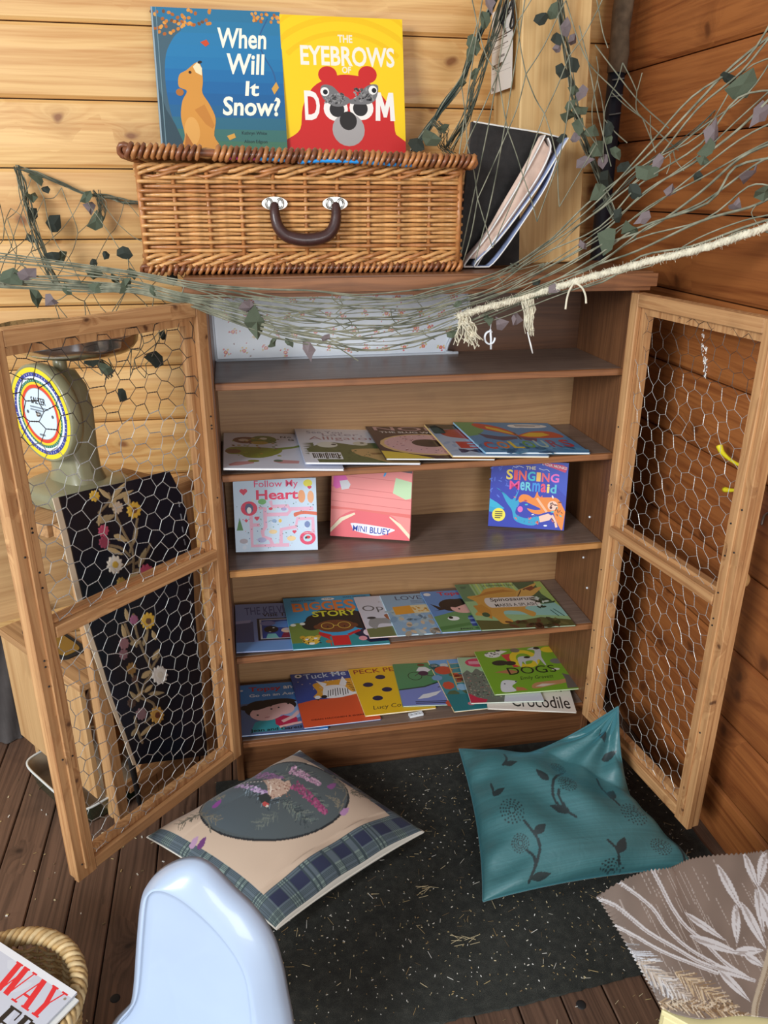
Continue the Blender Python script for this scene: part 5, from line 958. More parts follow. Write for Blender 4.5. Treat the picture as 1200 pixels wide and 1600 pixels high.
MB().lathe([(0, .007), (.004, .007), (.004, .002)], 12, DF).build('pointer_hub', M['metal'], sco, True)
# post and steel pan
pz = sb+dn*.0+up*.262; MB().tube([pz-up*.01, pz+up*.048], .014, 14).build('pan_post', olive, sco, True)
pan = []
for (k, z) in ((.02, 0), (.45, .001), (.7, .006), (.88, .018), (.97, .036), (1.0, .055), (1.03, .06), (1.02, .062), (.95, .04), (.8, .016), (.4, .006), (.02, .005)): pan.append([pz+up*(.045+z*.85)+dx_*(.165*k*math.cos(a)+.04)+dn*(.115*k*math.sin(a)) for a in [2*pi*i/48 for i in range(49)]])
MB().grid([list(r_) for r_ in zip(*pan)]).build('steel_pan', simple('steel', (196, 194, 190), .16, 1), sco, True)
# ---------------------------------------------------------------- toy kitchen cabinet
KA = Vector((-.53, .215, 0)); ku = Vector((.63, -.777, 0)); kv = Vector((.777, .63, 0)); kz = .40; KL = .38; KD = .105; ply = M['ply']
kn = -kv
kt = empty('toy_kitchen', 'pale plywood toy kitchen unit with a tall back panel, left of the stool', 'toy kitchen', KA+ku*.19+kv*.05)
board('side_panel', ply, KA+up*.075+ku*.185, KA+up*(kz-.02)+ku*.185, .37, .014, kn, kt)
board('worktop', M['stool_wood'], KA+kv*.045+up*(kz-.01), KA+kv*.045+ku*KL+up*(kz-.01), .11, .02, up, kt)
board('leg', ply, KA+kv*.03+ku*.012+up*0, KA+kv*.03+ku*.012+up*(kz-.02), .02, .02, kn, kt); board('leg', ply, KA+kv*.03+ku*.368+up*0, KA+kv*.03+ku*.368+up*(kz-.02), .02, .02, kn, kt)
bw = .34; BKF = frame(KA+kv*.0+up*(kz+.0005)+Vector((-.03, .02, 0)), (.93, .37, 0), y=up)
bp = [(0, 0), (bw, 0), (bw, .20), (bw-.02, .24)]+[(bw*(1-i/8), .30-.035*math.cos(i/8*pi*1.2)) for i in range(1, 8)]+[(0, .30)]
MB().prism(bp, -.006, .006).build('back_panel', ply, kt, M=BKF, world=False)
SF = frame(KA+kv*.05+ku*.16+up*(kz+.0008), ku, y=kv)
MB().prism(oval(0, 0, .105, .036, 32, 5), 0, .003).build('sink_rim', M['dark'], kt, M=SF, world=False)
MB().prism(oval(.0, 0, .092, .026, 32, 5), .003, .0042).build('sink_bowl', simple('brass', (170, 140, 70), .4, .6), kt, M=SF, world=False)
kk = aZ(42, 958, kz+.02)
tag(MB().lathe([(0, .044), (.012, .041), (.0215, .031), (.024, .021), (.02, .010), (.010, .002), (0, 0)], 20, Matrix.Translation((kk.x+.01, kk.y+.01, kz+.0006))).build('white_ball', simple('ball', (216, 206, 190), .6), None, True), 'small white ball on the toy kitchen worktop behind the door stile', 'ball')
# hole with dark edge in the panel
HF = frame(KA+ku*.17+up*.22-kv*.0075, ku, y=up)
MB().lathe([(.0, .0006), (.012, .0006), (.016, .001), (.0165, 0)], 24, HF).build('finger_hole', M['dark'], kt, True)
# dark cloth bag left of the kitchen
bg = simple('dark_fabric', (70, 64, 62), .85, sheen=.3, noise=.2, nscale=15)
P = []
q0 = [(-14, 965), (-8, 1020), (2, 1070), (16, 1115), (30, 1163)]; q1 = [(6, 990), (14, 1030), (24, 1080), (34, 1130), (40, 1166)]
Q0 = smooth_path([aY(x, y, .30) for x, y in q0], 4); Q1 = smooth_path([aY(x, y, .30) for x, y in q1], 4); rows = []
for i, (a, b) in enumerate(zip(Q0, Q1)):
    a = a.copy(); b = b.copy(); a.z = max(a.z, .003); b.z = max(b.z, .003)
    a.x -= .07; row = [a.lerp(b, t)+Vector((0, -.02*math.sin(pi*t)+.005*math.sin(t*14+i*.6), 0)) for t in [j/12 for j in range(13)]]; row += [a.lerp(b, 1-j/12)+Vector((0, .03*math.sin(pi*(1-j/12)), 0)) for j in range(1, 13)]; rows.append(row)
tag(MB().grid(rows).build('cloth_bag', bg, None, True), 'dark grey cloth bag slumped against the left side of the toy kitchen', 'bag')
# ---------------------------------------------------------------- green roasting tin on the floor
tc0 = aZ(38, 1186, .06); tu = ku; tv = kv
gt = empty('roasting_tin', 'dark green enamel roasting tin with white rim on the floor behind the left door', 'tin', tc0+tu*.13+tv*.10)
cg = simple('green_enamel', (34, 62, 44), .25, coat=.5); ci = simple('worn_inside', (150, 134, 112), .5, noise=.15, nscale=25); cwm = simple('white_rim', (216, 220, 216), .35)
def rr_ring(z, k, L=.285, Wd=.21): 
    c = tc0+tu*(L/2+.004)+tv*(Wd/2-.012); return [c+tu*x+tv*y+up*(z-.06) for x, y in oval(0, 0, L/2*k, Wd/2*k, 48, 7)]
o_ = [rr_ring(z, k) for z, k in ((.002, .02), (.002, .86), (.006, .9), (.056, .985), (.060, 1.0))]
MB().grid([list(r_) for r_ in zip(*[r_+[r_[0]] for r_ in o_])]).build('tin_outside', cg, gt, True)
o_ = [rr_ring(z, k) for z, k in ((.0605, .99), (.055, .965), (.012, .885), (.0075, .85), (.0075, .02))]
MB().grid([list(r_) for r_ in zip(*[r_+[r_[0]] for r_ in o_])]).build('tin_inside', ci, gt, True)
MB().tube(rr_ring(.0605, .995), .003, 6, True).build('tin_rim', cwm, gt, True)
# ---------------------------------------------------------------- cushions
def homog(src, dst):
    A = []; b = []
    for (x, y), (u, v) in zip(src, dst):
        A += [[x, y, 1, 0, 0, 0, -u*x, -u*y], [0, 0, 0, x, y, 1, -v*x, -v*y]]; b += [u, v]
    h = np.linalg.solve(np.array(A, float), np.array(b, float)); return np.append(h, 1).reshape(3, 3)
def cushion(name, label, cat, corners, top, bot, n, paint, mat_, back, pinch=.07, N=230, wr=None, group=None, ear=None):
    """corners: bl, br, tr, tl in the world; the printed top is a colour grid over (u, v) in -1..1"""
    c = [np.array(p) for p in corners]; s = np.linspace(-1, 1, N); s = np.sign(s)*(1-(1-np.abs(s))**1.35)
    U, V = np.meshgrid(s, s, indexing='ij'); n = np.array(n)/np.linalg.norm(n)
    u2 = U*(1-pinch*(1-V**2)*np.abs(U)); v2 = V*(1-pinch*(1-U**2)*np.abs(V)); a = ((u2+1)/2)[..., None]; b = ((v2+1)/2)[..., None]
    B = (c[0]*(1-a)+c[1]*a)*(1-b)+(c[3]*(1-a)+c[2]*a)*b
    if ear is not None: B = B+np.array(ear)*(np.clip((U+V-1.0), 0, 1)**1.4)[..., None]
    prof = (np.clip(1-U**2, 0, 1)*np.clip(1-V**2, 0, 1))**.42
    H = top*prof
    if wr is not None: H = H+wr(U, V)*np.clip(prof*3, 0, 1)
    C = paint(U, V)
    T = B+n*H[..., None]; T[..., 2] = np.maximum(T[..., 2], .0085)
    root = np_grid_obj(name, T, C, mat_, None); root['label'] = label; root['category'] = cat
    if group: root['group'] = group
    k = slice(None, None, 5); Bb = B[k, k]-n*(bot*prof[k, k])[..., None]; Bb[0], Bb[-1], Bb[:, 0], Bb[:, -1] = B[k, k][0], B[k, k][-1], B[k, k][:, 0], B[k, k][:, -1]
    if (N-1) % 5: pass
    Bb[..., 2] = np.maximum(Bb[..., 2], .0075); np_grid_obj('cushion_back', Bb[:, ::-1], None, back, root)
    rim = [Vector(B[i, 0]) for i in range(0, N, 3)]+[Vector(B[-1, j]) for j in range(0, N, 3)]+[Vector(B[i, -1]) for i in range(N-1, -1, -3)]+[Vector(B[0, j]) for j in range(N-1, -1, -3)]
    for p in rim: p.z = max(p.z, .0105)
    MB().tube(rim, .0022, 5, True).build('seam', back, root, True)
    return root
P1 = [aZ(432, 1452, .048), aZ(662, 1300, .05), Vector((.185, -.028, .105)), aZ(230, 1308, .05)]
H1 = homog([(-1, -1), (1, -1), (1, 1), (-1, 1)], [(432, 1444), (660, 1298), (466, 1172), (232, 1300)])
def paint1(U, V):
    w = H1[2, 0]*U+H1[2, 1]*V+1; X = (H1[0, 0]*U+H1[0, 1]*V+H1[0, 2])/w; Y = (H1[1, 0]*U+H1[1, 1]*V+H1[1, 2])/w
    k = Ink(X, Y, (196, 172, 150)); g = random.Random(5)
    # tartan border, woven from crossing stripes
    def stripes(t):
        f = (t*3.6) % 1.0; band = (f > .40) & (f < .86); lines_ = band & (((f*22) % 1.0) < .35); return band, lines_
    bu, lu = stripes(U); bv, lv = stripes(V); navy = np.array((40, 46, 74)); tea = np.array((130, 148, 142)); dk = np.array((30, 42, 52))
    T = np.zeros(U.shape+(3,)); T[...] = navy; T[bu ^ bv] = (navy*.45+tea*.55); T[bu & bv] = tea*.92; T[(lu & bu)] = dk*.75+tea*.25; T[lv & bv] = dk*.75+tea*.25
    edge_ = (V < -.66) | (U < -.88) | (U > .84); back_ = (V < -.985)
    k.C[edge_] = T[edge_]; k.C[back_] = (226, 220, 208)
    cx, cy = 428, 1275
    k.ell(cx, cy, 118, 69, (26, 28, 32), -.07); k.ell(cx, cy, 114.5, 66, (76, 84, 86), -.07)
    blue = k.C.copy(); m = ((X-cx)/113)**2+((Y-cy)/65)**2 < 1; dd = np.clip((cx+20-X)/150, 0, 1)[..., None]
    k.C[m] = (k.C*(1-.5*dd)+np.array((82, 98, 112))*.5*dd)[m]
    def heather(x0, y0, x1, y1, w, cs, n_):
        for i in range(n_):
            t = g.random(); s_ = g.uniform(-1, 1); L = math.hypot(x1-x0, y1-y0); x = x0+(x1-x0)*t-(y1-y0)/L*s_*w*(1-.6*t); y = y0+(y1-y0)*t+(x1-x0)/L*s_*w*(1-.6*t); k.ell(x, y, 1.9, 1.5, g.choice(cs), g.uniform(0, 3))
    def fir(x0, y0, x1, y1, w, cs, n_):
        for i in range(int(n_*1.8)):
            t = i/n_/1.8; x = x0+(x1-x0)*t; y = y0+(y1-y0)*t
            for s_ in (-1, 1):
                a = math.atan2(y1-y0, x1-x0)+s_*g.uniform(.5, 1.2); ww = w*g.uniform(.5, 1.15); xx = x+g.uniform(-5, 5); yy = y+g.uniform(-4, 4); k.line([(xx, yy), (xx+ww*math.cos(a), yy+ww*math.sin(a)*.8)], 1.2, g.choice(cs))
    gr = [(56, 66, 68), (96, 108, 104), (112, 118, 108), (48, 56, 60)]
    fir(380, 1250, 425, 1290, 16, [(44, 52, 58), (124, 140, 150), (60, 70, 76)], 22); fir(440, 1285, 480, 1315, 15, gr, 20); fir(400, 1225, 450, 1245, 14, gr, 16); fir(430, 1305, 405, 1322, 12, [(92, 100, 96), (110, 116, 108)], 10); fir(470, 1262, 505, 1295, 12, gr, 14); fir(450, 1215, 495, 1245, 12, gr, 14)
    heather(395, 1222, 440, 1243, 9, [(132, 90, 128), (150, 104, 146), (116, 78, 116)], 150); heather(452, 1224, 500, 1254, 9, [(190, 148, 172), (206, 170, 190), (160, 116, 146)], 170); heather(458, 1256, 508, 1302, 9, [(150, 62, 104), (170, 84, 124), (128, 50, 90)], 230); heather(366, 1242, 424, 1274, 6, [(190, 160, 200), (206, 182, 214), (166, 130, 176)], 120)
    # the bird
    k.line([(372, 1238), (400, 1240), (424, 1247)], 5, (60, 62, 66), taper=False)
    for i in range(9): k.ell(372+i*5.6, 1238+i*.9, 1.6, 1.4, (220, 212, 206))
    k.poly([(408, 1241), (424, 1240), (436, 1244), (442, 1250), (450, 1247), (454, 1256), (450, 1268), (438, 1276), (424, 1280), (418, 1270), (416, 1256)], (196, 164, 144)); k.line([(416, 1244), (422, 1260), (420, 1276)], 2, (240, 226, 210))
    for i in range(70): k.ell(g.uniform(416, 452), g.uniform(1243, 1277), 1.3, .8, g.choice([(140, 92, 76), (226, 204, 184), (160, 112, 92)]), .5) if True else 0
    k.poly([(402, 1272), (416, 1268), (424, 1278), (418, 1288), (408, 1286)], (40, 44, 42)); k.ell(415, 1288, 5.5, 3.6, (190, 74, 70), .5); k.poly([(417, 1289), (422, 1294), (415, 1293)], (226, 214, 196))
    # corner thistles
    for (pts) in ([(312, 1285), (318, 1262), (326, 1252)], [(314, 1290), (326, 1306), (330, 1322)], [(535, 1280), (542, 1262), (534, 1242)], [(536, 1284), (528, 1300)], [(280, 1300), (300, 1292), (318, 1286)], [(548, 1262), (562, 1256), (578, 1256)]): k.line(pts, 2.2, (112, 106, 92))
    fir(318, 1288, 342, 1308, 8, [(126, 118, 100), (100, 98, 86)], 8); fir(322, 1258, 346, 1262, 8, [(126, 118, 100)], 7); fir(540, 1260, 524, 1232, 8, [(126, 118, 100)], 8); fir(314, 1286, 282, 1302, 9, [(122, 110, 90), (90, 84, 70)], 9); fir(548, 1260, 580, 1258, 9, [(122, 110, 90), (90, 84, 70)], 9); fir(532, 1292, 516, 1272, 7, [(126, 118, 100)], 7)
    for (x, y, c) in ((338, 1274, (138, 62, 142)), (316, 1334, (104, 52, 110)), (519, 1254, (136, 70, 132)), (537, 1297, (176, 130, 172)), (532, 1216, (112, 68, 112)), (330, 1228, (168, 130, 160)), (304, 1330, (176, 140, 170))): k.leaf(x-5, y+5, x+7, y-7, 9, c); k.ell(x-3, y+3, 5, 4, c)
    return k.C
fab1 = attr_mat('printed_cotton', .85, sheen=.15, bump=.12, bscale=900); cream = simple('cream_cotton', (226, 220, 208), .85, sheen=.2)
cushion('tartan_cushion', 'cream cushion printed with a game bird in a grey oval and navy tartan border', 'cushion', P1, .072, .045, (.05, -.12, 1), paint1, fab1, cream, .05, 231, lambda U, V: .006*(vnoise(U*2+3, V*2.5)-.5)+.003*np.sin(U*9+V*3)*(np.abs(V) > .6))
tl2 = Vector((.600, -.040, .060)); tre = aX(966, 1104, .935); tr2 = aX(922, 1172, .90); br2 = Vector((1.006, -.505, .055)); bl2 = aZ(755, 1408, .035)
H2 = homog([(-1, -1), (1, -1), (1, 1), (-1, 1)], [(755, 1410), (1072, 1340), (966, 1105), (716, 1168)])
def paint2(U, V):
    w = H2[2, 0]*U+H2[2, 1]*V+1; X = (H2[0, 0]*U+H2[0, 1]*V+H2[0, 2])/w; Y = (H2[1, 0]*U+H2[1, 1]*V+H2[1, 2])/w
    k = Ink(X, Y, (68, 118, 122)); k.C = k.C*(.95+.10*vnoise(U*1.2, V*140))[..., None]; d = (44, 56, 58); q = lambda x, y: (680+x*.4333, 1080+y*.4333)
    for (x, y, r_) in ((258, 462, 46), (285, 577, 32), (478, 325, 33), (465, 240, 28), (712, 408, 50), (785, 540, 38), (605, 672, 46)): cx, cy = q(x, y); k.burst(cx, cy, r_*.47, d, 18, 4, 3.3, 1, 1.05)
    for pts in ([(475, 268), (428, 320), (425, 400), (488, 460)], [(442, 355), (440, 385), (462, 432)], [(615, 255), (622, 305), (665, 375)], [(590, 548), (620, 590), (626, 640)], [(300, 498), (350, 570), (345, 640), (320, 715)], [(308, 600), (332, 625), (338, 660)], [(830, 480), (862, 560), (852, 625)], [(262, 212), (266, 240), (248, 268)], [(190, 350), (196, 400)]): k.line([q(*p) for p in pts], 4.2, d)
    for (x0, y0, x1, y1, w_) in ((412, 320, 370, 280, 14), (470, 440, 402, 418, 15), (636, 350, 668, 296, 15), (625, 600, 652, 525, 16), (336, 545, 378, 502, 14), (325, 705, 395, 684, 12), (250, 268, 306, 252, 11), (192, 402, 240, 368, 10), (640, 175, 690, 150, 12), (640, 130, 620, 90, 10)): k.leaf(*q(x0, y0), *q(x1, y1), w_, d)
    return k.C
def wr2(U, V):
    e = np.clip(U+V-.7, 0, 1.3); rad = np.hypot(U-1, V-1); th = np.arctan2(V-1, U-1)
    w = .0075*np.sin(th*11+1.5*np.sin(rad*2.2))*np.exp(-rad*.75)+.006*np.sin(4.2*U+6.2*V+1.1*np.sin(3*U-V))*np.exp(-((U+.1)**2+(V-.2)**2)*.9)
    w += .0035*np.sin(9*U-7*V+1.3*np.sin(4*V))*np.clip(np.abs(U)+np.abs(V)-.6, 0, 1)+.003*np.sin(17*V+4*U+2*np.sin(5*U))*(np.abs(U) > .0)*np.clip(np.abs(U)-.45, 0, 1)*1.8
    return 1.45*w-.035*e**2
def teal_mat():
    t = NT('teal_satin'); a = t.n('ShaderNodeAttribute', attribute_name='Col'); t.l(a.outputs['Color'], t.b.inputs['Base Color']); t.b.inputs['Roughness'].default_value = .42; t.b.inputs['Sheen Weight'].default_value = .5; t.b.inputs['Sheen Tint'].default_value = (*lin((90, 200, 226)), 1); t.b.inputs['Sheen Roughness'].default_value = .35; t.b.inputs['Specular IOR Level'].default_value = .6
    nz = t.n('ShaderNodeTexNoise', {'Vector': t.n('ShaderNodeTexCoord').outputs['Object'], 'Scale': 45, 'Detail': 4, 'Distortion': 1.2}); t.bump(nz.outputs[0], .25, .004); return t.m
cushion('teal_cushion', 'teal satin cushion with grey seed-head sprigs leaning against the right wire door', 'cushion', [bl2, br2, tr2, tl2], .085, .05, (-.12, -.42, 1), paint2, teal_mat(), simple('teal_back', (52, 112, 120), .5, sheen=.3), .07, 231, wr2, None, tre-tr2)
# ---------------------------------------------------------------- white plastic shell chair
cd_ = Vector((-.42, -.90, .10)).normalized(); cp0 = aZ(292, 1340, .52)          # the face looks toward cd_
cm = simple('shell_plastic', (180, 197, 221), .30, coat=.35, noise=.03, nscale=8)  # bluish tint of the daylight is partly put into the plastic colour
def onpl(px, py, off): d = ray(px, py); return CP+d*((cp0+cd_*off-CP).dot(cd_)/d.dot(cd_))
OUT = [(150, 1690), (166, 1620), (180, 1592), (200, 1571), (211, 1557), (217, 1527), (222, 1457), (228, 1398), (237, 1372), (262, 1350), (296, 1338), (328, 1346), (367, 1384), (400, 1417), (427, 1457), (442, 1502), (451, 1548), (460, 1598), (470, 1690)]
INN = [(160, 1690), (176, 1622), (190, 1594), (207, 1574), (216, 1557), (221, 1527), (226, 1460), (231, 1408), (238, 1393), (250, 1390), (268, 1397), (290, 1411), (320, 1436), (346, 1464), (368, 1494), (382, 1524), (388, 1556), (392, 1600), (396, 1690)]
ol = smooth_path([onpl(x, y, -.040) for x, y in OUT], 5); il = smooth_path([onpl(x, y, 0) for x, y in INN], 5); cc = onpl(290, 1640, -.012)
ch = empty('shell_chair', 'white plastic shell chair with a rolled rim seen from above', 'chair', Vector((cc.x, cc.y-.12, 0)))
rows = []
for k in range(9): s = k/8*.97; rows.append([cc.lerp(p, s)-cd_*.012*0 for p in il])
for (t, d) in ((.02, .0015), (.05, .0035), (.10, .0045), (.25, .003), (.45, -.002), (.65, -.008), (.82, -.015), (.93, -.022), (.985, -.031), (1.0, -.040)):
    rr_ = []
    for p, q in zip(il, ol): m = p.lerp(q, t); rr_.append(m-cd_*(m-p).dot(cd_)+cd_*d)
    rows.append(rr_)
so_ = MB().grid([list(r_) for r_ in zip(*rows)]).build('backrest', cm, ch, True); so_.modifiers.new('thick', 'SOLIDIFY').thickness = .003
fwd = Vector((cd_.x, cd_.y, 0)).normalized(); sid = up.cross(fwd); zs_ = min(p.z for p in il)+.012; sc0 = Vector((cc.x, cc.y, 0))+fwd*.120+sid*.005
rows = []
for j in range(15):
    t = j/14; ring = []
    for i in range(65):
        a = 2*pi*i/64; c, s = math.cos(a), math.sin(a); r_ = (abs(c)**3.4+abs(s)**3.4)**(-1/3.4); q = min(1, t/.85); X = .145*r_*c*q; Y = .165*r_*s*q
        ring.append(sc0+sid*X+fwd*Y+up*(zs_+.03*(X/.145)**2+.012*(Y/.165)**2-(0 if t < .85 else .03*((t-.85)/.15)**1.5)))
    rows.append(ring)
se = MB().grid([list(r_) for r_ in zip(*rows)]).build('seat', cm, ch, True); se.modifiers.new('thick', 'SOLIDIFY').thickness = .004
for sx in (-1, 1):
    for (d0, d1) in ((-.09, -.12), (.09, .13)):
        MB().tube([sc0+sid*sx*.09+fwd*d0+up*(zs_-.006), sc0+sid*sx*.11+fwd*(d0+d1)/2+up*(zs_-.025), sc0+sid*sx*.13+fwd*d1+up*.002], .008, 10).build('leg', M['metal'], ch, True)
# ---------------------------------------------------------------- wicker basket and magazine, near left
kc = aZ(22, 1560, .18); kc = Vector((-.355, -.672, 0))
kb = empty('open_basket', 'small straw-coloured open wicker basket in the lower left corner', 'basket', kc)
wv = [simple('straw_a', (186, 152, 100), .6, noise=.25, nscale=50), simple('straw_b', (206, 178, 130), .6, noise=.2, nscale=50)]
RB, HBk = .118, .195
def bpt(a, z, dr=0): r_ = RB*(.78+.22*z/HBk)+dr; return kc+Vector((r_*math.cos(a)*1.02, r_*math.sin(a)*1.1, z+.001))
NSt = 33
B = MB()
for i in range(NSt):
    a = 2*pi*i/NSt; MB().tube([bpt(a, z, 0) for z in (.004, .05, .1, .15, HBk-.004)], .0026, 5).build('basket_stake', wv[1], kb, True)
zz = .008; k = 0
while zz < HBk-.03:
    MB().tube([bpt(2*pi*i/(NSt*3), zz, .0036*math.cos(pi*i/3*1.0+(pi if k % 2 else 0))) for i in range(NSt*3)], .0031, 5, True).build('basket_weaver', wv[k % 2], kb, True); zz += .0066; k += 1
for ph in range(4):
    MB().tube([bpt(2*pi*i/160, HBk-.006+.0095*math.sin(2*pi*i/160*17+ph*pi/2), .0095*math.cos(2*pi*i/160*17+ph*pi/2)) for i in range(160)], .0052, 6, True).build('basket_rim', wv[ph % 2], kb, True)
MB().lathe([(0, .003), (RB*.8, .003), (RB*.8, .007), (0, .007)], 32, Matrix.Translation(kc)).build('basket_base', wv[0], kb)
# magazine across the basket
zt = HBk+.014
mr = aZ(121, 1553, zt); ml = aZ(0, 1474, zt+.0); mb_ = aZ(70, 1600, zt)
mx = (mr-ml).normalized(); my = (mr-mb_).normalized()
def a_mag(p):
    p.r(0, 0, 1, 1, (206, 210, 222)); p.up(); p.bits(30, 0, 0, 1, 1, .02, .05, [(196, 200, 214), (214, 218, 228)], 3, 2); rd = (232, 40, 52)
    p.r(0, .955, 1, 1, (236, 238, 242)); p.up()
    # heavy slab letters WAY, thick and thin strokes with serifs
    def slab(pts, c): p.p(pts, c)
    x0 = .47
    def letter(L, x, y, w, h, c):
        P_ = lambda u, v: (x+u*w, y+v*h); S_ = lambda a, b, t: slab([P_(a[0]-t/2, a[1]), P_(a[0]+t/2, a[1]), P_(b[0]+t/2, b[1]), P_(b[0]-t/2, b[1])], c); F_ = lambda a, b, v: slab([P_(a, v-.03), P_(b, v-.03), P_(b, v+.03), P_(a, v+.03)], c)
        if L == 'W': S_((.32, 0), (.12, 1), .26); S_((.36, 0), (.56, 1), .06); S_((.7, 0), (.5, 1), .26); S_((.74, 0), (.94, 1), .06); F_(-.06, .3, 1); F_(.36, .68, 1); F_(.82, 1.06, 1)
        if L == 'A': S_((.14, 0), (.48, 1), .07); S_((.82, 0), (.5, 1), .3); F_(-.02, .32, 0); F_(.6, 1.06, 0); slab([P_(.26, .28), P_(.7, .28), P_(.7, .36), P_(.28, .36)], c)
        if L == 'Y': S_((.5, 0), (.5, .5), .28); S_((.5, .42), (.18, 1), .28); S_((.54, .42), (.86, 1), .08); F_(.28, .74, 0); F_(-.02, .4, 1); F_(.68, 1.06, 1)
        if L == 'E': S_((.2, 0), (.2, 1), .3); F_(0, .85, 1); F_(0, .85, 0); F_(.2, .65, .5); slab([P_(.8, .72), P_(.88, .72), P_(.88, 1), P_(.8, 1)], c); slab([P_(.8, 0), P_(.88, 0), P_(.88, .28), P_(.8, .28)], c)
        if L == 'R': S_((.2, 0), (.2, 1), .3); F_(0, .6, 1); F_(0, .42, 0); F_(.2, .6, .5); S_((.68, .52), (.68, .98), .28); S_((.8, 0), (.52, .5), .28)
    letter('W', .640, .765, .125, .19, rd); letter('A', .772, .765, .105, .19, rd); letter('Y', .878, .765, .092, .19, rd)
    letter('E', .795, .54, .085, .19, K_); letter('R', .885, .54, .09, .19, K_)
    p.e(.978, .93, .007, .009, (150, 140, 120))
mw, mh = .36, .25
MF0 = frame(mr, mx, y=my); MF = MF0 @ Matrix.Translation((-mw, -mh, 0))
book(mw, mh, .004, MF @ Matrix.Translation((0, 0, .0)), 'magazine with big red WAY lettering lying across the wicker basket', (206, 210, 222), (206, 210, 222), a_mag, None, 'magazine')
book(mw, mh, .003, MF @ Matrix.Translation((.010, -.006, -.0036)), 'pale plain magazine lying directly under the red-lettered one', (226, 226, 222), (226, 226, 222), None, None, 'magazine')
# ---------------------------------------------------------------- glossy zigzag-edged sheet, near right, on a low stand
N1, N2 = 240, 200
U, V = np.meshgrid(np.linspace(0, 1, N1), np.linspace(0, 1, N2), indexing='ij')
SL0, SL1 = (930, 1400), (1036, 1582)        # left edge, top and bottom
top = np.array([(p.x, p.y) for p in smooth_path([(930, 1400, 0), (975, 1375, 0), (1010, 1362, 0), (1045, 1356, 0), (1056, 1350, 0), (1080, 1338, 0), (1120, 1331, 0), (1165, 1328, 0), (1200, 1324, 0), (1300, 1316, 0), (1400, 1310, 0)], 8)])
bot = np.array([(p.x, p.y) for p in smooth_path([(1033, 1573, 0), (1060, 1586, 0), (1100, 1594, 0), (1150, 1588, 0), (1190, 1590, 0), (1250, 1600, 0), (1330, 1610, 0)], 8)])
ti = np.linspace(0, 1, len(top)); tb_ = np.linspace(0, 1, len(bot))
TX, TY = np.interp(U, ti, top[:, 0]), np.interp(U, ti, top[:, 1]); BX, BY = np.interp(U, tb_, bot[:, 0]), np.interp(U, tb_, bot[:, 1])
zig = lambda t, n_: np.abs(((t*n_) % 1.0)-.5)*2
PX = TX*(1-V)+BX*V; PY = TY*(1-V)+BY*V
inside = lambda e: np.clip(1-e*18, 0, 1)
PX = PX+5*zig(V, 30)*inside(U); PY = PY+4.5*zig(U, 62)*inside(V)
k = Ink(PX, PY, (126, 112, 102)); k.C = k.C*(.92+.16*vnoise(PX*.03+PY*.02, PY*.012-PX*.03))[..., None]
g = random.Random(8); lw_ = (206, 204, 204)
for i in range(70):
    x = g.uniform(960, 1200); y = g.uniform(1340, 1520); L = g.uniform(10, 60); k.line([(x, y), (x+L*.5, y+L)], .9, (176, 166, 158))
q = lambda x, y: (880+x*.26667, 1300+y*.26667)
def vein(pts, w, c=lw_):
    k.line([q(*p) for p in pts], w, c); k.line([q(p[0], p[1]+4) for p in pts], w*.25, (160, 150, 146))
vein([(195, 395), (300, 440), (400, 520), (500, 600), (640, 680), (780, 760), (900, 800)], 6); vein([(295, 555), (420, 620), (560, 700), (700, 760), (900, 830)], 5.5); vein([(305, 295), (400, 360), (520, 460), (600, 570), (720, 680), (860, 760), (1000, 830), (1120, 870)], 5.5); vein([(515, 225), (570, 330), (640, 460), (720, 560), (820, 640), (940, 760), (1060, 840)], 6)
for (x0, y0, x1, y1, w) in ((900, 175, 1060, 470, 13), (1040, 400, 1195, 690, 15), (1060, 110, 1150, 330, 12), (1140, 300, 1250, 520, 13), (1185, 100, 1150, 320, 15), (1130, 320, 1180, 600, 12), (705, 470, 960, 640, 11), (735, 610, 1060, 720, 15), (1010, 415, 1020, 660, 14), (1000, 700, 1180, 690, 16), (1060, 710, 1180, 790, 12), (900, 800, 1100, 1000, 13), (860, 780, 1130, 870, 12), (1170, 420, 1290, 700, 14)):
    k.leaf(*q(x0, y0), *q(x1, y1), w, lw_); k.line([q(x0, y0), q(x1, y1)], 1.0, (150, 140, 136)); k.leaf(*q(x0+14, y0+16), *q((x0+x1)/2, (y0+y1)/2), w*.3, (168, 160, 156))
k.line([q(1250, 560), q(1190, 800), q(1130, 1000), q(1120, 1080)], 11, (182, 168, 146)); k.line([q(1262, 560), q(1202, 800), q(1140, 1000), q(1130, 1080)], 3, (140, 122, 100))
def feather(x0, y0, x1, y1, w, cs, n_):
    a = math.atan2(y1-y0, x1-x0)
    for i in range(n_):
        t = i/n_; x = x0+(x1-x0)*t; y = y0+(y1-y0)*t
        for s_ in (-1, 1):
            b = a+s_*g.uniform(.35, .8); L = w*(.5+.8*math.sin(pi*min(1, t+.15))); k.line([(x, y), (x+L*math.cos(b), y+L*math.sin(b))], 1.6, g.choice(cs))
feather(*q(360, 660), *q(640, 960), 26, [(196, 200, 206), (150, 150, 152), (212, 214, 216), (120, 110, 104)], 34); feather(*q(420, 760), *q(760, 1000), 22, [(206, 200, 194), (150, 138, 126), (190, 176, 160)], 30); feather(*q(650, 830), *q(1000, 1040), 22, [(190, 168, 136), (140, 116, 88), (206, 188, 160)], 34); feather(*q(560, 1000), *q(1080, 1080), 16, [(176, 150, 116), (206, 190, 166), (120, 96, 70)], 44)
for i in range(140): x, y = q(g.uniform(560, 1000), g.uniform(990, 1060)); k.ell(x, y, 1.6, 1.0, g.choice([(92, 78, 62), (206, 190, 166), (150, 124, 94)]), g.uniform(0, 3))
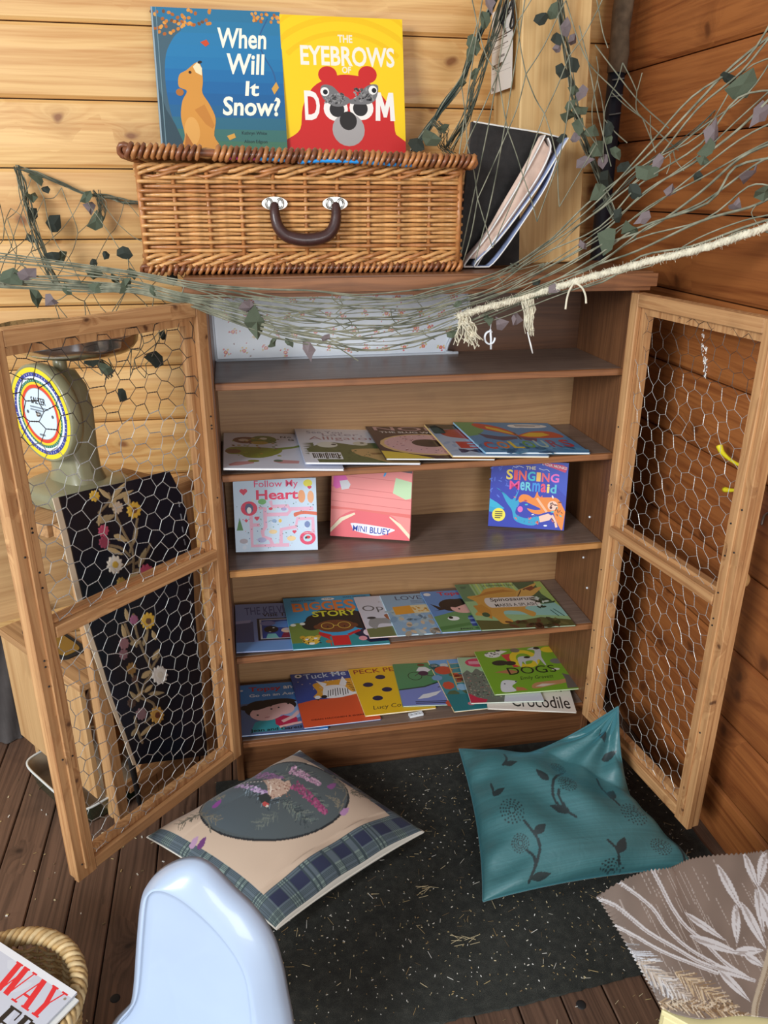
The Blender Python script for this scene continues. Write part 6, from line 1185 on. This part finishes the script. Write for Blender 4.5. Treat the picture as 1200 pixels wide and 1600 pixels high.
C3 = np.array(CP); dirs = np.array(fw)+np.array(RT)*((PX-600)/FPX)[..., None]-np.array(UPV)*((PY-800)/FPX)[..., None]
sp0 = np.array(aZ(1036, 1582, .30)); sn = np.array((-.04, -.20, 1.0)); sn /= np.linalg.norm(sn)
tt = ((sp0-C3) @ sn)/(dirs @ sn); PWs = C3+dirs*tt[..., None]
PWs = PWs+sn*(.008*np.sin(U*6+.6)*(1-V)+.006*(vnoise(U*3, V*3, 3)-.5))[..., None]
def sheet_mat():
    t = NT('glossy_sheet'); a = t.n('ShaderNodeAttribute', attribute_name='Col'); t.l(a.outputs['Color'], t.b.inputs['Base Color']); t.b.inputs['Roughness'].default_value = .32; t.b.inputs['Coat Weight'].default_value = .5; t.b.inputs['Coat Roughness'].default_value = .2; return t.m
sh_ = np_grid_obj('printed_sheet', PWs, k.C, sheet_mat()); sh_.modifiers.new('thick', 'SOLIDIFY').thickness = .002
tag(sh_, 'glossy grey-brown zigzag-edged sheet printed with pale leaves in the lower right corner', 'sheet')
# low stand carrying it: pale wooden box with a blue patterned cloth edge
b0 = aZ(1034, 1584, .285)
bxr = empty('wooden_crate', 'pale yellow wooden crate under the zigzag-edged sheet, mostly out of frame', 'crate', (b0.x+.2, b0.y-.02, 0))
ybx = simple('pale_yellow', (226, 214, 160), .6)
ex = Vector((.70, -.71, 0)).normalized(); ey = Vector((.71, .70, 0)).normalized(); o0 = Vector((b0.x+.004, b0.y, 0))
for (a, b, nrm, nm) in ((o0, o0+ex*.33, -ey, 'crate_side'), (o0+ey*.26, o0+ex*.33+ey*.26, ey, 'crate_side'), (o0+ey*.01, o0+ey*.25, -ex, 'crate_end'), (o0+ex*.33+ey*.01, o0+ex*.33+ey*.25, ex, 'crate_end')):
    board(nm, ybx, a+up*.143, b+up*.143, .283, .012, nrm, bxr)
board('crate_top', ybx, o0+ey*.13-ex*.004+up*.289, o0+ey*.13+ex*.334+up*.289, .27, .010, up, bxr)
# ---------------------------------------------------------------- camouflage net
g = random.Random(21)
nt = empty('camouflage_net', 'grey-green scrim net with cloth leaves draped across the bookcase top', 'net', (.5, -.05, 1.25))
tw = NT('net_twine'); 
nz = tw.n('ShaderNodeTexNoise', {'Vector': tw.n('ShaderNodeTexCoord').outputs['Object'], 'Scale': 35.0, 'Detail': 3}); tw.l(tw.ramp(nz.outputs[0], [(.3, lin((88, 92, 76))), (.7, lin((152, 150, 128)))]), tw.b.inputs['Base Color']); tw.b.inputs['Roughness'].default_value = .85
twd = simple('dark_twine', (84, 88, 74), .9, noise=.3); grt = simple('green_twine', (54, 66, 60), .9, noise=.3)
NB = MB()
KX = [-30, 60, 130, 210, 290, 350, 430, 500, 565, 640, 700, 770, 850, 930, 1010, 1090, 1160, 1215]
TOPY = [392, 402, 412, 424, 440, 446, 452, 456, 458, 456, 446, 424, 380, 312, 232, 150, 80, 20]
BOTY = [448, 452, 456, 458, 476, 500, 528, 542, 550, 542, 524, 500, 470, 444, 420, 398, 374, 358]
def netp(px, py):
    """world point of the sagging net at a picture column: left of the case it hangs behind the door, then in front of the case, then runs to the right wall"""
    if px <= 850:
        xs = [-30, 100, 200, 290, 430, 560, 720, 850]; ys = [.13, .10, .02, -.045, -.075, -.085, -.075, -.065]
        return aY(px, py, float(np.interp(px, xs, ys)))
    t = (px-850)/(1215-850); a = aY(px, py, -.065); b = aX(px, py, XR-.045); da = (a-CP).length; db = (b-CP).length
    # straight run between the two supports: interpolate inverse depth
    A0 = (aY(850, 430, -.065)-CP).dot(fw); B0 = (aX(1215, 190, XR-.045)-CP).dot(fw); dep = 1/((1-t)/A0+t/B0); d = ray(px, py); return CP+d*dep
NSn = 18
nodes = []
for c, x in enumerate(KX):
    col = []
    for i in range(NSn):
        s = i/(NSn-1); m = s+g.gauss(0, .028)
        if c < 5: m = .35+.65*s**.8 if s > .25 else s*1.2
        col.append(TOPY[c]+(BOTY[c]-TOPY[c])*min(1.03, max(-.03, m)))
    # neighbouring strands knot together at alternate columns
    off = c % 2
    for i in range(off, NSn-1, 2):
        if g.random() < (.6 if c < 12 else .3): mm = (col[i]+col[i+1])/2; col[i] = col[i+1] = mm
    nodes.append(col)
for i in range(NSn):
    pts = []
    for c, x in enumerate(KX):
        xx = x+g.uniform(-14, 14); pts.append(netp(xx, nodes[c][i])+Vector((0, g.uniform(-.006, .006), 0)))
    fine = smooth_path(pts, 4)
    r0 = g.choice([.0010, .0012, .0014, .0017]); NB.tube(fine, [r0*(1 if p.x < .75 else min(1.5, 1+(p.x-.75)*2)) for p in fine], 4, cap=False)
for j in range(40):                                   # short cross cords and loose loops
    c = g.randrange(0, len(KX)-1); i = g.randrange(0, NSn-2); k2 = min(NSn-1, i+g.randrange(1, 5)); x = g.uniform(KX[c], KX[c+1]); t = (x-KX[c])/(KX[c+1]-KX[c])
    y0 = nodes[c][i]*(1-t)+nodes[c+1][i]*t; y1 = nodes[c][k2]*(1-t)+nodes[c+1][k2]*t
    NB.tube(smooth_path([netp(x, y0), netp(x+g.uniform(-14, 14), (y0+y1)/2), netp(x+g.uniform(-8, 18), y1)], 3), .0010, 4, cap=False)
for j in range(9):                                    # cords that cross the lie of the net
    a_, b_ = g.choice([(0, 1), (1, 0), (.2, .9), (.9, .2), (.5, 1), (1, .4)]); c0 = g.randrange(1, 8); c1 = g.randrange(c0+4, min(len(KX), c0+9)); P = []
    for c in range(c0, c1+1): s = a_+(b_-a_)*(c-c0)/(c1-c0)+g.gauss(0, .06); P.append(netp(KX[c]+g.uniform(-8, 8), TOPY[c]+(BOTY[c]-TOPY[c])*s))
    NB.tube(smooth_path(P, 4), .0012, 4, cap=False)
# fine extra threads in the gathered front part
for j in range(4):
    s = g.random(); pts = [netp(x, TOPY[c]+(BOTY[c]-TOPY[c])*min(1, max(.0, s+g.gauss(0, .12)))) for c, x in enumerate(KX) if 3 <= c <= 12]; NB.tube(smooth_path(pts, 3), .0008, 4, cap=False)
def diamond(TL, TR, BR, BL, nu, nv, yf, B, r_, jit=5, sag=0, mi=0, drop=.1):
    """a loose diamond net between four picture corners"""
    P = {}
    for j in range(nv+1):
        for i in range(nu+1):
            u = (i+(.5 if j % 2 else 0))/nu; v = j/nv
            if u > 1.01: continue
            x = (TL[0]*(1-u)+TR[0]*u)*(1-v)+(BL[0]*(1-u)+BR[0]*u)*v+g.gauss(0, jit); y = (TL[1]*(1-u)+TR[1]*u)*(1-v)+(BL[1]*(1-u)+BR[1]*u)*v+g.gauss(0, jit)+sag*math.sin(pi*u)
            P[i, j] = aY(x, y, yf(u, v))
    for (i, j), p in P.items():
        for di in ((0, -1) if j % 2 == 0 else (0, 1)):
            q = P.get((i+di, j+1))
            if q and g.random() > drop:
                m = (p+q)/2+Vector((g.gauss(0, .003), g.gauss(0, .002), -abs(g.gauss(0, .005)))); B.tube(smooth_path([p, m, q], 3), r_, 4, cap=False, mi=mi)
    return P
DB = MB()
diamond((26, 266), (226, 330), (290, 445), (-20, 430), 6, 4, lambda u, v: .475-.36*v**1.5-.05*u*v, DB, .0010, 7)
diamond((70, 455), (280, 462), (240, 590), (120, 575), 6, 5, lambda u, v: .16+.14*v, DB, .0010, 9, drop=.15)
diamond((-30, 330), (40, 300), (60, 430), (-40, 430), 3, 3, lambda u, v: .44-.3*v, DB, .0010, 7)
diamond((735, -60), (980, -60), (905, 300), (690, 430), 4, 5, lambda u, v: .11-.05*v, DB, .0012, 7, drop=.08)
diamond((905, 60), (1010, 110), (1040, 215), (930, 260), 3, 3, lambda u, v: .14-.05*v, DB, .0011, 8, drop=.2)
# long hanging cords
for pts in ([(760, -40), (735, 120), (705, 330), (690, 440)], [(800, -40), (770, 160), (735, 330), (715, 420)], [(826, -40), (800, 130), (770, 300), (742, 410)], [(884, 0), (915, 90), (960, 140), (1010, 190), (1060, 235)], [(930, 70), (960, 110), (1000, 160), (1045, 200)], [(905, 40), (922, 110), (935, 180), (955, 260)]):
    DB.tube(smooth_path([aY(x, y, .105-.0001*max(0, y)) for x, y in pts], 5), .0013, 4, cap=False)
def bunch(pts, yf, n_, spread, B, r0=.0010, r1=.0015, mi=1):
    for k_ in range(n_):
        ph = g.uniform(0, 6); P = []
        for i, (x, y) in enumerate(pts): P.append(aY(x+spread*math.sin(ph+i*1.3)*g.uniform(.4, 1), y+g.uniform(-4, 4), yf(i/(len(pts)-1))+g.uniform(-.01, .01)))
        B.tube(smooth_path(P, 4), g.uniform(r0, r1), 4, cap=False, mi=mi if g.random() < .75 else 0)
bunch([(790, -40), (760, 30), (738, 80), (722, 125), (695, 165), (670, 200), (645, 235)], lambda t: .30+.08*t, 13, 5, DB, .0012, .0024, 2)
bunch([(800, -40), (780, 30), (760, 90), (742, 140), (728, 185), (700, 232)], lambda t: .29, 12, 9, DB)
bunch([(870, -40), (878, 30), (888, 95), (897, 150), (905, 200), (925, 250), (945, 300), (962, 340)], lambda t: .17-.03*t, 14, 7, DB)
bunch([(26, 262), (60, 272), (100, 288), (135, 302), (165, 306), (192, 314), (222, 318)], lambda t: .472, 8, 3, DB, mi=1)
bunch([(26, 262), (34, 285), (42, 315), (50, 345), (62, 385), (78, 425), (92, 450)], lambda t: .472-.16*t*t, 14, 7, DB, mi=1)
bunch([(150, 300), (160, 315), (160, 335), (152, 352)], lambda t: .465, 16, 9, DB, .0006, .0011)
bunch([(120, 540), (150, 560), (165, 575), (170, 590)], lambda t: .28, 12, 9, DB)
bunch([(680, 190), (695, 205), (690, 225), (702, 240)], lambda t: .30, 14, 12, DB, .0006, .0011)
bunch([(930, 330), (980, 290), (1020, 250), (1070, 215), (1130, 165), (1215, 110)], lambda t: .05, 3, 8, DB, mi=1)
sm = MB(); sm.v, sm.f, sm.m, sm.c = NB.v, NB.f, NB.m, NB.c
o = sm.build('net_cords', [tw.m], nt); tag(o, kind='stuff')
o = DB.build('loose_netting', [tw.m, twd, grt], nt); tag(o, kind='stuff')
# cloth leaves: a few cut shapes, each leaf its own part
def leaf_mesh(seed, m_):
    q = random.Random(seed); n_ = q.choice([6, 7, 8]); B = MB(); r_ = [q.uniform(.42, 1.08) for _ in range(n_)]
    v = [(math.cos(2*pi*i/n_)*r_[i], math.sin(2*pi*i/n_)*r_[i]*.75, q.uniform(-.25, .25)) for i in range(n_)]; b = [(x*.96, y*.96, z-.06) for x, y, z in v]
    vs = [(0, 0, .16)]+v+[(0, 0, .10)]+b; fs = [(0, 1+i, 1+(i+1) % n_) for i in range(n_)]+[(n_+1, n_+2+(i+1) % n_, n_+2+i) for i in range(n_)]+[(1+i, n_+2+i, n_+2+(i+1) % n_, 1+(i+1) % n_) for i in range(n_)]
    B.add(vs, fs); return B.mesh('leaf', m_)
lg = simple('leaf_green', (80, 89, 70), .85, noise=.15, nscale=40); lm = simple('leaf_mauve', (118, 105, 106), .85, noise=.12, nscale=40); ld = simple('leaf_dark', (44, 50, 42), .85, noise=.2, nscale=40)
LM = {k_: [leaf_mesh(i*3+j, m_) for i in range(4)] for j, (k_, m_) in enumerate((('g', lg), ('m', lm), ('d', ld)))}
def leaf(px, py, sz, k_, P=None):
    P = P or netp(px, py); sc_ = 1.18*sz*(P-CP).length/FPX
    to = (CP-P).normalized(); z = (to+Vector((g.uniform(-.55, .55), g.uniform(-.3, .3), g.uniform(-.5, .5)))).normalized(); x = Vector((g.uniform(-1, 1), g.uniform(-.3, .3), g.uniform(-1, 1)))
    link_mesh('leaf', g.choice(LM[k_]), frame(P+to*.004, x.normalized() if abs(x.normalized().dot(z)) < .98 else (1, 0, 0), z=z) @ Matrix.Scale(sc_, 4), nt)
wl = lambda x, y: aY(x, y, .462)
for (x, y, s, k_) in ((57, 278, 13, 'g'), (50, 308, 15, 'g'), (52, 336, 12, 'd'), (85, 352, 18, 'd'), (135, 308, 11, 'g'), (141, 325, 12, 'm'), (150, 345, 15, 'g'), (50, 374, 9, 'd'), (95, 402, 12, 'g'), (70, 295, 9, 'd')): leaf(x, y, s, k_, wl(x, y))
for (x, y, s, k_) in ((165, 397, 9, 'd'), (195, 395, 12, 'd'), (146, 412, 7, 'd'), (206, 427, 10, 'g'), (180, 435, 9, 'g'), (147, 426, 12, 'g'), (270, 436, 11, 'd'), (85, 400, 12, 'd')): leaf(x, y, s, k_, aY(x, y, .22))
for (x, y, s, k_) in ((45, 430, 16, 'm'), (18, 434, 18, 'g'), (55, 466, 14, 'g'), (80, 470, 13, 'm'), (150, 450, 12, 'g'), (195, 447, 14, 'g'), (105, 452, 10, 'g'), (240, 455, 9, 'g'), (400, 502, 24, 'g'), (390, 480, 14, 'm'), (425, 536, 9, 'g'), (452, 536, 9, 'g'), (482, 550, 15, 'm'), (510, 528, 9, 'm'), (715, 475, 8, 'g'), (706, 522, 10, 'g'), (782, 505, 15, 'm'), (805, 498, 14, 'm'), (762, 500, 11, 'g'), (868, 452, 12, 'm'), (840, 440, 9, 'd'), (950, 375, 21, 'g'), (912, 382, 12, 'm'), (985, 358, 17, 'g'), (1003, 342, 12, 'm'), (935, 300, 15, 'g'), (1012, 268, 19, 'g'), (1030, 252, 12, 'm'), (1047, 300, 13, 'm'), (1115, 205, 17, 'm'), (1105, 232, 14, 'g'), (1160, 132, 22, 'g'), (1135, 120, 13, 'd'), (1098, 250, 10, 'g'), (1185, 180, 16, 'm'), (1172, 272, 20, 'm'), (1192, 300, 17, 'g'), (1150, 320, 13, 'm'), (1090, 275, 11, 'd'), (990, 300, 13, 'd'), (965, 340, 12, 'd')): leaf(x, y, s, k_)
for (x, y, s, k_) in ((215, 500, 10, 'd'), (240, 561, 15, 'd'), (255, 526, 9, 'd'), (140, 556, 16, 'd'), (165, 575, 14, 'g'), (190, 614, 12, 'd'), (178, 545, 10, 'd'), (178, 520, 9, 'd')): leaf(x, y, s, k_, aY(x, y, .26))
for (x, y, s, k_) in ((863, 18, 12, 'g'), (886, 42, 13, 'm'), (868, 60, 12, 'd'), (896, 62, 11, 'm'), (872, 76, 9, 'm'), (880, 112, 11, 'd'), (897, 140, 10, 'g'), (892, 165, 10, 'g'), (907, 145, 12, 'm'), (886, 180, 13, 'g'), (906, 172, 13, 'g'), (905, 197, 13, 'g'), (925, 207, 13, 'g'), (899, 217, 10, 'm'), (932, 232, 16, 'g'), (952, 216, 10, 'g'), (940, 252, 12, 'm'), (915, 252, 12, 'm'), (962, 240, 11, 'g'), (880, 215, 11, 'd'), (950, 200, 10, 'd'), (845, 30, 10, 'd'), (895, 100, 10, 'd'), (972, 262, 12, 'd'), (948, 280, 13, 'd')): leaf(x, y, s, k_, aY(x, y, .125-.0001*y))
for (x, y, s, k_) in ((765, 8, 11, 'm'), (756, 32, 13, 'g'), (740, 70, 15, 'g'), (735, 84, 11, 'g'), (742, 115, 9, 'g'), (722, 130, 8, 'g'), (692, 200, 10, 'g'), (674, 216, 16, 'g'), (652, 225, 13, 'd')): leaf(x, y, s, k_, aY(x, y, .265))
# ---------------------------------------------------------------- pale jute rope
rp = empty('jute_rope', 'thick pale twisted rope running from the net to the right wall', 'rope', netp(980, 425))
jt = simple('jute', (214, 206, 182), .9, noise=.2, nscale=80, bump=.4)
ctl = smooth_path([netp(x, y)-fw*.006 for x, y in ((716, 496), (745, 486), (790, 474), (840, 459), (900, 441), (960, 424), (1020, 408), (1080, 394), (1140, 376), (1215, 350))], 14)
def helix(ctl, R_, r_, n_, turns, name, parent, fuzz=0):
    L = len(ctl)
    for s in range(n_):
        P = []
        for i, c in enumerate(ctl):
            t = (ctl[min(i+1, L-1)]-ctl[max(i-1, 0)]).normalized(); u = t.cross(Vector((0, 0, 1))).normalized(); w = u.cross(t); a = 2*pi*(turns*i/L+s/n_); P.append(c+(u*math.cos(a)+w*math.sin(a))*R_)
        MB().tube(P, r_, 6).build(name, jt, parent, True)
    if fuzz:
        B = MB()
        for k_ in range(fuzz):
            i = g.randrange(L-1); c = ctl[i].lerp(ctl[i+1], g.random()); d = Vector((g.gauss(0, 1), g.gauss(0, 1), g.gauss(0, 1))).normalized(); B.tube([c+d*R_, c+d*(R_+r_+g.uniform(.001, .005))+Vector((g.uniform(-.002, .002), 0, g.uniform(-.002, .002)))], .00035, 3, cap=False)
        tag(B.build('rope_fibres', jt, parent), kind='stuff')
helix(ctl, .0042, .0045, 3, 36, 'rope_strand', rp, 900)
B = MB()
for k_ in range(46):                                   # frayed end and fluffy tail
    x0, y0 = 724+g.uniform(-6, 8), 498+g.uniform(-4, 4); P = [netp(x0, y0)-fw*.008]
    for j in range(5): x0 += g.uniform(-5, 9); y0 += g.uniform(2, 12); P.append(netp(x0, y0)-fw*(.008+g.uniform(-.008, .01)))
    B.tube(smooth_path(P, 3), g.uniform(.0009, .0017), 4, cap=False)
for k_ in range(60):
    x0, y0 = 822+g.uniform(-9, 11), 470+g.uniform(-4, 6); P = [netp(x0, y0)-fw*.008]; tx = 828+g.uniform(-3, 3)
    for j in range(4): x0 += (tx-x0)*.35+g.uniform(-4, 4); y0 += g.uniform(6, 16); P.append(netp(x0, y0)-fw*(.008+g.uniform(-.004, .006)))
    B.tube(smooth_path(P, 2), g.uniform(.0007, .0013), 4, cap=False)
tag(B.build('frayed_end', jt, rp), kind='stuff')
MB().tube([netp(823, 520)-fw*.008, netp(828, 540)-fw*.008, netp(831, 553)-fw*.008], [.002, .0035, .003], 6, flat=.5).build('white_tip', M['paper'], rp, True)
for pts in ([(895, 444), (888, 456), (884, 470), (882, 485)], [(898, 444), (908, 452), (913, 464), (914, 476)]): MB().tube(smooth_path([netp(x, y)-fw*.009 for x, y in pts], 4), .0022, 6).build('loose_cord', jt, rp, True)
tg = MB(); c0 = netp(765, 528)-fw*.002
rr_ = [netp(765+8*math.cos(a), 528+10*math.sin(a))-fw*.002 for a in [(-.1+1.65*i/14)*pi+.3 for i in range(15)]]
tg.tube(rr_, .0034, 6, flat=.6); tg.tube([netp(766, 515)-fw*.002, netp(767, 530)-fw*.002, netp(767, 546)-fw*.002], .0024, 6); tg.tube([netp(767, 505)-fw*.004, netp(766, 516)-fw*.002], .0008, 4)
tag(tg.build('plastic_tag', M['white_plastic'], None, True), 'small white plastic ring tag dangling from the rope in the top bay', 'tag')
lo = link_mesh('cloth_leaf', LM['d'][1], frame(aZ(684, 670, .868), (1, .2, 0), z=(-.1, -.5, .85)) @ Matrix.Scale(.026, 4))
tag(lo, 'dark green cloth leaf dropped on the second shelf behind the doughnut book', 'leaf')
